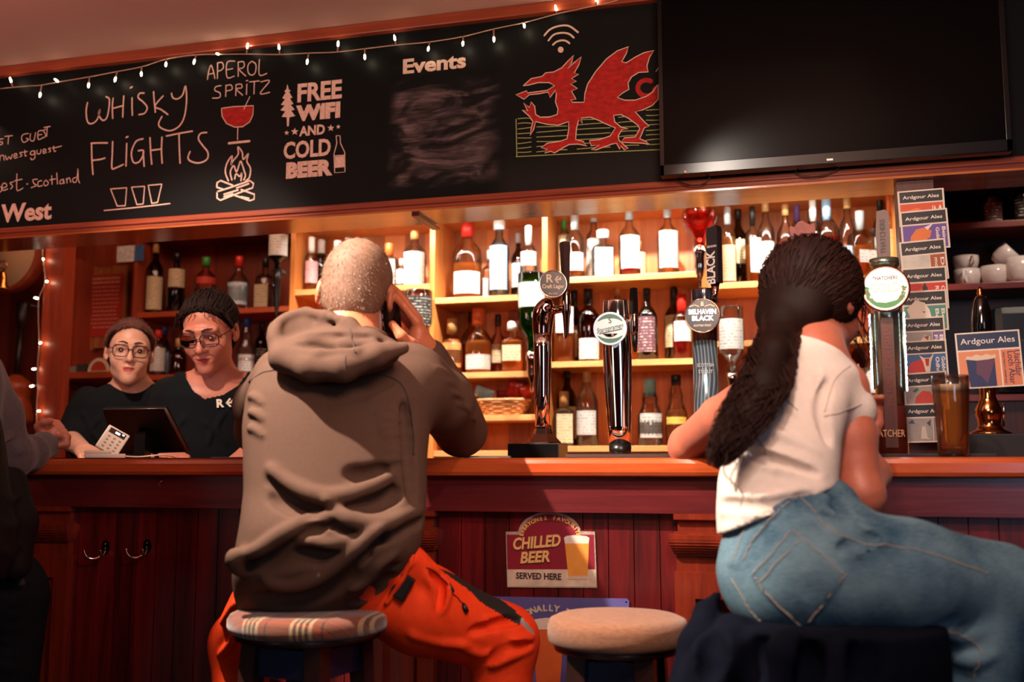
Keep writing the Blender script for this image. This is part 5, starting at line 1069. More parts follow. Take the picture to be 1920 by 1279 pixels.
# ================================================================== THINGS ON THE BAR
def beer_glass(px, y0, y1, wt, wb, Y, label):
    s = pxm(px, y1, Y); q = P(px, y1, Y); h = P(px, y0, Y)[2]-ZT-.001; rt_, rb = wt*s/2, wb*s/2; z0 = ZT+.0012
    t = thing('pint_glass', (q[0], Y, ZT), label, 'glass'); R = lambda f: rb+(rt_-rb)*f
    MB().lathe((q[0], Y, z0), [(.0005, 0), (rb*.96, 0), (rb, .002)]+[(R(f), h*f) for f in (.1, .3, .5, .7, .85, 1)]+[(R(f)-.0022, h*f) for f in (1, .85, .7, .5, .3, .1)]+[(.0005, .012)], 40).build('glass_body', glass('pint_clear_glass', (.96, .95, .94), .8), t)
    lv = .80; MB().lathe((q[0], Y, z0), [(.0005, .013), (R(.08)-.003, .013)]+[(R(f)-.003, h*f) for f in (.2, .4, .6, lv)]+[(.0005, h*lv)], 36).build('beer', glass('amber_beer', (1, .58, .2), .1, body=.4, bodycol=(1, .42, .11)), t)
    MB().lathe((q[0], Y, z0), [(.0005, h*lv), (R(lv)-.003, h*lv), (R(lv+.1)-.003, h*(lv+.085)), (.0005, h*(lv+.08))], 36).build('foam', mat('thin_foam', '#d9b794', .8, var=.15, vscale=150), t)
beer_glass(1789, 705, 858, 68, 53, .055, 'tall pint glass of amber beer on the bar at right')
def onbar(name, px0, px1, Y0, Y1, h, m, label, cat, bev=.0015):
    a, b = xpx(px0, 858, Y0), xpx(px1, 858, Y0); return tag(MB().box(a, b, Y0, Y1, ZT+.0002, ZT+h, bev=min(bev, h*.3)).build(name, m), label, cat)
tr_ = thing('drip_tray', (xpx(1160, 850, .1), .2, ZT), 'grey metal drip tray under the lager taps', 'tray')
a, b = xpx(1060, 850, .10), xpx(1420, 850, .10)
MB().box(a, b, .10, .108, ZT, ZT+.010).box(a, b, .118, .126, ZT, ZT+.010).box(a, a+.004, .108, .118, ZT, ZT+.01).box(b-.004, b, .108, .118, ZT, ZT+.01).build('rim', M_steel, tr_); MB().box(a, b, .100, .126, ZT, ZT+.002).build('base', M_steel, tr_)
onbar('bar_mat', 1600, 1870, .075, .14, .008, mat('black_rubber', '#101216', .55), 'black rubber bar mat under the cider tap and beside the pint glass', 'mat')
onbar('paper_menu', 880, 935, .06, .14, .003, mat('pale_paper', '#cbb8aa', .7), 'pale sheet of paper on the bar left of the lager tap', 'paper')
onbar('paper_mat', 870, 955, .10, .15, .006, mat('greyish_card', '#a99a92', .7), 'stack of greyish card mats beside the lager tap base', 'mat')
onbar('bar_runner', 100, 462, .02, .10, .0025, mat('dark_runner', '#2a1f22', .7), 'thin dark bar runner under the card reader', 'mat')
onbar('leaflet', 395, 470, .05, .12, .0045, mat('bluish_leaflet', '#6d7f92', .6), 'bluish leaflet on the bar beside the older barmaid', 'leaflet')
# card reader
Y = .12; s = pxm(200, 850, Y); q = P(199, 858, Y); zz = lambda py: P(199, py, Y)[2]
t = thing('card_reader', (q[0], Y, ZT), 'white card payment terminal in its charging stand', 'card reader'); M_crd = mat('white_plastic', '#d9c6b4', .4)
U, W, N = view_frame(q); rz = math.atan2(U[1], U[0]); Mw = Matrix.Translation((q[0], q[1], ZT)) @ Matrix.Rotation(rz, 4, 'Z')
MB().box(-38*s, 34*s, -.028, .035, .003, .015, M=Mw, bev=.003).box(-38*s, 8*s, -.022, .03, .015, .024, M=Mw, bev=.003).build('stand', M_crd, t)
Mr = Mw @ Matrix.Translation((-2*s, .006, .02)) @ Matrix.Rotation(math.radians(30), 4, 'Y') @ Matrix.Rotation(math.radians(-20), 4, 'X')
MB().box(-22*s, 22*s, -.008, .008, 0, 50*s, M=Mr, bev=.004).build('terminal', M_crd, t)
MB().box(-16*s, 16*s, -.0088, -.0078, 36*s, 46*s, M=Mr).build('display', mat('dark_display', '#0a1018', .2), t)
MB().box(-4*s, 5*s, -.0092, -.0088, 39*s, 43*s, M=Mr).box(9*s, 13*s, -.0092, -.0088, 42*s, 44.5*s, M=Mr).build('display_digits', mat('lit_digits', '#cfe6ff', .4, emit=(.7, .85, 1), estr=4), t)
ky = MB()
for r_ in range(4):
    for c_ in range(3): ky.box((-13+11*c_)*s, (-8+11*c_)*s, -.0088, -.0078, (5+7.4*r_)*s, (8.5+7.4*r_)*s, M=Mr)
ky.build('keypad', mat('grey_keys', '#9c8a80', .5), t)
cbl = [Mw @ Vector(v_) for v_ in ((34*s, 0, .008), (60*s, .01, .007), (95*s, .0, .012), (115*s, .02, .010), (128*s, .05, .004))]
MB().tube(spline(cbl, 6), .0022, 8).build('charging_cable', M_crd, t)
# till tablet seen from behind
t = thing('till_tablet', P(265, 850, .27), 'black till tablet on a stand, its back to the customers', 'tablet')
A = [P(193, 768, .20), P(310, 766, .17), P(352, 848, .30), P(216, 852, .33)]; A = [np.array(v_) for v_ in A]; nrm = np.cross(A[1]-A[0], A[3]-A[0]); nrm /= np.linalg.norm(nrm)
for v_ in A[2:]: v_[2] = max(v_[2], ZT+.012)
mb = MB(); mb.raw(A+[v_+nrm*.012*(1 if nrm[1] > 0 else -1) for v_ in A], [(0, 1, 2, 3), (4, 5, 6, 7), (0, 1, 5, 4), (1, 2, 6, 5), (2, 3, 7, 6), (3, 0, 4, 7)]); mb.build('tablet_body', mat('black_tablet', '#060809', .5, spec=.15), t)
MB().tube([A[1]-nrm*.001, A[2]-nrm*.001], .0042, 8).tube([A[0], A[1]], .0022, 6).build('edge_trim', mat('tablet_trim', '#5b4444', .35, .6), t)
sc_ = [A[k]+nrm*.0128*(1 if nrm[1] > 0 else -1)+(sum(A)/4-A[k])*.08 for k in range(4)]
MB().raw(sc_, [(0, 1, 2, 3)]).build('lit_screen', mat('tablet_screen_glow', '#9fb8d8', .4, emit=(.55, .72, 1), estr=1.1), t, recalc=False)
mc = sum(A)/4; MB().box(mc[0]-.018, mc[0]+.018, mc[1]-.012, mc[1]+.02, ZT+.004, mc[2]).box(mc[0]-.05, mc[0]+.05, mc[1]-.04, mc[1]+.06, ZT, ZT+.006).build('stand', M_plk, t)

# ================================================================== CUPS and the machine at right
M_cup = mat('white_china', '#e0d3cb', .2, coat=.3)
def cup(px, py0, py1, wp, label, Y=1.82, tilt=None, hdir=1.0, z=None):
    s = pxm(px, py1, Y); q = P(px, py1, Y); R = wp*s/2; h = (py1-py0)*s; z = z if z is not None else q[2]
    t = thing('cup', (q[0], Y, z), label, 'cup', 'white cups on the right shelf')
    M = Matrix.Translation((q[0], Y, z))
    if tilt: M = M @ tilt
    pr = [(R*.55, 0), (R*.62, 0), (R*.9, h*.25), (R, h*.6), (R, h), (R*.95, h), (R*.95, h*.6), (R*.84, h*.27), (R*.5, .006), (.0005, .005)]
    MB().lathe((0, 0, 0), pr, 28, M=M).build('cup_body', M_cup, t)
    pts = [M @ Vector((math.cos(hdir)*R*k, math.sin(hdir)*R*k, h*v_)) for k, v_ in ((.95, .82), (1.28, .84), (1.46, .62), (1.34, .36), (.92, .26))]
    MB().tube(spline(pts, 5), .0042, 8).build('handle', M_cup, t); return t
z2 = zF2+.001
c_ = pxm(1812, 530, 1.82)
cup(1814, 494, 529, 47, 'white cup at the bottom of the left stack', hdir=-1.9, z=z2); cup(1811, 470, 497, 46, 'white cup on top of the left stack', hdir=-1.3, z=z2+33*c_, Y=1.82)
cup(1866, 490, 529, 50, 'white cup in the middle with its handle to the right', hdir=-.35, z=z2)
cup(1868, 452, 490, 42, 'white cup tipped over on top of the middle cup', hdir=1.0, z=z2+44*c_, tilt=Matrix.Rotation(math.radians(48), 4, 'Y') @ Matrix.Rotation(.3, 4, 'X'))
cup(1914, 478, 529, 50, 'brightly lit white cup at the right edge of the shelf', hdir=math.pi, z=z2, Y=1.79)
t = thing('coffee_machine', P(1910, 730, 1.80), 'dark rounded coffee machine in shadow at the right edge', 'coffee machine')
a = P(1868, 730, 1.74); m_ = mat('machine_black', '#0b0f0f', .4)
MB().box(a[0], a[0]+.4, 1.715, 1.94, zF3+.002, zpx(1868, 575, 1.74), bev=.03).build('body', m_, t); MB().box(a[0]+.03, a[0]+.36, 1.70, 1.72, zF3+.03, zpx(1868, 640, 1.74), bev=.006).build('front_panel', M_plk, t)

# ================================================================== COAT HOOKS and SIGNS on the bar front
def hook(px, py, label):
    Yh = .05; q = P(px, py, Yh); s = pxm(px, py, Yh); t = thing('coat_hook', tuple(q), label, 'coat hook', 'coat hooks on the bar front')
    MB().prism([(8*s*math.cos(k*math.pi/10), 13*s*math.sin(k*math.pi/10)) for k in range(20)], q, XA, ZA, .004).build('back_plate', mat('black_iron', '#0c0a0b', .3, .6), t)
    n0 = q+V(0, -.004, -6*s)
    MB().tube(spline([n0, n0+V(-3*s, -.012, -10*s), n0+V(-10*s, -.026, -14*s), n0+V(-18*s, -.036, -11*s), n0+V(-22*s, -.042, -3*s), n0+V(-23*s, -.043, 3*s)], 6), [.0034]*30+[.0038], 10).build('prong', M_chr, t)
    MB().tube(spline([n0, n0+V(2*s, -.014, -9*s), n0+V(6*s, -.026, -11*s), n0+V(10*s, -.036, -6*s), n0+V(11*s, -.04, 3*s)], 6), .0034, 10).build('prong', M_chr, t)
    for dz in (6, -2): MB().lathe((0, 0, 0), [(.0022, 0), (.0022, .0012), (.0005, .0018)], 10, M=Matrix.Translation(q+V(0, -.004, dz*s)) @ Matrix.Rotation(math.pi/2, 4, 'X')).build('screw', M_chr, t)
hook(199, 1026, 'chrome double coat hook, left of the two on the bar front'); hook(277, 1024, 'chrome double coat hook, right of the two, nearer the seated man')
q = P(303, 905, .022); t = tag(MB().tube(spline([q+V(-.003, 0, .009), q+V(.004, -.004, .006), q+V(0, -.007, 0), q+V(-.003, -.008, -.006), q+V(.004, -.010, -.009)], 5), .0014, 8).build('cup_hook', M_brass), 'tiny brass screw hook under the counter edge above the coat hooks', 'hook')
# tin sign
def sg(cx, cy, Ys=.046): p = P(640+cx/2.914, 840+cy/2.914, Ys); return (p[0], p[2])
t = thing('tin_sign', P(1034, 1040, .046), 'small vintage tin sign with arched top reading chilled beer served here', 'sign')
out = [(898, 458), (958, 458), (968, 455)]+[(1137-172*math.cos(x_), 470-122*math.sin(x_)) for x_ in np.linspace(.1, math.pi-.1, 18)]+[(1312, 455), (1385, 458), (1397, 765), (906, 762)]
OS = V(0, .048, 0); PR = lambda pts, m_, nm, t0, t1: MB().prism([sg(*p) for p in pts], OS, XA, ZA, (t0, t1)).build(nm, m_, t)
PR(out, mat('sign_rusty_edge', '#a99384', .6, var=.35, vscale=80), 'tin_plate', -.0, .002)
inn = [(904, 474), (972, 474)]+[(1138-158*math.cos(x_), 474-112*math.sin(x_)) for x_ in np.linspace(.06, math.pi-.06, 18)]+[(1310, 474), (1380, 474), (1386, 664), (908, 664)]
PR(inn, mat('sign_crimson', '#86182c', .5, var=.12, vscale=20), 'painted_field', .002, .0025)
PR([(907, 664), (1390, 664), (1394, 758), (909, 756)], mat('sign_cream', '#d3bfa6', .6, var=.25, vscale=25), 'cream_strip', .002, .0025)
PR([(1217, 490), (1232, 480), (1285, 476), (1340, 482), (1356, 492), (1352, 522), (1222, 522)], mat('sign_foam', '#e6d8c8', .6, var=.1, vscale=60), 'glass_picture', .0025, .0032)
PR([(1222, 522), (1353, 522), (1346, 710), (1242, 712)], mat('sign_beer', '#e0953a', .6, var=.15, vscale=12), 'glass_picture', .0025, .0032)
PR([(1241, 700), (1347, 698), (1345, 718), (1244, 718)], mat('sign_glass_base', '#cdb89c', .6), 'glass_picture', .0032, .0036)
def stext(s_, cx, cy, hpx, width, rot, m_, shear=0., bold=0., nm='sign_lettering', mb=None, dy=.0026):
    x_, z_ = sg(cx, cy); k = pxm(1034, 1040, .046)/2.914; U = V(math.cos(rot), 0, math.sin(rot)); W = V(-math.sin(rot), 0, math.cos(rot))
    r_ = text_mb(s_, hpx*k/.7, (x_, OS[1]-dy, z_), U, W, .0008, bold=bold, shear=shear, mb=mb, width=width*k if width else None)
    return r_ if mb is not None else r_.build(nm, m_, t)
M_sgy = mat('sign_gold_letters', '#e8b870', .6, var=.1, vscale=60); M_sgk = mat('sign_dark_letters', '#3a1f1c', .6)
stext('CHILLED', 1066, 548, 60, 275, .10, mat('sign_letter_shadow', '#4a0d18', .6), .25, .0022, dy=.0026); stext('CHILLED', 1066, 544, 60, 270, .10, M_sgy, .25, .0012, dy=.0032)
stext('BEER', 1056, 628, 58, 172, .08, mat('sign_letter_shadow', '#4a0d18', .6), .25, .0022, dy=.0026); stext('BEER', 1056, 624, 58, 168, .08, M_sgy, .25, .0012, dy=.0032); stext('SERVED HERE', 1078, 717, 33, 255, .0, M_sgk, 0, .0006)
def arctext(s_, cx, cy, rx, ry, a0, a1, hpx, m_, wd=None, bold=.0005):
    mb = MB(); n = len(s_); k = pxm(1034, 1040, .046)/2.914
    for i, ch in enumerate(s_):
        if ch == ' ': continue
        a_ = a0+(a1-a0)*i/(n-1); x_ = cx-rx*math.cos(a_); y_ = cy-ry*math.sin(a_); rot = math.atan2(ry*math.cos(a_), rx*math.sin(a_))
        stext(ch, x_, y_, hpx, None, rot, m_, 0, bold, mb=mb)
    return mb.build('sign_lettering', m_, t)
arctext('EVERYONES FAVOURITE', 1140, 484, 146, 92, .10, math.pi-.10, 21, M_sgy)
q1 = [sg(912, 470), sg(1380, 472)]
for x_ in (914, 1382): 
    c_ = sg(x_, 472)
# blue-violet sign below
t = thing('tin_sign', P(1060, 1200, .046), 'violet blue tin sign with a beer glass, partly hidden behind the beige stool', 'sign')
PR([(830, 812), (1560, 824), (1572, 836), (1578, 1420), (838, 1420)], mat('sign_violet', '#5c5590', .5, var=.1, vscale=14), 'tin_plate', .0, .002)
MB().prism([(sg(1556, 842)[0]+.002*math.cos(k), sg(1556, 842)[1]+.002*math.sin(k)) for k in range(6)], OS, XA, ZA, (.002, .0026)).build('nail', M_chr, t)
arctext('TIONALLY THE', 1130, 1080, 215, 190, .78, 2.35, 32, mat('sign_pale_letters', '#cfc3a8', .6), bold=.0008)
PR([(1042, 950), (1058, 936), (1120, 928), (1180, 932), (1215, 944), (1216, 990), (1044, 992)], mat('sign_foam', '#e6d8c8', .6), 'glass_picture', .002, .0028)
PR([(1046, 992), (1216, 990), (1186, 1420), (1076, 1420)], mat('sign_orange_beer', '#d8622c', .6, var=.15, vscale=10), 'glass_picture', .002, .0028)

# ================================================================== STOOLS
def tartan():
    m = bpy.data.materials.new('tartan_wool'); m.use_nodes = True; nt = m.node_tree; N_ = nt.nodes; L = nt.links; b_ = N_['Principled BSDF']; b_.inputs['Roughness'].default_value = .95; b_.inputs['Sheen Weight'].default_value = .4
    tc = N_.new('ShaderNodeTexCoord'); sx = N_.new('ShaderNodeSeparateXYZ'); L.new(tc.outputs['Object'], sx.inputs[0])
    def mth(op, a_, b2):
        q_ = N_.new('ShaderNodeMath'); q_.operation = op
        for i, v_ in enumerate((a_, b2)):
            if isinstance(v_, (int, float)): q_.inputs[i].default_value = v_
            else: L.new(v_, q_.inputs[i])
        return q_.outputs[0]
    def ramp(sock, stops):
        r = N_.new('ShaderNodeValToRGB'); r.color_ramp.interpolation = 'CONSTANT'; el_ = r.color_ramp.elements
        el_[0].position = 0; el_[0].color = (*lin(stops[0][1]), 1); el_.remove(el_[1])
        for p_, c_ in stops[1:]: e_ = el_.new(p_); e_.color = (*lin(c_), 1)
        L.new(sock, r.inputs[0]); return r.outputs[0]
    br_, cr, rd, dk, og = '#4a3022', '#b39a74', '#8a2a1a', '#1c1214', '#7d3e22'
    st = [(0, og), (.34, cr), (.40, br_), (.46, cr), (.50, br_), (.56, cr), (.60, br_), (.66, cr), (.72, og), (.86, dk), (.89, og)]
    st2 = [(0, br_), (.2, dk), (.26, br_), (.42, rd), (.54, dk), (.60, br_), (.82, dk), (.87, rd), (.93, br_)]
    fx = mth('FRACT', mth('DIVIDE', sx.outputs['X'], .105), 0)
    fy = mth('FRACT', mth('DIVIDE', mth('ADD', sx.outputs['Y'], sx.outputs['Z']), .075), 0)
    mx = N_.new('ShaderNodeMix'); mx.data_type = 'RGBA'; mx.inputs[0].default_value = .42; L.new(ramp(fx, st), mx.inputs[6]); L.new(ramp(fy, st2), mx.inputs[7])
    nz = N_.new('ShaderNodeTexNoise'); nz.inputs['Scale'].default_value = 420; L.new(tc.outputs['Object'], nz.inputs[0]); sc = N_.new('ShaderNodeVectorMath'); sc.operation = 'SCALE'; L.new(mx.outputs[2], sc.inputs[0]); L.new(mth('ADD', mth('MULTIPLY', nz.outputs['Fac'], .7), .65), sc.inputs['Scale'])
    L.new(sc.outputs[0], b_.inputs['Base Color']); bp = N_.new('ShaderNodeBump'); bp.inputs['Strength'].default_value = .4; bp.inputs['Distance'].default_value = .002; L.new(nz.outputs['Fac'], bp.inputs['Height']); L.new(bp.outputs[0], b_.inputs['Normal']); return m
def stool(label, px, ytop, ybot, wpx, Y, m, rot=0.4, apron='#2a2434'):
    s = pxm(px, ybot, Y); q = P(px, ytop, Y); R = wpx*s/2; zt_, zb_ = P(px, ytop+6, Y-R)[2], P(px, ybot, Y-R)[2]; x = q[0]
    t = thing('bar_stool', (x, Y, 0), label, 'bar stool', None, 0)
    h = zt_-zb_
    o = MB().lathe((0, 0, 0), [(R*.93, 0), (R*.985, h*.1), (R, h*.35), (R, h*.62), (R*.965, h*.84), (R*.86, h*.96), (R*.6, h), (.001, h*1.02)], 48).build('seat_cushion', m)
    o.location = (x, Y, zb_); o.parent = t; o.matrix_parent_inverse = parent_mw(t).inverted()
    M_leg = wood('stool_dark_wood', '#1d0d0a', '#38180f', .4, 'Z', coat=.2)
    MB().lathe((x, Y, zb_-.012), [(R*.9, 0), (R*.92, .012)], 40).build('seat_board', M_leg, t)
    ends = []
    for k in range(4):
        a_ = rot+k*math.pi/2; p0 = V(x+R*.66*math.cos(a_), Y+R*.66*math.sin(a_), zb_-.012); p1 = V(x+R*.98*math.cos(a_), Y+R*.98*math.sin(a_), 0)
        MB().tube([p0, p1], [.026, .024], 4, smooth=False).build('leg', M_leg, t); ends.append((p0, p1))
    M_ap = mat('stool_apron_blue', apron, .35, var=.3, vscale=30)
    for k in range(4):
        p, r = ends[k], ends[(k+1) % 4]
        a_, b_ = p[0]+(p[1]-p[0])*.02, r[0]+(r[1]-r[0])*.02; d = b_-a_; nn = V(-d[1], d[0], 0); nn /= np.linalg.norm(nn)
        MB().raw([a_+nn*.008, b_+nn*.008, b_-nn*.008, a_-nn*.008]+[v_-V(0, 0, .055) for v_ in (a_+nn*.008, b_+nn*.008, b_-nn*.008, a_-nn*.008)], [(0, 1, 2, 3), (4, 5, 6, 7), (0, 1, 5, 4), (1, 2, 6, 5), (2, 3, 7, 6), (3, 0, 4, 7)]).build('apron', M_ap, t)
        f = .62 if k % 2 else .55; a_, b_ = p[0]+(p[1]-p[0])*f, r[0]+(r[1]-r[0])*f; MB().tube([a_, b_], .013, 8).build('foot_rail', M_leg, t)
    return t, x, zt_, R
ST1 = stool('bar stool with a round tartan cushion under the seated man', 579, 1160, 1209, 298, -.40, tartan(), .62, '#1e2440')
ST2 = stool('empty bar stool with a round beige woven cushion between the two customers', 1158, 1166, 1230, 264, -.26, mat('beige_weave', '#8a5a3c', .9, var=.38, vscale=75, stretch=(1, 1, 4), bump=.5, bscale=300, sheen=.3), .75, '#2c2226')
ST3 = stool('bar stool hidden under a dark jacket beneath the woman in white', 1560, 1200, 1262, 300, -.50, mat('dark_seat', '#241a1c', .8), .7)
# ================================================================== PEOPLE
def skin(n, c): return mat(n, c, .48, var=.10, vscale=26, bump=.12, bscale=160, sheen=.1)
M_skm = skin('skin_man', '#c4744e'); M_skw = skin('skin_woman', '#b3644c'); M_sky = skin('skin_young', '#c48e74'); M_sko = skin('skin_older', '#b96f56'); M_skl = skin('skin_left', '#a8604a')
M_lip = mat('lips', '#a04640', .65, spec=.2); M_eyew = mat('eye_white', '#6a5d58', .5); M_iris = mat('eye_iris', '#241c1a', .6, spec=.15)
def basis(fwd, roll=0.0):
    "right, forward, up of a head looking along fwd"
    f = np.array(fwd, float); f /= np.linalg.norm(f); r = np.cross(f, (0, 0, 1.0)); r /= np.linalg.norm(r); u = np.cross(r, f)
    c, s = math.cos(roll), math.sin(roll); return np.array([r*c+u*s, f, u*c-r*s])          # rows
class Head:
    def __init__(s, c, fwd, sc=1.0, roll=0.0): s.c = np.array(c, float); s.R = basis(fwd, roll); s.s = sc
    def w(s, p): return s.c+s.s*(np.array(p, float) @ s.R)
    def l(s, p): return ((np.asarray(p)-s.c) @ s.R.T)/s.s
    def add(s, S, face=True, ears=True, neck=None, lids=False, nr=.056):
        W, k, RR = s.w, s.s, s.R.T
        S.ell(W((0, -.012, .032)), np.array((.076, .096, .090))*k, RR, .0)
        S.ell(W((0, .022, -.035)), np.array((.061, .068, .082))*k, RR, .03*k)
        S.chain([W((-.036, .015, -.072)), W((0, .068, -.099)), W((.036, .015, -.072))], .020*k, .03*k)
        if face:
            for q in (-1, 1):
                S.ell(W((q*.036, .058, -.032)), np.array((.027, .026, .026))*k, RR, .025*k)
                S.cone(W((q*.032, .100, .004)), W((q*.034, .098, .004)), .017*k, .016*k, .016*k, 'sub')
                S.cone(W((q*.010, .088, .026)), W((q*.046, .076, .024)), .010*k, .009*k, .014*k)
                S.ell(W((q*.0125, .094, -.034)), np.array((.0085, .011, .008))*k, RR, .008*k)
                S.ell(W((q*.032, .074, .003)), np.array((.0150, .0142, .0142))*k, RR, .006*k); z_ = -.001 if lids else .002; S.chain([W((q*.020, .092, z_-.001)), W((q*.032, .0955, z_+.0005)), W((q*.044, .089, z_-.001))], (.0022 if lids else .0062)*k, .002*k, 'sub')
            S.chain([W((0, .083, .018)), W((0, .099, -.012)), W((0, .111, -.031))], [.008*k, .010*k, .0115*k], .012*k)
            S.ell(W((0, .074, -.066)), np.array((.032, .022, .024))*k, RR, .02*k)
            S.chain([W((-.023, .083, -.064)), W((-.007, .0955, -.0595)), W((.007, .0955, -.0595)), W((.023, .083, -.064))], [.003*k, .0055*k, .0055*k, .003*k], .005*k)
            S.chain([W((-.021, .083, -.069)), W((0, .0945, -.0735)), W((.021, .083, -.069))], [.003*k, .0068*k, .003*k], .005*k)
            S.chain([W((-.024, .091, -.0655)), W((0, .1005, -.0662)), W((.024, .091, -.0655))], .0022*k, .003*k, 'sub')
            S.ell(W((0, .079, -.100)), np.array((.019, .016, .015))*k, RR, .02*k)
        if ears:
            for q in (-1, 1):
                S.ell(W((q*.081, -.010, -.004)), np.array((.009, .019, .031))*k, RR, .008*k); S.ell(W((q*.088, -.006, -.002)), np.array((.006, .011, .019))*k, RR, .006*k, 'sub')
                S.ell(W((q*.077, .002, -.028)), np.array((.006, .008, .010))*k, RR, .006*k)
        if neck is not None: S.cone(W((0, -.022, -.07)), neck, nr*k, (nr+.003)*k, .03*k)
    def lips(s, o, mi):
        def f(c, n):
            q = s.l(c); return ((q[:, 0]/.021)**2+((q[:, 2]+.0668)/.0085)**2 < 1) & (q[:, 1] > .078)
        paint(o, f, mi)
    def eyes(s, parent, look=(0, 1, -.05), closed=False):
        for q in (-1, 1):
            c = s.w((q*.032, .074, .003)); k = .0128*s.s
            e = MB().lathe((0, 0, 0), [(k*math.sin(a), -k*math.cos(a)) for a in np.linspace(0.02, math.pi-.02, 14)], 16, M=Matrix.Translation(c)).build('eye', M_eyew, parent)
            d = s.R.T @ (np.array(look)/np.linalg.norm(look)); t = np.cross(d, (0, 0, 1.0)); t /= np.linalg.norm(t); b = np.cross(t, d)
            MB().prism([(.0086*s.s*math.cos(j), .0086*s.s*math.sin(j)) for j in np.linspace(0, 2*math.pi, 16)[:-1]], c+d*k*.93, t, b, (-.0012, .0012)).build('iris', M_iris, e)
    def brows(s, parent, m, thick=.0035):
        for q in (-1, 1):
            MB().tube(spline([s.w((q*.012, .099, .026)), s.w((q*.028, .0945, .032)), s.w((q*.048, .080, .027))], 5), [thick*s.s*v for v in np.linspace(1, .35, 11)], 6).build('eyebrow', m, parent)
    def glasses(s, parent, rim, lens, w_=.025, h_=.019, r=.0018, sq=.5, yy=.108, dz=-.002, temple=True):
        g = None
        for q in (-1, 1):
            pts = []
            for i in range(28):
                a = 2*math.pi*i/28; ca, sa = math.cos(a), math.sin(a); g_ = (abs(ca)**(2+sq*3)+abs(sa)**(2+sq*3))**(-1/(2+sq*3))
                pts.append(s.w((q*.033+w_*g_*ca, yy-.45*((q*.033+w_*g_*ca)*q)**2*8, dz+h_*g_*sa)))
            o = MB().tube(pts, r, 8, closed=True)
            if g is None: o.tube([s.w((-.009, yy, dz+.004)), s.w((0, yy+.002, dz+.007)), s.w((.009, yy, dz+.004))], r, 8); g = o.build('glasses', rim, parent)
            else: o.build('rim', rim, g)
            c = sum(pts)/28; MB().raw([c]+pts, [(0, 1+i, 1+(i+1) % 28) for i in range(28)], 0, True).build('lens', lens, g, recalc=False)
            if temple: MB().tube([s.w((q*(.033+w_*.98), yy-.012, dz+.008)), s.w((q*.076, .05, dz+.010)), s.w((q*.081, -.005, dz+.012)), s.w((q*.08, -.02, dz-.004))], r*.8, 6).build('temple', rim, g)
        return g
def box_axes(pts, m, fz=None, h=.004, hz=None):
    "grid around the points; fz splits z into a coarse lower run and a fine upper run"
    p = np.array(pts); lo, hi = p.min(0)-m, p.max(0)+m
    X = np.arange(lo[0], hi[0], h); Y = np.arange(lo[1], hi[1], h)
    Z = np.arange(lo[2], hi[2], h) if fz is None else nonuniform((lo[2], fz, hz), (fz, hi[2], h))
    return Sculpt(X, Y, Z)
def secs(rows, yaw):
    "(py, pxL, pxR, Y, depth) rows to loft sections"
    u = np.array((math.cos(yaw), math.sin(yaw))); v = np.array((-math.sin(yaw), math.cos(yaw))); out = []
    for py, L, R_, Yc, b in rows:
        c = P((L+R_)/2, py, Yc); out.append((c[2], c[:2] @ u, c[:2] @ v, (R_-L)/2*pxm((L+R_)/2, py, Yc), b))
    return out
def ridge(S, pts, r, lift, k=.02, op='add', dn=0.0):
    "a fold lying on the surface along pixel points (found by looking at the body from the customers' side)"
    q = [S.hit(*p) for p in pts]; q = [x for x in q if x is not None]
    if len(q) < 2: return
    q = np.array(spline(q, 4)); d = q-CAM; d /= np.linalg.norm(d, axis=1)[:, None]
    q = q-d*lift+np.array((0, 0, dn)); n = len(q); rs = r*np.clip(np.sin(np.linspace(.12, math.pi-.12, n))**.5, .35, 1)
    S.chain(list(q), list(rs), k, op)
def surf_line(o, pts, r, name, m, parent, dash=None, lift=.0008, n=8):
    "stitching or piping laid along the visible surface of o"
    vs_ = verts(o); pr = proj(vs_); z = (vs_-CAM) @ FW; out = []
    for p in spline([np.array(q, float) for q in pts], n):
        d = ((pr-p)**2).sum(1); c = np.where(d < 14)[0]
        if len(c) == 0: c = np.argsort(d)[:4]
        i = c[np.argmin(z[c])]; dd = CAM-vs_[i]; out.append(vs_[i]+dd/np.linalg.norm(dd)*lift)
    out = np.array(out); 
    for _ in range(2): out[1:-1] = (out[:-2]+2*out[1:-1]+out[2:])/4
    mb = MB()
    if dash is None: mb.tube(list(out), r, 6)
    else:
        L = np.concatenate([[0], np.cumsum(np.linalg.norm(np.diff(out, axis=0), axis=1))]); s = 0
        while s < L[-1]-dash:
            a = [np.interp(x, L, out[:, i]) for x in (s,) for i in range(3)]; b = [np.interp(s+dash*.65, L, out[:, i]) for i in range(3)]
            mb.tube([a, b], r, 4); s += dash
    return mb.build(name, m, parent)
def cut(o, fn):
    bm = bmesh.new(); bm.from_mesh(o.data); n = len(bm.faces); c = np.array([f.calc_center_median()[:] for f in bm.faces]); nn = np.array([f.normal[:] for f in bm.faces]); k = fn(c, nn)
    bmesh.ops.delete(bm, geom=[f for f, q in zip(list(bm.faces), k) if q], context='FACES'); bm.to_mesh(o.data); bm.free(); o.data.update()
def facing(c, n): return ((CAM-c)*n).sum(1) > 0
def strands(paths, r0, r1, m, name, parent, n=4):
    mb = MB()
    for p in paths: k = len(p); mb.tube(p, [r0+(r1-r0)*(i/(k-1))**1.5 for i in range(k)], n, caps=False)
    return mb.build(name, m, parent, recalc=False)

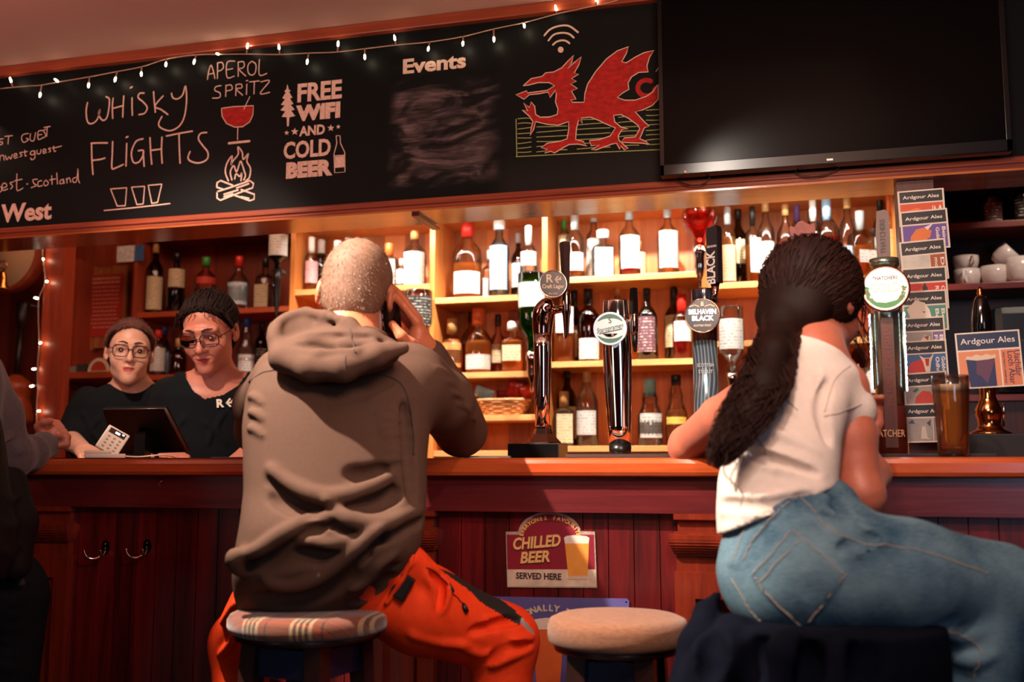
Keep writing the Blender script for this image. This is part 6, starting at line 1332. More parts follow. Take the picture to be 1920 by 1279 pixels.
# ------------------------------------------------------------------ the seated man on the phone
def build_man():
    yaw = math.radians(25)
    man = thing('person', P(590, 1160, -.40)*V(1, 1, 0), 'grey-haired man seen from behind in a grey hooded jacket and orange trousers, phoning', 'person')
    HC = P(668, 553, -.25); fw_ = (-math.sin(math.radians(14)), math.cos(math.radians(14)), -.22); hd_ = Head(HC, fw_, 1.0, -.10)
    neck0 = P(652, 660, -.31)
    shL, shR = P(512, 712, -.28), P(785, 712, -.25)
    elR, wrR = P(862, 808, .05), P(806, 668, -.15); elL, wrL, hL = P(484, 806, .03), P(585, 828, .16), P(640, 832, .2)
    hipC = P(590, 1105, -.40); hR, hLh = P(660, 1108, -.39), P(520, 1108, -.41); knR, knL = P(945, 1200, -.16), P(452, 1205, -.10)
    anR, anL = P(925, 1480, -.22), P(450, 1500, -.16); anR[2] = anL[2] = .30
    # jacket
    J = box_axes([shL, shR, elR, wrR, elL, hipC-V(.28, .1, .1), hipC+V(.1, 0, -.05), P(650, 580, -.3)], .14, h=.0052)
    rows = [(672, 512, 786, -.29, .07), (690, 490, 806, -.295, .105), (740, 467, 812, -.305, .130), (800, 459, 806, -.32, .138), (860, 461, 800, -.335, .142), (920, 462, 800, -.35, .145), (980, 455, 796, -.375, .156), (1030, 446, 787, -.38, .157), (1075, 440, 770, -.365, .143), (1115, 443, 740, -.342, .130), (1142, 452, 715, -.322, .118)]
    J.loft(secs(rows, yaw), yaw, 0)
    J.ell(P(655, 680, -.30), (.12, .085, .05), None, .05)
    J.chain([shL+V(.03, 0, 0), P(490, 760, -.10), elL], [.072, .064, .056], .04); J.chain([elL, wrL], [.054, .042], .03)
    J.chain([shR-V(.02, 0, 0.004), P(828, 752, -.12), elR], [.082, .070, .060], .045); J.chain([elR+V(.004, .01, .0), P(842, 738, -.05), wrR], [.056, .050, .040], .03)
    J.half(V(0, 0, 1.129), (0, 0, -1), .0) if False else None
    # folds
    RI = [([(505, 878), (541, 905), (580, 925), (614, 933), (650, 928), (700, 910), (734, 892)], .016), ([(612, 936), (628, 955), (650, 972), (690, 984), (725, 982), (755, 968), (789, 955)], .016), ([(446, 1040), (475, 1035), (510, 1015), (545, 993), (585, 974), (622, 968)], .016),
          ([(561, 1012), (614, 1020), (662, 1012), (700, 998), (722, 985)], .010), ([(497, 1092), (541, 1098), (590, 1085), (638, 1052), (677, 1021), (712, 990)], .016), ([(660, 1108), (691, 1086), (711, 1058), (742, 1038)], .010)]
    GR = [([(515, 932), (560, 952), (598, 956)], .014), ([(672, 946), (705, 944), (745, 925)], .013), ([(485, 1062), (530, 1052), (580, 1042), (620, 1048)], .017), ([(480, 1122), (560, 1126), (620, 1106), (660, 1076)], .018), ([(690, 1124), (730, 1080)], .014), ([(655, 890), (690, 893), (722, 880)], .010)]
    for p, r in GR: ridge(J, p, r*.8, -.006, .022, 'sub')
    for p, r in RI: ridge(J, [(a, b+22) for a, b in p], r*.55, -.003, .014, 'sub')
    for p, r in RI: ridge(J, p, r*.8, .0, .018)
    for k in range(7): ridge(J, [(705+k*3, 775+k*15), (728+k*2, 770+k*15), (752, 778+k*14)], .007, .0, .010)
    for k in range(3): ridge(J, [(466, 742+k*30), (480, 746+k*30), (494, 758+k*30)], .006, -.003, .012)
    ridge(J, [(755, 760), (765, 850), (772, 940)], .012, -.004, .015, 'sub')
    for k in range(5): ridge(J, [(815+k*13, 690+k*22), (838+k*12, 700+k*21), (850+k*10, 722+k*18)], .006, .0, .008)
    ridge(J, [(446, 1040), (440, 1050), (452, 1075)], .014, .006, .02)
    jm = mat('grey_soft_shell', '#594338', .85, var=.06, vscale=120, spec=.08, bump=.12, bscale=420)
    jk = J.mesh('jacket', jm, man, 1)
    pip = mat('jacket_seam', '#3a302c', .8)
    surf_line(jk, [(463, 716), (490, 697), (520, 692)], .0016, 'seam', pip, jk); surf_line(jk, [(690, 700), (735, 706), (762, 730), (775, 790), (776, 850)], .0016, 'seam', pip, jk)
    # hood
    H = box_axes([P(500, 585, -.46), P(770, 720, -.40), P(640, 640, -.25)], .07, h=.0042)
    yb = -.425
    H.ell(P(635, 662, yb+.02), (.135, .075, .052), None, 0)
    roll_ = [P(516, 636, yb-.005), P(530, 672, yb-.03), P(583, 690, yb-.045), P(645, 690, yb-.045), P(705, 668, yb-.03), P(757, 653, yb+.01)]
    H.chain(roll_, [.018, .027, .029, .028, .022, .012], .02)
    [H.cone(p_, P(630+(q_-620)*.55, 650, yb+.055), .020, .03, .02) for p_, q_ in ((P(520, 618, yb+.01), 520), (P(542, 602, yb+.03), 542), (P(575, 592, yb+.05), 575), (P(615, 598, yb+.04), 615), (P(655, 612, yb+.01), 655), (P(692, 636, yb), 692))]
    H.ell(P(612, 642, yb-.055), (.082, .042, .020), None, .016, 'sub')
    rim_ = [P(514, 632, yb-.02), P(522, 608, yb), P(540, 596, yb+.02), P(572, 587, yb+.04), P(612, 592, yb+.03), P(652, 606, yb+.0), P(690, 632, yb-.005), P(745, 650, yb+.02)]
    H.chain([P(545, 622, yb-.03), P(600, 634, yb-.045), P(662, 638, yb-.04), P(722, 646, yb-.01)], [.010, .020, .018, .007], .008, 'sub')
    H.chain(spline(rim_, 3), .0085, .014)
    H.chain([P(656, 606, yb), P(660, 640, yb-.02), P(640, 670, yb-.03)], .008, .015)
    H.chain([P(586, 640, yb-.01), P(640, 648, yb-.03), P(700, 645, yb-.02)], .010, .015); H.chain([P(540, 660, yb-.04), P(600, 664, yb-.055), P(670, 660, yb-.05), P(735, 650, yb-.005)], .009, .015)
    H.chain([HC+V(math.cos(a)*.074, math.sin(a)*.076-.03, -.108-.012*math.sin(a)) for a in np.linspace(math.pi*1.05, math.pi*2.05, 12)], .017, .02)
    H.ell(HC+V(0, -.03, -.06), (.070, .074, .11), None, .01, 'sub')
    hood = H.mesh('hood', jm, man, 1)
    surf_line(hood, [(655, 612), (660, 640), (664, 660)], .0012, 'seam', pip, hood); surf_line(hood, [(648, 664), (650, 690), (648, 706)], .0012, 'seam', pip, hood)
    # trousers
    T = box_axes([hR, hLh, knR, knL, anR, anL, hipC], .15, h=.005, fz=.62, hz=.016)
    T.ell(P(590, 1085, -.33), (.130, .09, .070), None, 0); T.chain([P(645, 1092, -.33), P(790, 1142, -.27), knR], [.074, .090, .072], .05); T.chain([P(520, 1095, -.33), knL], [.078, .070], .05)
    T.chain([knR, anR], [.070, .050], .03); T.chain([knL, anL], [.070, .050], .03); T.chain([P(745, 1075, -.36), P(772, 1052, -.34), P(800, 1075, -.32)], .026, .04)
    for p in ([(740, 1062), (780, 1050), (800, 1042)], [(800, 1075), (815, 1110), (818, 1140)], [(830, 1085), (838, 1110), (828, 1150)], [(900, 1170), (950, 1150), (985, 1140)], [(930, 1230), (965, 1205), (1000, 1195)], [(920, 1250), (960, 1230), (998, 1215)], [(415, 1170), (430, 1150), (440, 1130)], [(410, 1230), (430, 1210), (440, 1190)], [(860, 1210), (900, 1225), (940, 1225)], [(770, 1190), (830, 1205), (880, 1210)]): ridge(T, p, .009, .0, .014)
    for p in ([(880, 1185), (930, 1170), (975, 1165)], [(910, 1240), (950, 1218), (990, 1208)], [(806, 1075), (824, 1100), (823, 1140)]): ridge(T, p, .008, -.003, .012, 'sub')
    to = mat('orange_work_cloth', '#e63c14', .7, var=.10, vscale=50, spec=.15, bump=.15, bscale=220, color2='#f24a1c'); tb = mat('black_knee_cloth', '#14120f', .7); rf = mat('reflective_grey', '#8f8a86', .5)
    tro = T.mesh('trousers', [to, tb, rf], man, 1)
    c8 = lambda L: [(640+x/2.914, 840+y/2.914) for x, y in L]
    pol = c8([(530, 655), (640, 700), (740, 745), (830, 800), (930, 870), (985, 925), (975, 968), (900, 930), (830, 885), (770, 850), (690, 770), (600, 710)]); rfp = c8([(985, 925), (1050, 1000), (1060, 1030), (1000, 980), (975, 950)])
    paint(tro, lambda c, n: inpoly(proj(c), pol) & facing(c, n), 1); paint(tro, lambda c, n: inpoly(proj(c), rfp) & facing(c, n), 2)
    M_tog = mat('black_toggle', '#16110f', .4)
    for px, py in ((846, 1103), (873, 1140)):
        q = T.hit(px, py)
        if q is not None: MB().tube([q+V(-.004, -.006, .010), q+V(.0, -.008, .002), q+V(.006, -.008, -.008)], [.003, .0065, .005], 10).build('toggle', M_tog, tro)
    surf_line(tro, [(800, 1062), (822, 1078), (840, 1096)], .0013, 'cord', M_tog, tro); surf_line(tro, [(852, 1112), (862, 1122), (872, 1134)], .0013, 'cord', M_tog, tro)
    q = T.hit(755, 1100)
    if q is not None: MB().box(-.018, .018, -.008, .006, -.026, .026, M=Matrix.Translation(q) @ Matrix.Rotation(.5, 4, 'Y'), bev=.004).build('buckle', M_tog, tro)
    surf_line(tro, [(776, 1040), (765, 1070), (742, 1110), (722, 1130)], .0055, 'strap', to, tro, lift=.003)
    # body: one surface from head to feet
    Bd = box_axes([HC+V(0, 0, .1), hipC, elR, wrR, P(735, 545, -.25), elL, hL, knR, knL, anR+V(0, 0, -.12), anL], .12, fz=1.16, h=.0036, hz=.016)
    hd_.add(Bd, True, True, neck0)
    Bd.chain([neck0, P(625, 800, -.29), P(600, 960, -.30), P(590, 1080, -.30)], [.07, .085, .08, .07], .05); Bd.chain([shL+V(.03, 0, 0), shR-V(.04, 0, 0)], .05, .05)
    Bd.chain([shL+V(.03, 0, 0), elL, wrL, hL], [.04, .036, .026, .03], .03); Bd.chain([shR-V(.03, 0, 0), elR, wrR], [.045, .036, .028], .03)
    Bd.chain([P(650, 1085, -.31), knR, anR, anR+V(-.01, .08, -.06), anR+V(-.02, .17, -.08)], [.07, .05, .035, .035, .03], .03); Bd.chain([P(520, 1085, -.31), knL, anL, anL+V(0, .08, -.06), anL+V(0, .17, -.08)], [.07, .05, .035, .035, .03], .03)
    pal = P(783, 633, -.19); idx = [P(781, 604, -.205), P(758, 575, -.222), P(745, 560, -.222), P(733, 546, -.215)]
    fin = [idx, [P(784, 600, -.18), P(760, 566, -.19), P(748, 551, -.19), P(737, 538, -.185)], [P(783, 608, -.155), P(758, 578, -.158), P(748, 562, -.158), P(739, 552, -.155)], [P(779, 621, -.132), P(760, 598, -.13), P(750, 585, -.13), P(742, 574, -.13)]]
    Bd.chain([wrR, P(796, 652, -.17), pal], [.027, .027, .024], .014)
    for f in fin: Bd.cone(P(790, 645, -.175), f[0], .020, .0115, .012); Bd.chain(f, [.0112, .0096, .0086, .0072], .004)
    Bd.chain([P(785, 655, -.20), P(768, 645, -.245), P(752, 630, -.268), P(736, 609, -.272)], [.017, .0145, .0115, .0095], .010)
    body = Bd.mesh('body', [M_skm, mat('boot_black', '#14110f', .6)], man, 1)
    paint(body, lambda c, n: c[:, 2] < .42, 1)
    # short grey hair
    S = box_axes([HC], .14, h=.0042); kk = hd_.s
    S.ell(hd_.w((0, -.012, .032)), (.0785, .0985, .0925), hd_.R.T, 0); S.ell(hd_.w((0, -.045, -.03)), (.062, .052, .062), hd_.R.T, .03)
    S.half(hd_.w((0, -.06, -.066)), hd_.R[2]*-1+hd_.R[1]*.55, .004); S.half(hd_.w((0, .055, .06)), hd_.R[1]*1+hd_.R[2]*-.4, .004)
    for q in (-1, 1): S.ell(hd_.w((q*.085, .012, -.02)), (.025, .030, .040), hd_.R.T, .006, 'sub')
    M_hg = mat('grey_hair', '#775643', .75, var=.25, vscale=60, stretch=(1, 1, .5)); hair = S.mesh('hair', [M_hg, mat('grey_hair_tips', '#94806d', .6)], man, 1)
    vs_ = verts(hair); nv = np.zeros(len(vs_)*3, np.float32); hair.data.vertices.foreach_get('normal', nv); nv = nv.reshape(-1, 3); mb = MB()
    for i in RNG.choice(len(vs_), 5200):
        p = vs_[i]; n_ = nv[i]; q = hd_.l(p); side = min(1, abs(q[0])/.07)
        if RNG.random() > .45+.55*side: continue
        d = n_*.8+np.array((0, 0, -.7))+RNG.normal(0, .25, 3)+(-hd_.R[1])*.2; d /= np.linalg.norm(d); t_ = np.cross(d, n_); t_ /= np.linalg.norm(t_)+1e-9; l_ = .004+.006*RNG.random(); p = p+RNG.normal(0, .0012, 3)
        mb.raw([p-t_*.0005, p+t_*.0005, p+d*l_], [(0, 1, 2)])
    mb.build('hair_tips', bpy.data.materials['grey_hair_tips'], hair, recalc=False)
    # phone
    a, b = P(731, 562, -.225), P(737, 640, -.225); ph = thing('mobile_phone', tuple((a+b)/2), 'black mobile phone held to the ear of the man', 'phone')
    ax = (b-a); ax = ax/np.linalg.norm(ax)*-1; wv = V(.18, .97, .0); wv -= ax*(wv @ ax); wv /= np.linalg.norm(wv); nn = np.cross(ax, wv); c = (a+b)/2; Mp = Matrix(((*nn,), (*wv,), (*ax,))).transposed().to_4x4(); Mp.translation = c
    MB().box(-.0045, .0045, -.036, .036, -.072, .052, M=Mp, bev=.003).build('phone_body', mat('black_phone', '#0a0a0c', .2), ph)
    sg_ = 1 if nn[0] < 0 else -1
    MB().box(sg_*.0046, sg_*.0050, -.032, .032, -.066, .047, M=Mp).build('phone_screen', mat('phone_glow', '#9fb2d8', .3, emit=(.6, .7, 1), estr=.8), ph)
    mb = MB()
    for z_ in (.025, .005, -.012): mb.box(-.0012, .0012, -.0368, -.0355, z_-.005, z_+.005, M=Mp)
    mb.build('side_buttons', M_chr, ph)
build_man()

# ------------------------------------------------------------------ the seated woman in the white T-shirt
def build_woman():
    wo = thing('person', P(1500, 1160, -.45)*V(1, 1, 0), 'woman seen from behind with long dark ponytail, white T-shirt and blue jeans', 'person')
    HC = P(1528, 570, -.19); fd = V(math.sin(.55), math.cos(.55), -.34); hd_ = Head(HC, fd, 1.02, .05)
    neck0 = P(1520, 672, -.27)
    shR, elR, wrR = P(1583, 728, -.27), P(1612, 922, -.31), P(1624, 852, -.06); shL, elL, wrL = P(1425, 735, -.20), P(1288, 832, .035), P(1420, 838, .13)
    pel = P(1482, 1082, -.45)
    # shirt
    S = box_axes([P(1340, 1010, -.5), P(1630, 660, -.2), shR+V(.05, 0, -.08)], .1, h=.0048)
    rows = [(672, 1470, 1572, -.275, .055), (700, 1432, 1598, -.285, .085), (760, 1394, 1592, -.315, .105), (830, 1364, 1574, -.35, .115), (900, 1348, 1568, -.385, .120), (960, 1345, 1575, -.415, .125), (1020, 1348, 1600, -.44, .130)]
    S.loft(secs(rows, 0), 0, 0)
    S.cone(P(1512, 690, -.29), P(1516, 640, -.25), .075, .066, .03)
    S.chain([shR-V(.02, 0, .005), P(1588, 772, -.275)], [.058, .056], .03); S.chain([shL+V(.03, -.01, .0), P(1402, 755, -.15)], [.050, .046], .03)
    for p in ([(1395, 830), (1450, 850), (1530, 880)], [(1380, 860), (1460, 880), (1545, 895)], [(1352, 930), (1430, 935), (1540, 915)], [(1352, 960), (1420, 962), (1500, 940)], [(1400, 800), (1460, 815), (1535, 850)], [(1540, 700), (1535, 745), (1545, 790)]): ridge(S, p, .008, -.001, .014)
    for p in ([(1395, 845), (1450, 865), (1530, 890)], [(1360, 945), (1430, 950), (1520, 930)], [(1548, 720), (1540, 770), (1552, 830)]): ridge(S, p, .008, -.004, .014, 'sub')
    A, B_ = P(1352, 1004, -.52), P(1562, 914, -.40); d = B_-A; n = np.cross(d, (0, 1.0, 0)); n *= (1 if n[2] < 0 else -1); S.half(A, n, .004)
    nk = P(1500, 640, -.30); S.half(nk, V(.36, .30, 1), .004)
    S.half(P(1592, 782, -.28), V(.35, .0, -1), .004) if False else None
    M_sh = mat('white_cotton', '#dccfc4', .9, var=.05, vscale=60, spec=.15, bump=.1, bscale=300)
    sh = S.mesh('shirt', M_sh, wo, 1)
    cu = P(1542, 792, -.3), P(1624, 768, -.3)
    surf_line(sh, [(1545, 778), (1580, 772), (1618, 758)], .0012, 'sleeve_hem', mat('shirt_seam', '#b9a79c', .8), sh); surf_line(sh, [(1596, 684), (1562, 715), (1545, 770)], .001, 'sleeve_seam', mat('shirt_seam', '#b9a79c', .8), sh)
    # jeans
    kR, kL = P(1872, 1104, -.40), P(1845, 1150, -.12); aR, aL = P(1775, 1400, -.44), P(1840, 1430, -.2); aR[2] = aL[2] = .40
    J = box_axes([P(1360, 930, -.5), kR, kL, aR, aL, pel], .14, h=.006, fz=.58, hz=.016)
    J.ell(pel, (.120, .125, .108), None, 0); J.chain([P(1468, 985, -.425), P(1478, 1050, -.44)], [.100, .112], .05, flat=None)
    J.chain([P(1560, 955, -.41), P(1580, 1020, -.44)], [.05, .08], .06)
    J.chain([P(1530, 1090, -.48), P(1700, 1086, -.47), kR], [.108, .097, .078], .05); J.chain([P(1510, 1090, -.36), kL], [.10, .074], .05)
    J.chain([kR+V(0, 0, -.01), P(1830, 1210, -.42), aR], [.075, .085, .075], .03); J.chain([kL, aL], [.072, .07], .03)
    for p in ([(1530, 950), (1570, 975), (1600, 990)], [(1560, 1000), (1590, 985), (1625, 985)], [(1570, 1020), (1610, 1005), (1650, 1000)], [(1590, 1040), (1640, 1020), (1660, 1015)], [(1520, 930), (1560, 945), (1590, 965)], [(1760, 1180), (1800, 1195), (1850, 1180)], [(1780, 1230), (1820, 1240), (1870, 1225)]): ridge(J, p, .010, -.002, .015)
    for p in ([(1545, 968), (1580, 985), (1610, 995)], [(1575, 1030), (1615, 1015), (1650, 1008)], [(1560, 935), (1580, 960), (1600, 975)], [(1420, 1192), (1560, 1200), (1700, 1192), (1790, 1160)]): ridge(J, p, .006, -.004, .016, 'sub')
    J.half(A+V(0, 0, .018), -n, .003)
    # denim
    m = bpy.data.materials.new('blue_denim'); m.use_nodes = True; nt = m.node_tree; N_ = nt.nodes; L = nt.links; b = N_['Principled BSDF']; b.inputs['Roughness'].default_value = .9; b.inputs['Specular IOR Level'].default_value = .1
    tc = N_.new('ShaderNodeTexCoord'); n1 = N_.new('ShaderNodeTexNoise'); n1.inputs['Scale'].default_value = 9; n1.inputs['Detail'].default_value = 3; L.new(tc.outputs['Object'], n1.inputs[0])
    mp = N_.new('ShaderNodeMapping'); mp.inputs['Scale'].default_value = (90, 90, 600); mp.inputs['Rotation'].default_value = (0, .9, 0); L.new(tc.outputs['Object'], mp.inputs[0]); n2 = N_.new('ShaderNodeTexNoise'); n2.inputs['Scale'].default_value = 1; n2.inputs['Detail'].default_value = 5; L.new(mp.outputs[0], n2.inputs[0])
    ad = N_.new('ShaderNodeMath'); ad.operation = 'MULTIPLY_ADD'; L.new(n2.outputs['Fac'], ad.inputs[0]); ad.inputs[1].default_value = .5; L.new(n1.outputs['Fac'], ad.inputs[2])
    r = N_.new('ShaderNodeValToRGB'); e = r.color_ramp.elements; e[0].position = .52; e[1].position = 1.0; e[0].color = (*lin('#28465c'), 1); e[1].color = (*lin('#6c8a96'), 1); L.new(ad.outputs[0], r.inputs[0]); L.new(r.outputs[0], b.inputs['Base Color'])
    bp = N_.new('ShaderNodeBump'); bp.inputs['Strength'].default_value = .25; bp.inputs['Distance'].default_value = .002; L.new(n2.outputs['Fac'], bp.inputs['Height']); L.new(bp.outputs[0], b.inputs['Normal'])
    m2 = mat('denim_seam', '#8496a0', .85, var=.4, vscale=90)
    je = J.mesh('jeans', [m, m2], wo, 1)
    c9 = lambda L_: [(1240+x/2.67, 800+y/2.67) for x, y in L_]
    poc = c9([(650, 510), (925, 742), (710, 1020), (500, 815), (455, 735)]); vs_ = verts(je); nv = np.zeros(len(vs_)*3, np.float32); je.data.vertices.foreach_get('normal', nv); nv = nv.reshape(-1, 3)
    msk = inpoly(proj(vs_), poc) & facing(vs_, nv); band = inpoly(proj(vs_), c9([(540, 345), (690, 330), (600, 415), (430, 610), (385, 705), (325, 700), (400, 540)])) & facing(vs_, nv)
    vs_ = vs_+nv*(.0035*msk+.003*band)[:, None]; je.data.vertices.foreach_set('co', vs_.ravel()); je.data.update()
    st = mat('tan_stitching', '#b59f8a', .7)
    def sl(p, nm='stitching', r_=.0011, dash=.005, lift=.0012): return surf_line(je, c9(p), r_, nm, st if dash else m2, je, dash, lift, 24)
    sl([(655, 515), (790, 628), (920, 742)]); sl([(920, 745), (820, 880), (712, 1015)]); sl([(710, 1015), (600, 915), (500, 812)]); sl([(500, 812), (478, 770), (458, 735)]); sl([(460, 732), (560, 620), (650, 515)])
    sl([(685, 575), (590, 665), (495, 775)]); sl([(640, 520), (780, 640), (905, 750)], 'pocket_edge', .0016, None)
    sl([(590, 420), (500, 510), (430, 610), (395, 690)]); sl([(545, 365), (450, 445), (400, 540), (350, 680)]); sl([(680, 345), (760, 430), (830, 510), (1000, 585), (1150, 605), (1300, 625), (1480, 680), (1640, 740)], 'side_seam', .0018, None); sl([(690, 340), (770, 425), (840, 500), (1010, 578), (1300, 618), (1640, 735)])
    sl([(345, 760), (400, 850), (460, 950), (560, 1030)]); sl([(690, 345), (640, 375), (595, 415)])
    sl([(1230, 1010), (1330, 1075)]); sl([(1420, 1020), (1540, 1060), (1620, 1150)]); sl([(1590, 1170), (1560, 1279)])
    for p in ([(555, 345), (590, 415)],):
        q = [J.hit(*x) for x in c9(p)]
        if all(x is not None for x in q): MB().tube([q[0]+V(0, -.004, .006), (q[0]+q[1])/2+V(0, -.006, 0), q[1]+V(0, -.004, -.004)], .006, 6).build('belt_loop', m, je)
    # body
    Bd = box_axes([HC+V(0, 0, .08), elL, elR, wrL, wrR, pel, kR, kL, aR+V(0, 0, -.1), aL], .11, fz=1.0, h=.004, hz=.016)
    hd_.add(Bd, True, True, neck0, False, .050)
    Bd.chain([neck0, P(1490, 800, -.31), P(1475, 940, -.38), pel], [.062, .085, .085, .09], .05); Bd.chain([shL+V(.02, 0, 0), shR-V(.02, 0, 0)], .042, .05)
    Bd.chain([shR, P(1597, 820, -.29), elR], [.048, .046, .040], .02); Bd.chain([elR, P(1632, 890, -.2), wrR], [.040, .038, .024], .02); Bd.cone(elR+V(.008, -.01, -.01), elR+V(.01, -.01, -.015), .034, .032, .02)
    Bd.chain([shL, P(1350, 782, -.08), elL], [.046, .044, .038], .02); Bd.chain([elL, P(1340, 838, .09), wrL], [.038, .037, .026], .02); Bd.cone(elL+V(-.012, -.012, -.012), elL+V(-.014, -.01, -.014), .026, .026, .015)
    def hand(S_, wr, k, tips, thumb, pr=.018, fr=.009):
        for f in tips: S_.cone(wr+(k-wr)*.3, f[0], pr, fr*1.25, .012); S_.chain(f, [fr*1.2, fr*1.05, fr*.95, fr*.8], .004)
        S_.chain(thumb, [pr*.8, fr*1.3, fr*1.1, fr*.9], .008)
    k = wrR+V(.004, .02, .075); tips = [[k+V(-.026+.017*i, .012*i*0, -.004*abs(i-1)), k+V(-.022+.017*i, .022, .022), k+V(-.016+.015*i, .012, .04), k+V(-.006+.013*i, -.012, .046)] for i in range(4)]
    hand(Bd, wrR, k, tips, [wrR+V(.01, .0, .03), wrR+V(.018, -.02, .045), wrR+V(.018, -.026, .06), wrR+V(.012, -.026, .072)])
    k = wrL+V(.07, .03, -.012); tips = [[k+V(0, -.025+.017*i, 0), k+V(.03, -.022+.017*i, .002), k+V(.05, -.02+.016*i, -.004), k+V(.062, -.018+.015*i, -.012)] for i in range(4)]
    hand(Bd, wrL, k, tips, [wrL+V(.02, -.01, 0), wrL+V(.04, -.035, .0), wrL+V(.06, -.042, -.006), wrL+V(.075, -.042, -.01)])
    Bd.chain([pel+V(.03, -.03, 0), kR, aR, aR+V(.06, .05, -.07), aR+V(.13, .09, -.08)], [.08, .055, .035, .035, .03], .03); Bd.chain([pel+V(.03, .06, 0), kL, aL, aL+V(.06, .06, -.07), aL+V(.13, .1, -.08)], [.08, .055, .035, .035, .03], .03)
    body = Bd.mesh('body', [M_skw, mat('trainer_white', '#b9aca2', .6)], wo, 1); paint(body, lambda c, n: c[:, 2] < .40, 1); hd_.eyes(wo)
    # hair
    Hs = box_axes([HC, P(1340, 870, -.5), P(1460, 610, -.3)], .13, h=.005)
    Hs.ell(hd_.w((0, -.022, .030)), (.094, .108, .102), hd_.R.T, 0); Hs.ell(hd_.w((-.01, -.065, -.045)), (.078, .055, .066), hd_.R.T, .03)
    kn = P(1466, 612, -.30); Hs.ell(kn, (.034, .036, .042), None, .03)
    pt = [kn, P(1448, 668, -.405), P(1430, 725, -.455), P(1398, 780, -.49), P(1366, 835, -.515), P(1346, 872, -.52)]; pr_ = [.030, .036, .039, .036, .025, .008]
    Hs.chain(pt, pr_, .02)
    Hs.half(hd_.w((0, .052, .0)), hd_.R[1]+hd_.R[2]*-.35, .006)
    for q in (-1, 1): Hs.ell(hd_.w((q*.09, .018, -.035)), (.035, .035, .045), hd_.R.T, .01, 'sub')
    Hs.ell(hd_.w((.02, -.03, -.12)), (.07, .07, .045), hd_.R.T, .01, 'sub') if False else None
    M_hr = mat('dark_brown_hair', '#1d0e0a', .65, var=.4, vscale=30, stretch=(1, 1, .3), spec=.15); M_hr2 = mat('brown_hair_strands', '#29130d', .6, spec=.18); hair = Hs.mesh('hair', M_hr, wo, 1)
    paths = []
    for i in range(1500):                                    # combed back over the head into the knot
        a_ = RNG.uniform(-1.9, 1.9); s0 = np.array((math.sin(a_)*.084, .05+RNG.uniform(-.05, .01), .03+math.cos(a_)*.09)); kl = hd_.l(kn); p = []
        jit = RNG.normal(0, .010, 3)
        for t_ in np.linspace(0, 1, 9):
            q = s0*(1-t_)+kl*t_+jit*math.sin(t_*3.1)*1.5; c0 = np.array((0, -.022, .03)); dv = (q-c0)/np.array((.0975, .1120, .1055)); L_ = np.linalg.norm(dv)
            if t_ < .88: q = c0+dv/L_*np.array((.0975, .1120, .1055))*(1+.014*math.sin(9*t_+i)+.012*math.sin(i*7.3))
            p.append(hd_.w(q))
        paths.append(p)
    strands(paths, .0014, .0011, M_hr2, 'hair_strands', hair)
    paths = []; ptn = np.array(spline(pt, 8)); rn = np.interp(np.linspace(0, 5, len(ptn)), range(6), pr_)
    for i in range(520):
        a_ = RNG.uniform(0, 2*math.pi); w_ = RNG.uniform(5, 12); ph = RNG.uniform(0, 6); amp = RNG.uniform(.15, .5); e_ = int(RNG.uniform(.55, 1.0)*len(ptn)); rr = RNG.uniform(.75, 1.2); p = []
        for j in range(0, e_):
            t_ = j/len(ptn); an = a_+amp*math.sin(w_*t_*2+ph)+t_*1.5; r_ = rn[j]*rr*(1+.35*amp*math.sin(w_*t_*3+ph))+.008*t_
            p.append(ptn[j]+V(math.cos(an)*r_, math.sin(an)*r_*.9, .3*r_*math.sin(an*2)))
        if len(p) > 3: paths.append(p)
    for i in range(12):                                     # loose curly wisps
        s_ = ptn[RNG.integers(8, len(ptn)-4)]; p = []; d_ = V(RNG.uniform(-.008, .008), RNG.uniform(-.006, .0), -.02)
        for j in range(9): p.append(s_+d_*j*.6+V(.009*math.sin(j*1.1+i), .006*math.cos(j+i), 0)+V(RNG.uniform(-.001, .001), -.03, 0))
        paths.append(p)
    strands(paths, .0015, .0007, M_hr2, 'ponytail_strands', hair)
    paths = []
    for i in range(22):
        s_ = hd_.w((.072+RNG.uniform(-.02, .008), .045+RNG.uniform(-.02, .012), .02+RNG.uniform(-.03, .03))); p = [s_+V(.003*j+.007*math.sin(j*.9+i), .004*j, -.014*j+.002*math.sin(j)) for j in range(9)]; paths.append(p)
    strands(paths, .0013, .0005, M_hr2, 'loose_strands', hair)
build_woman()
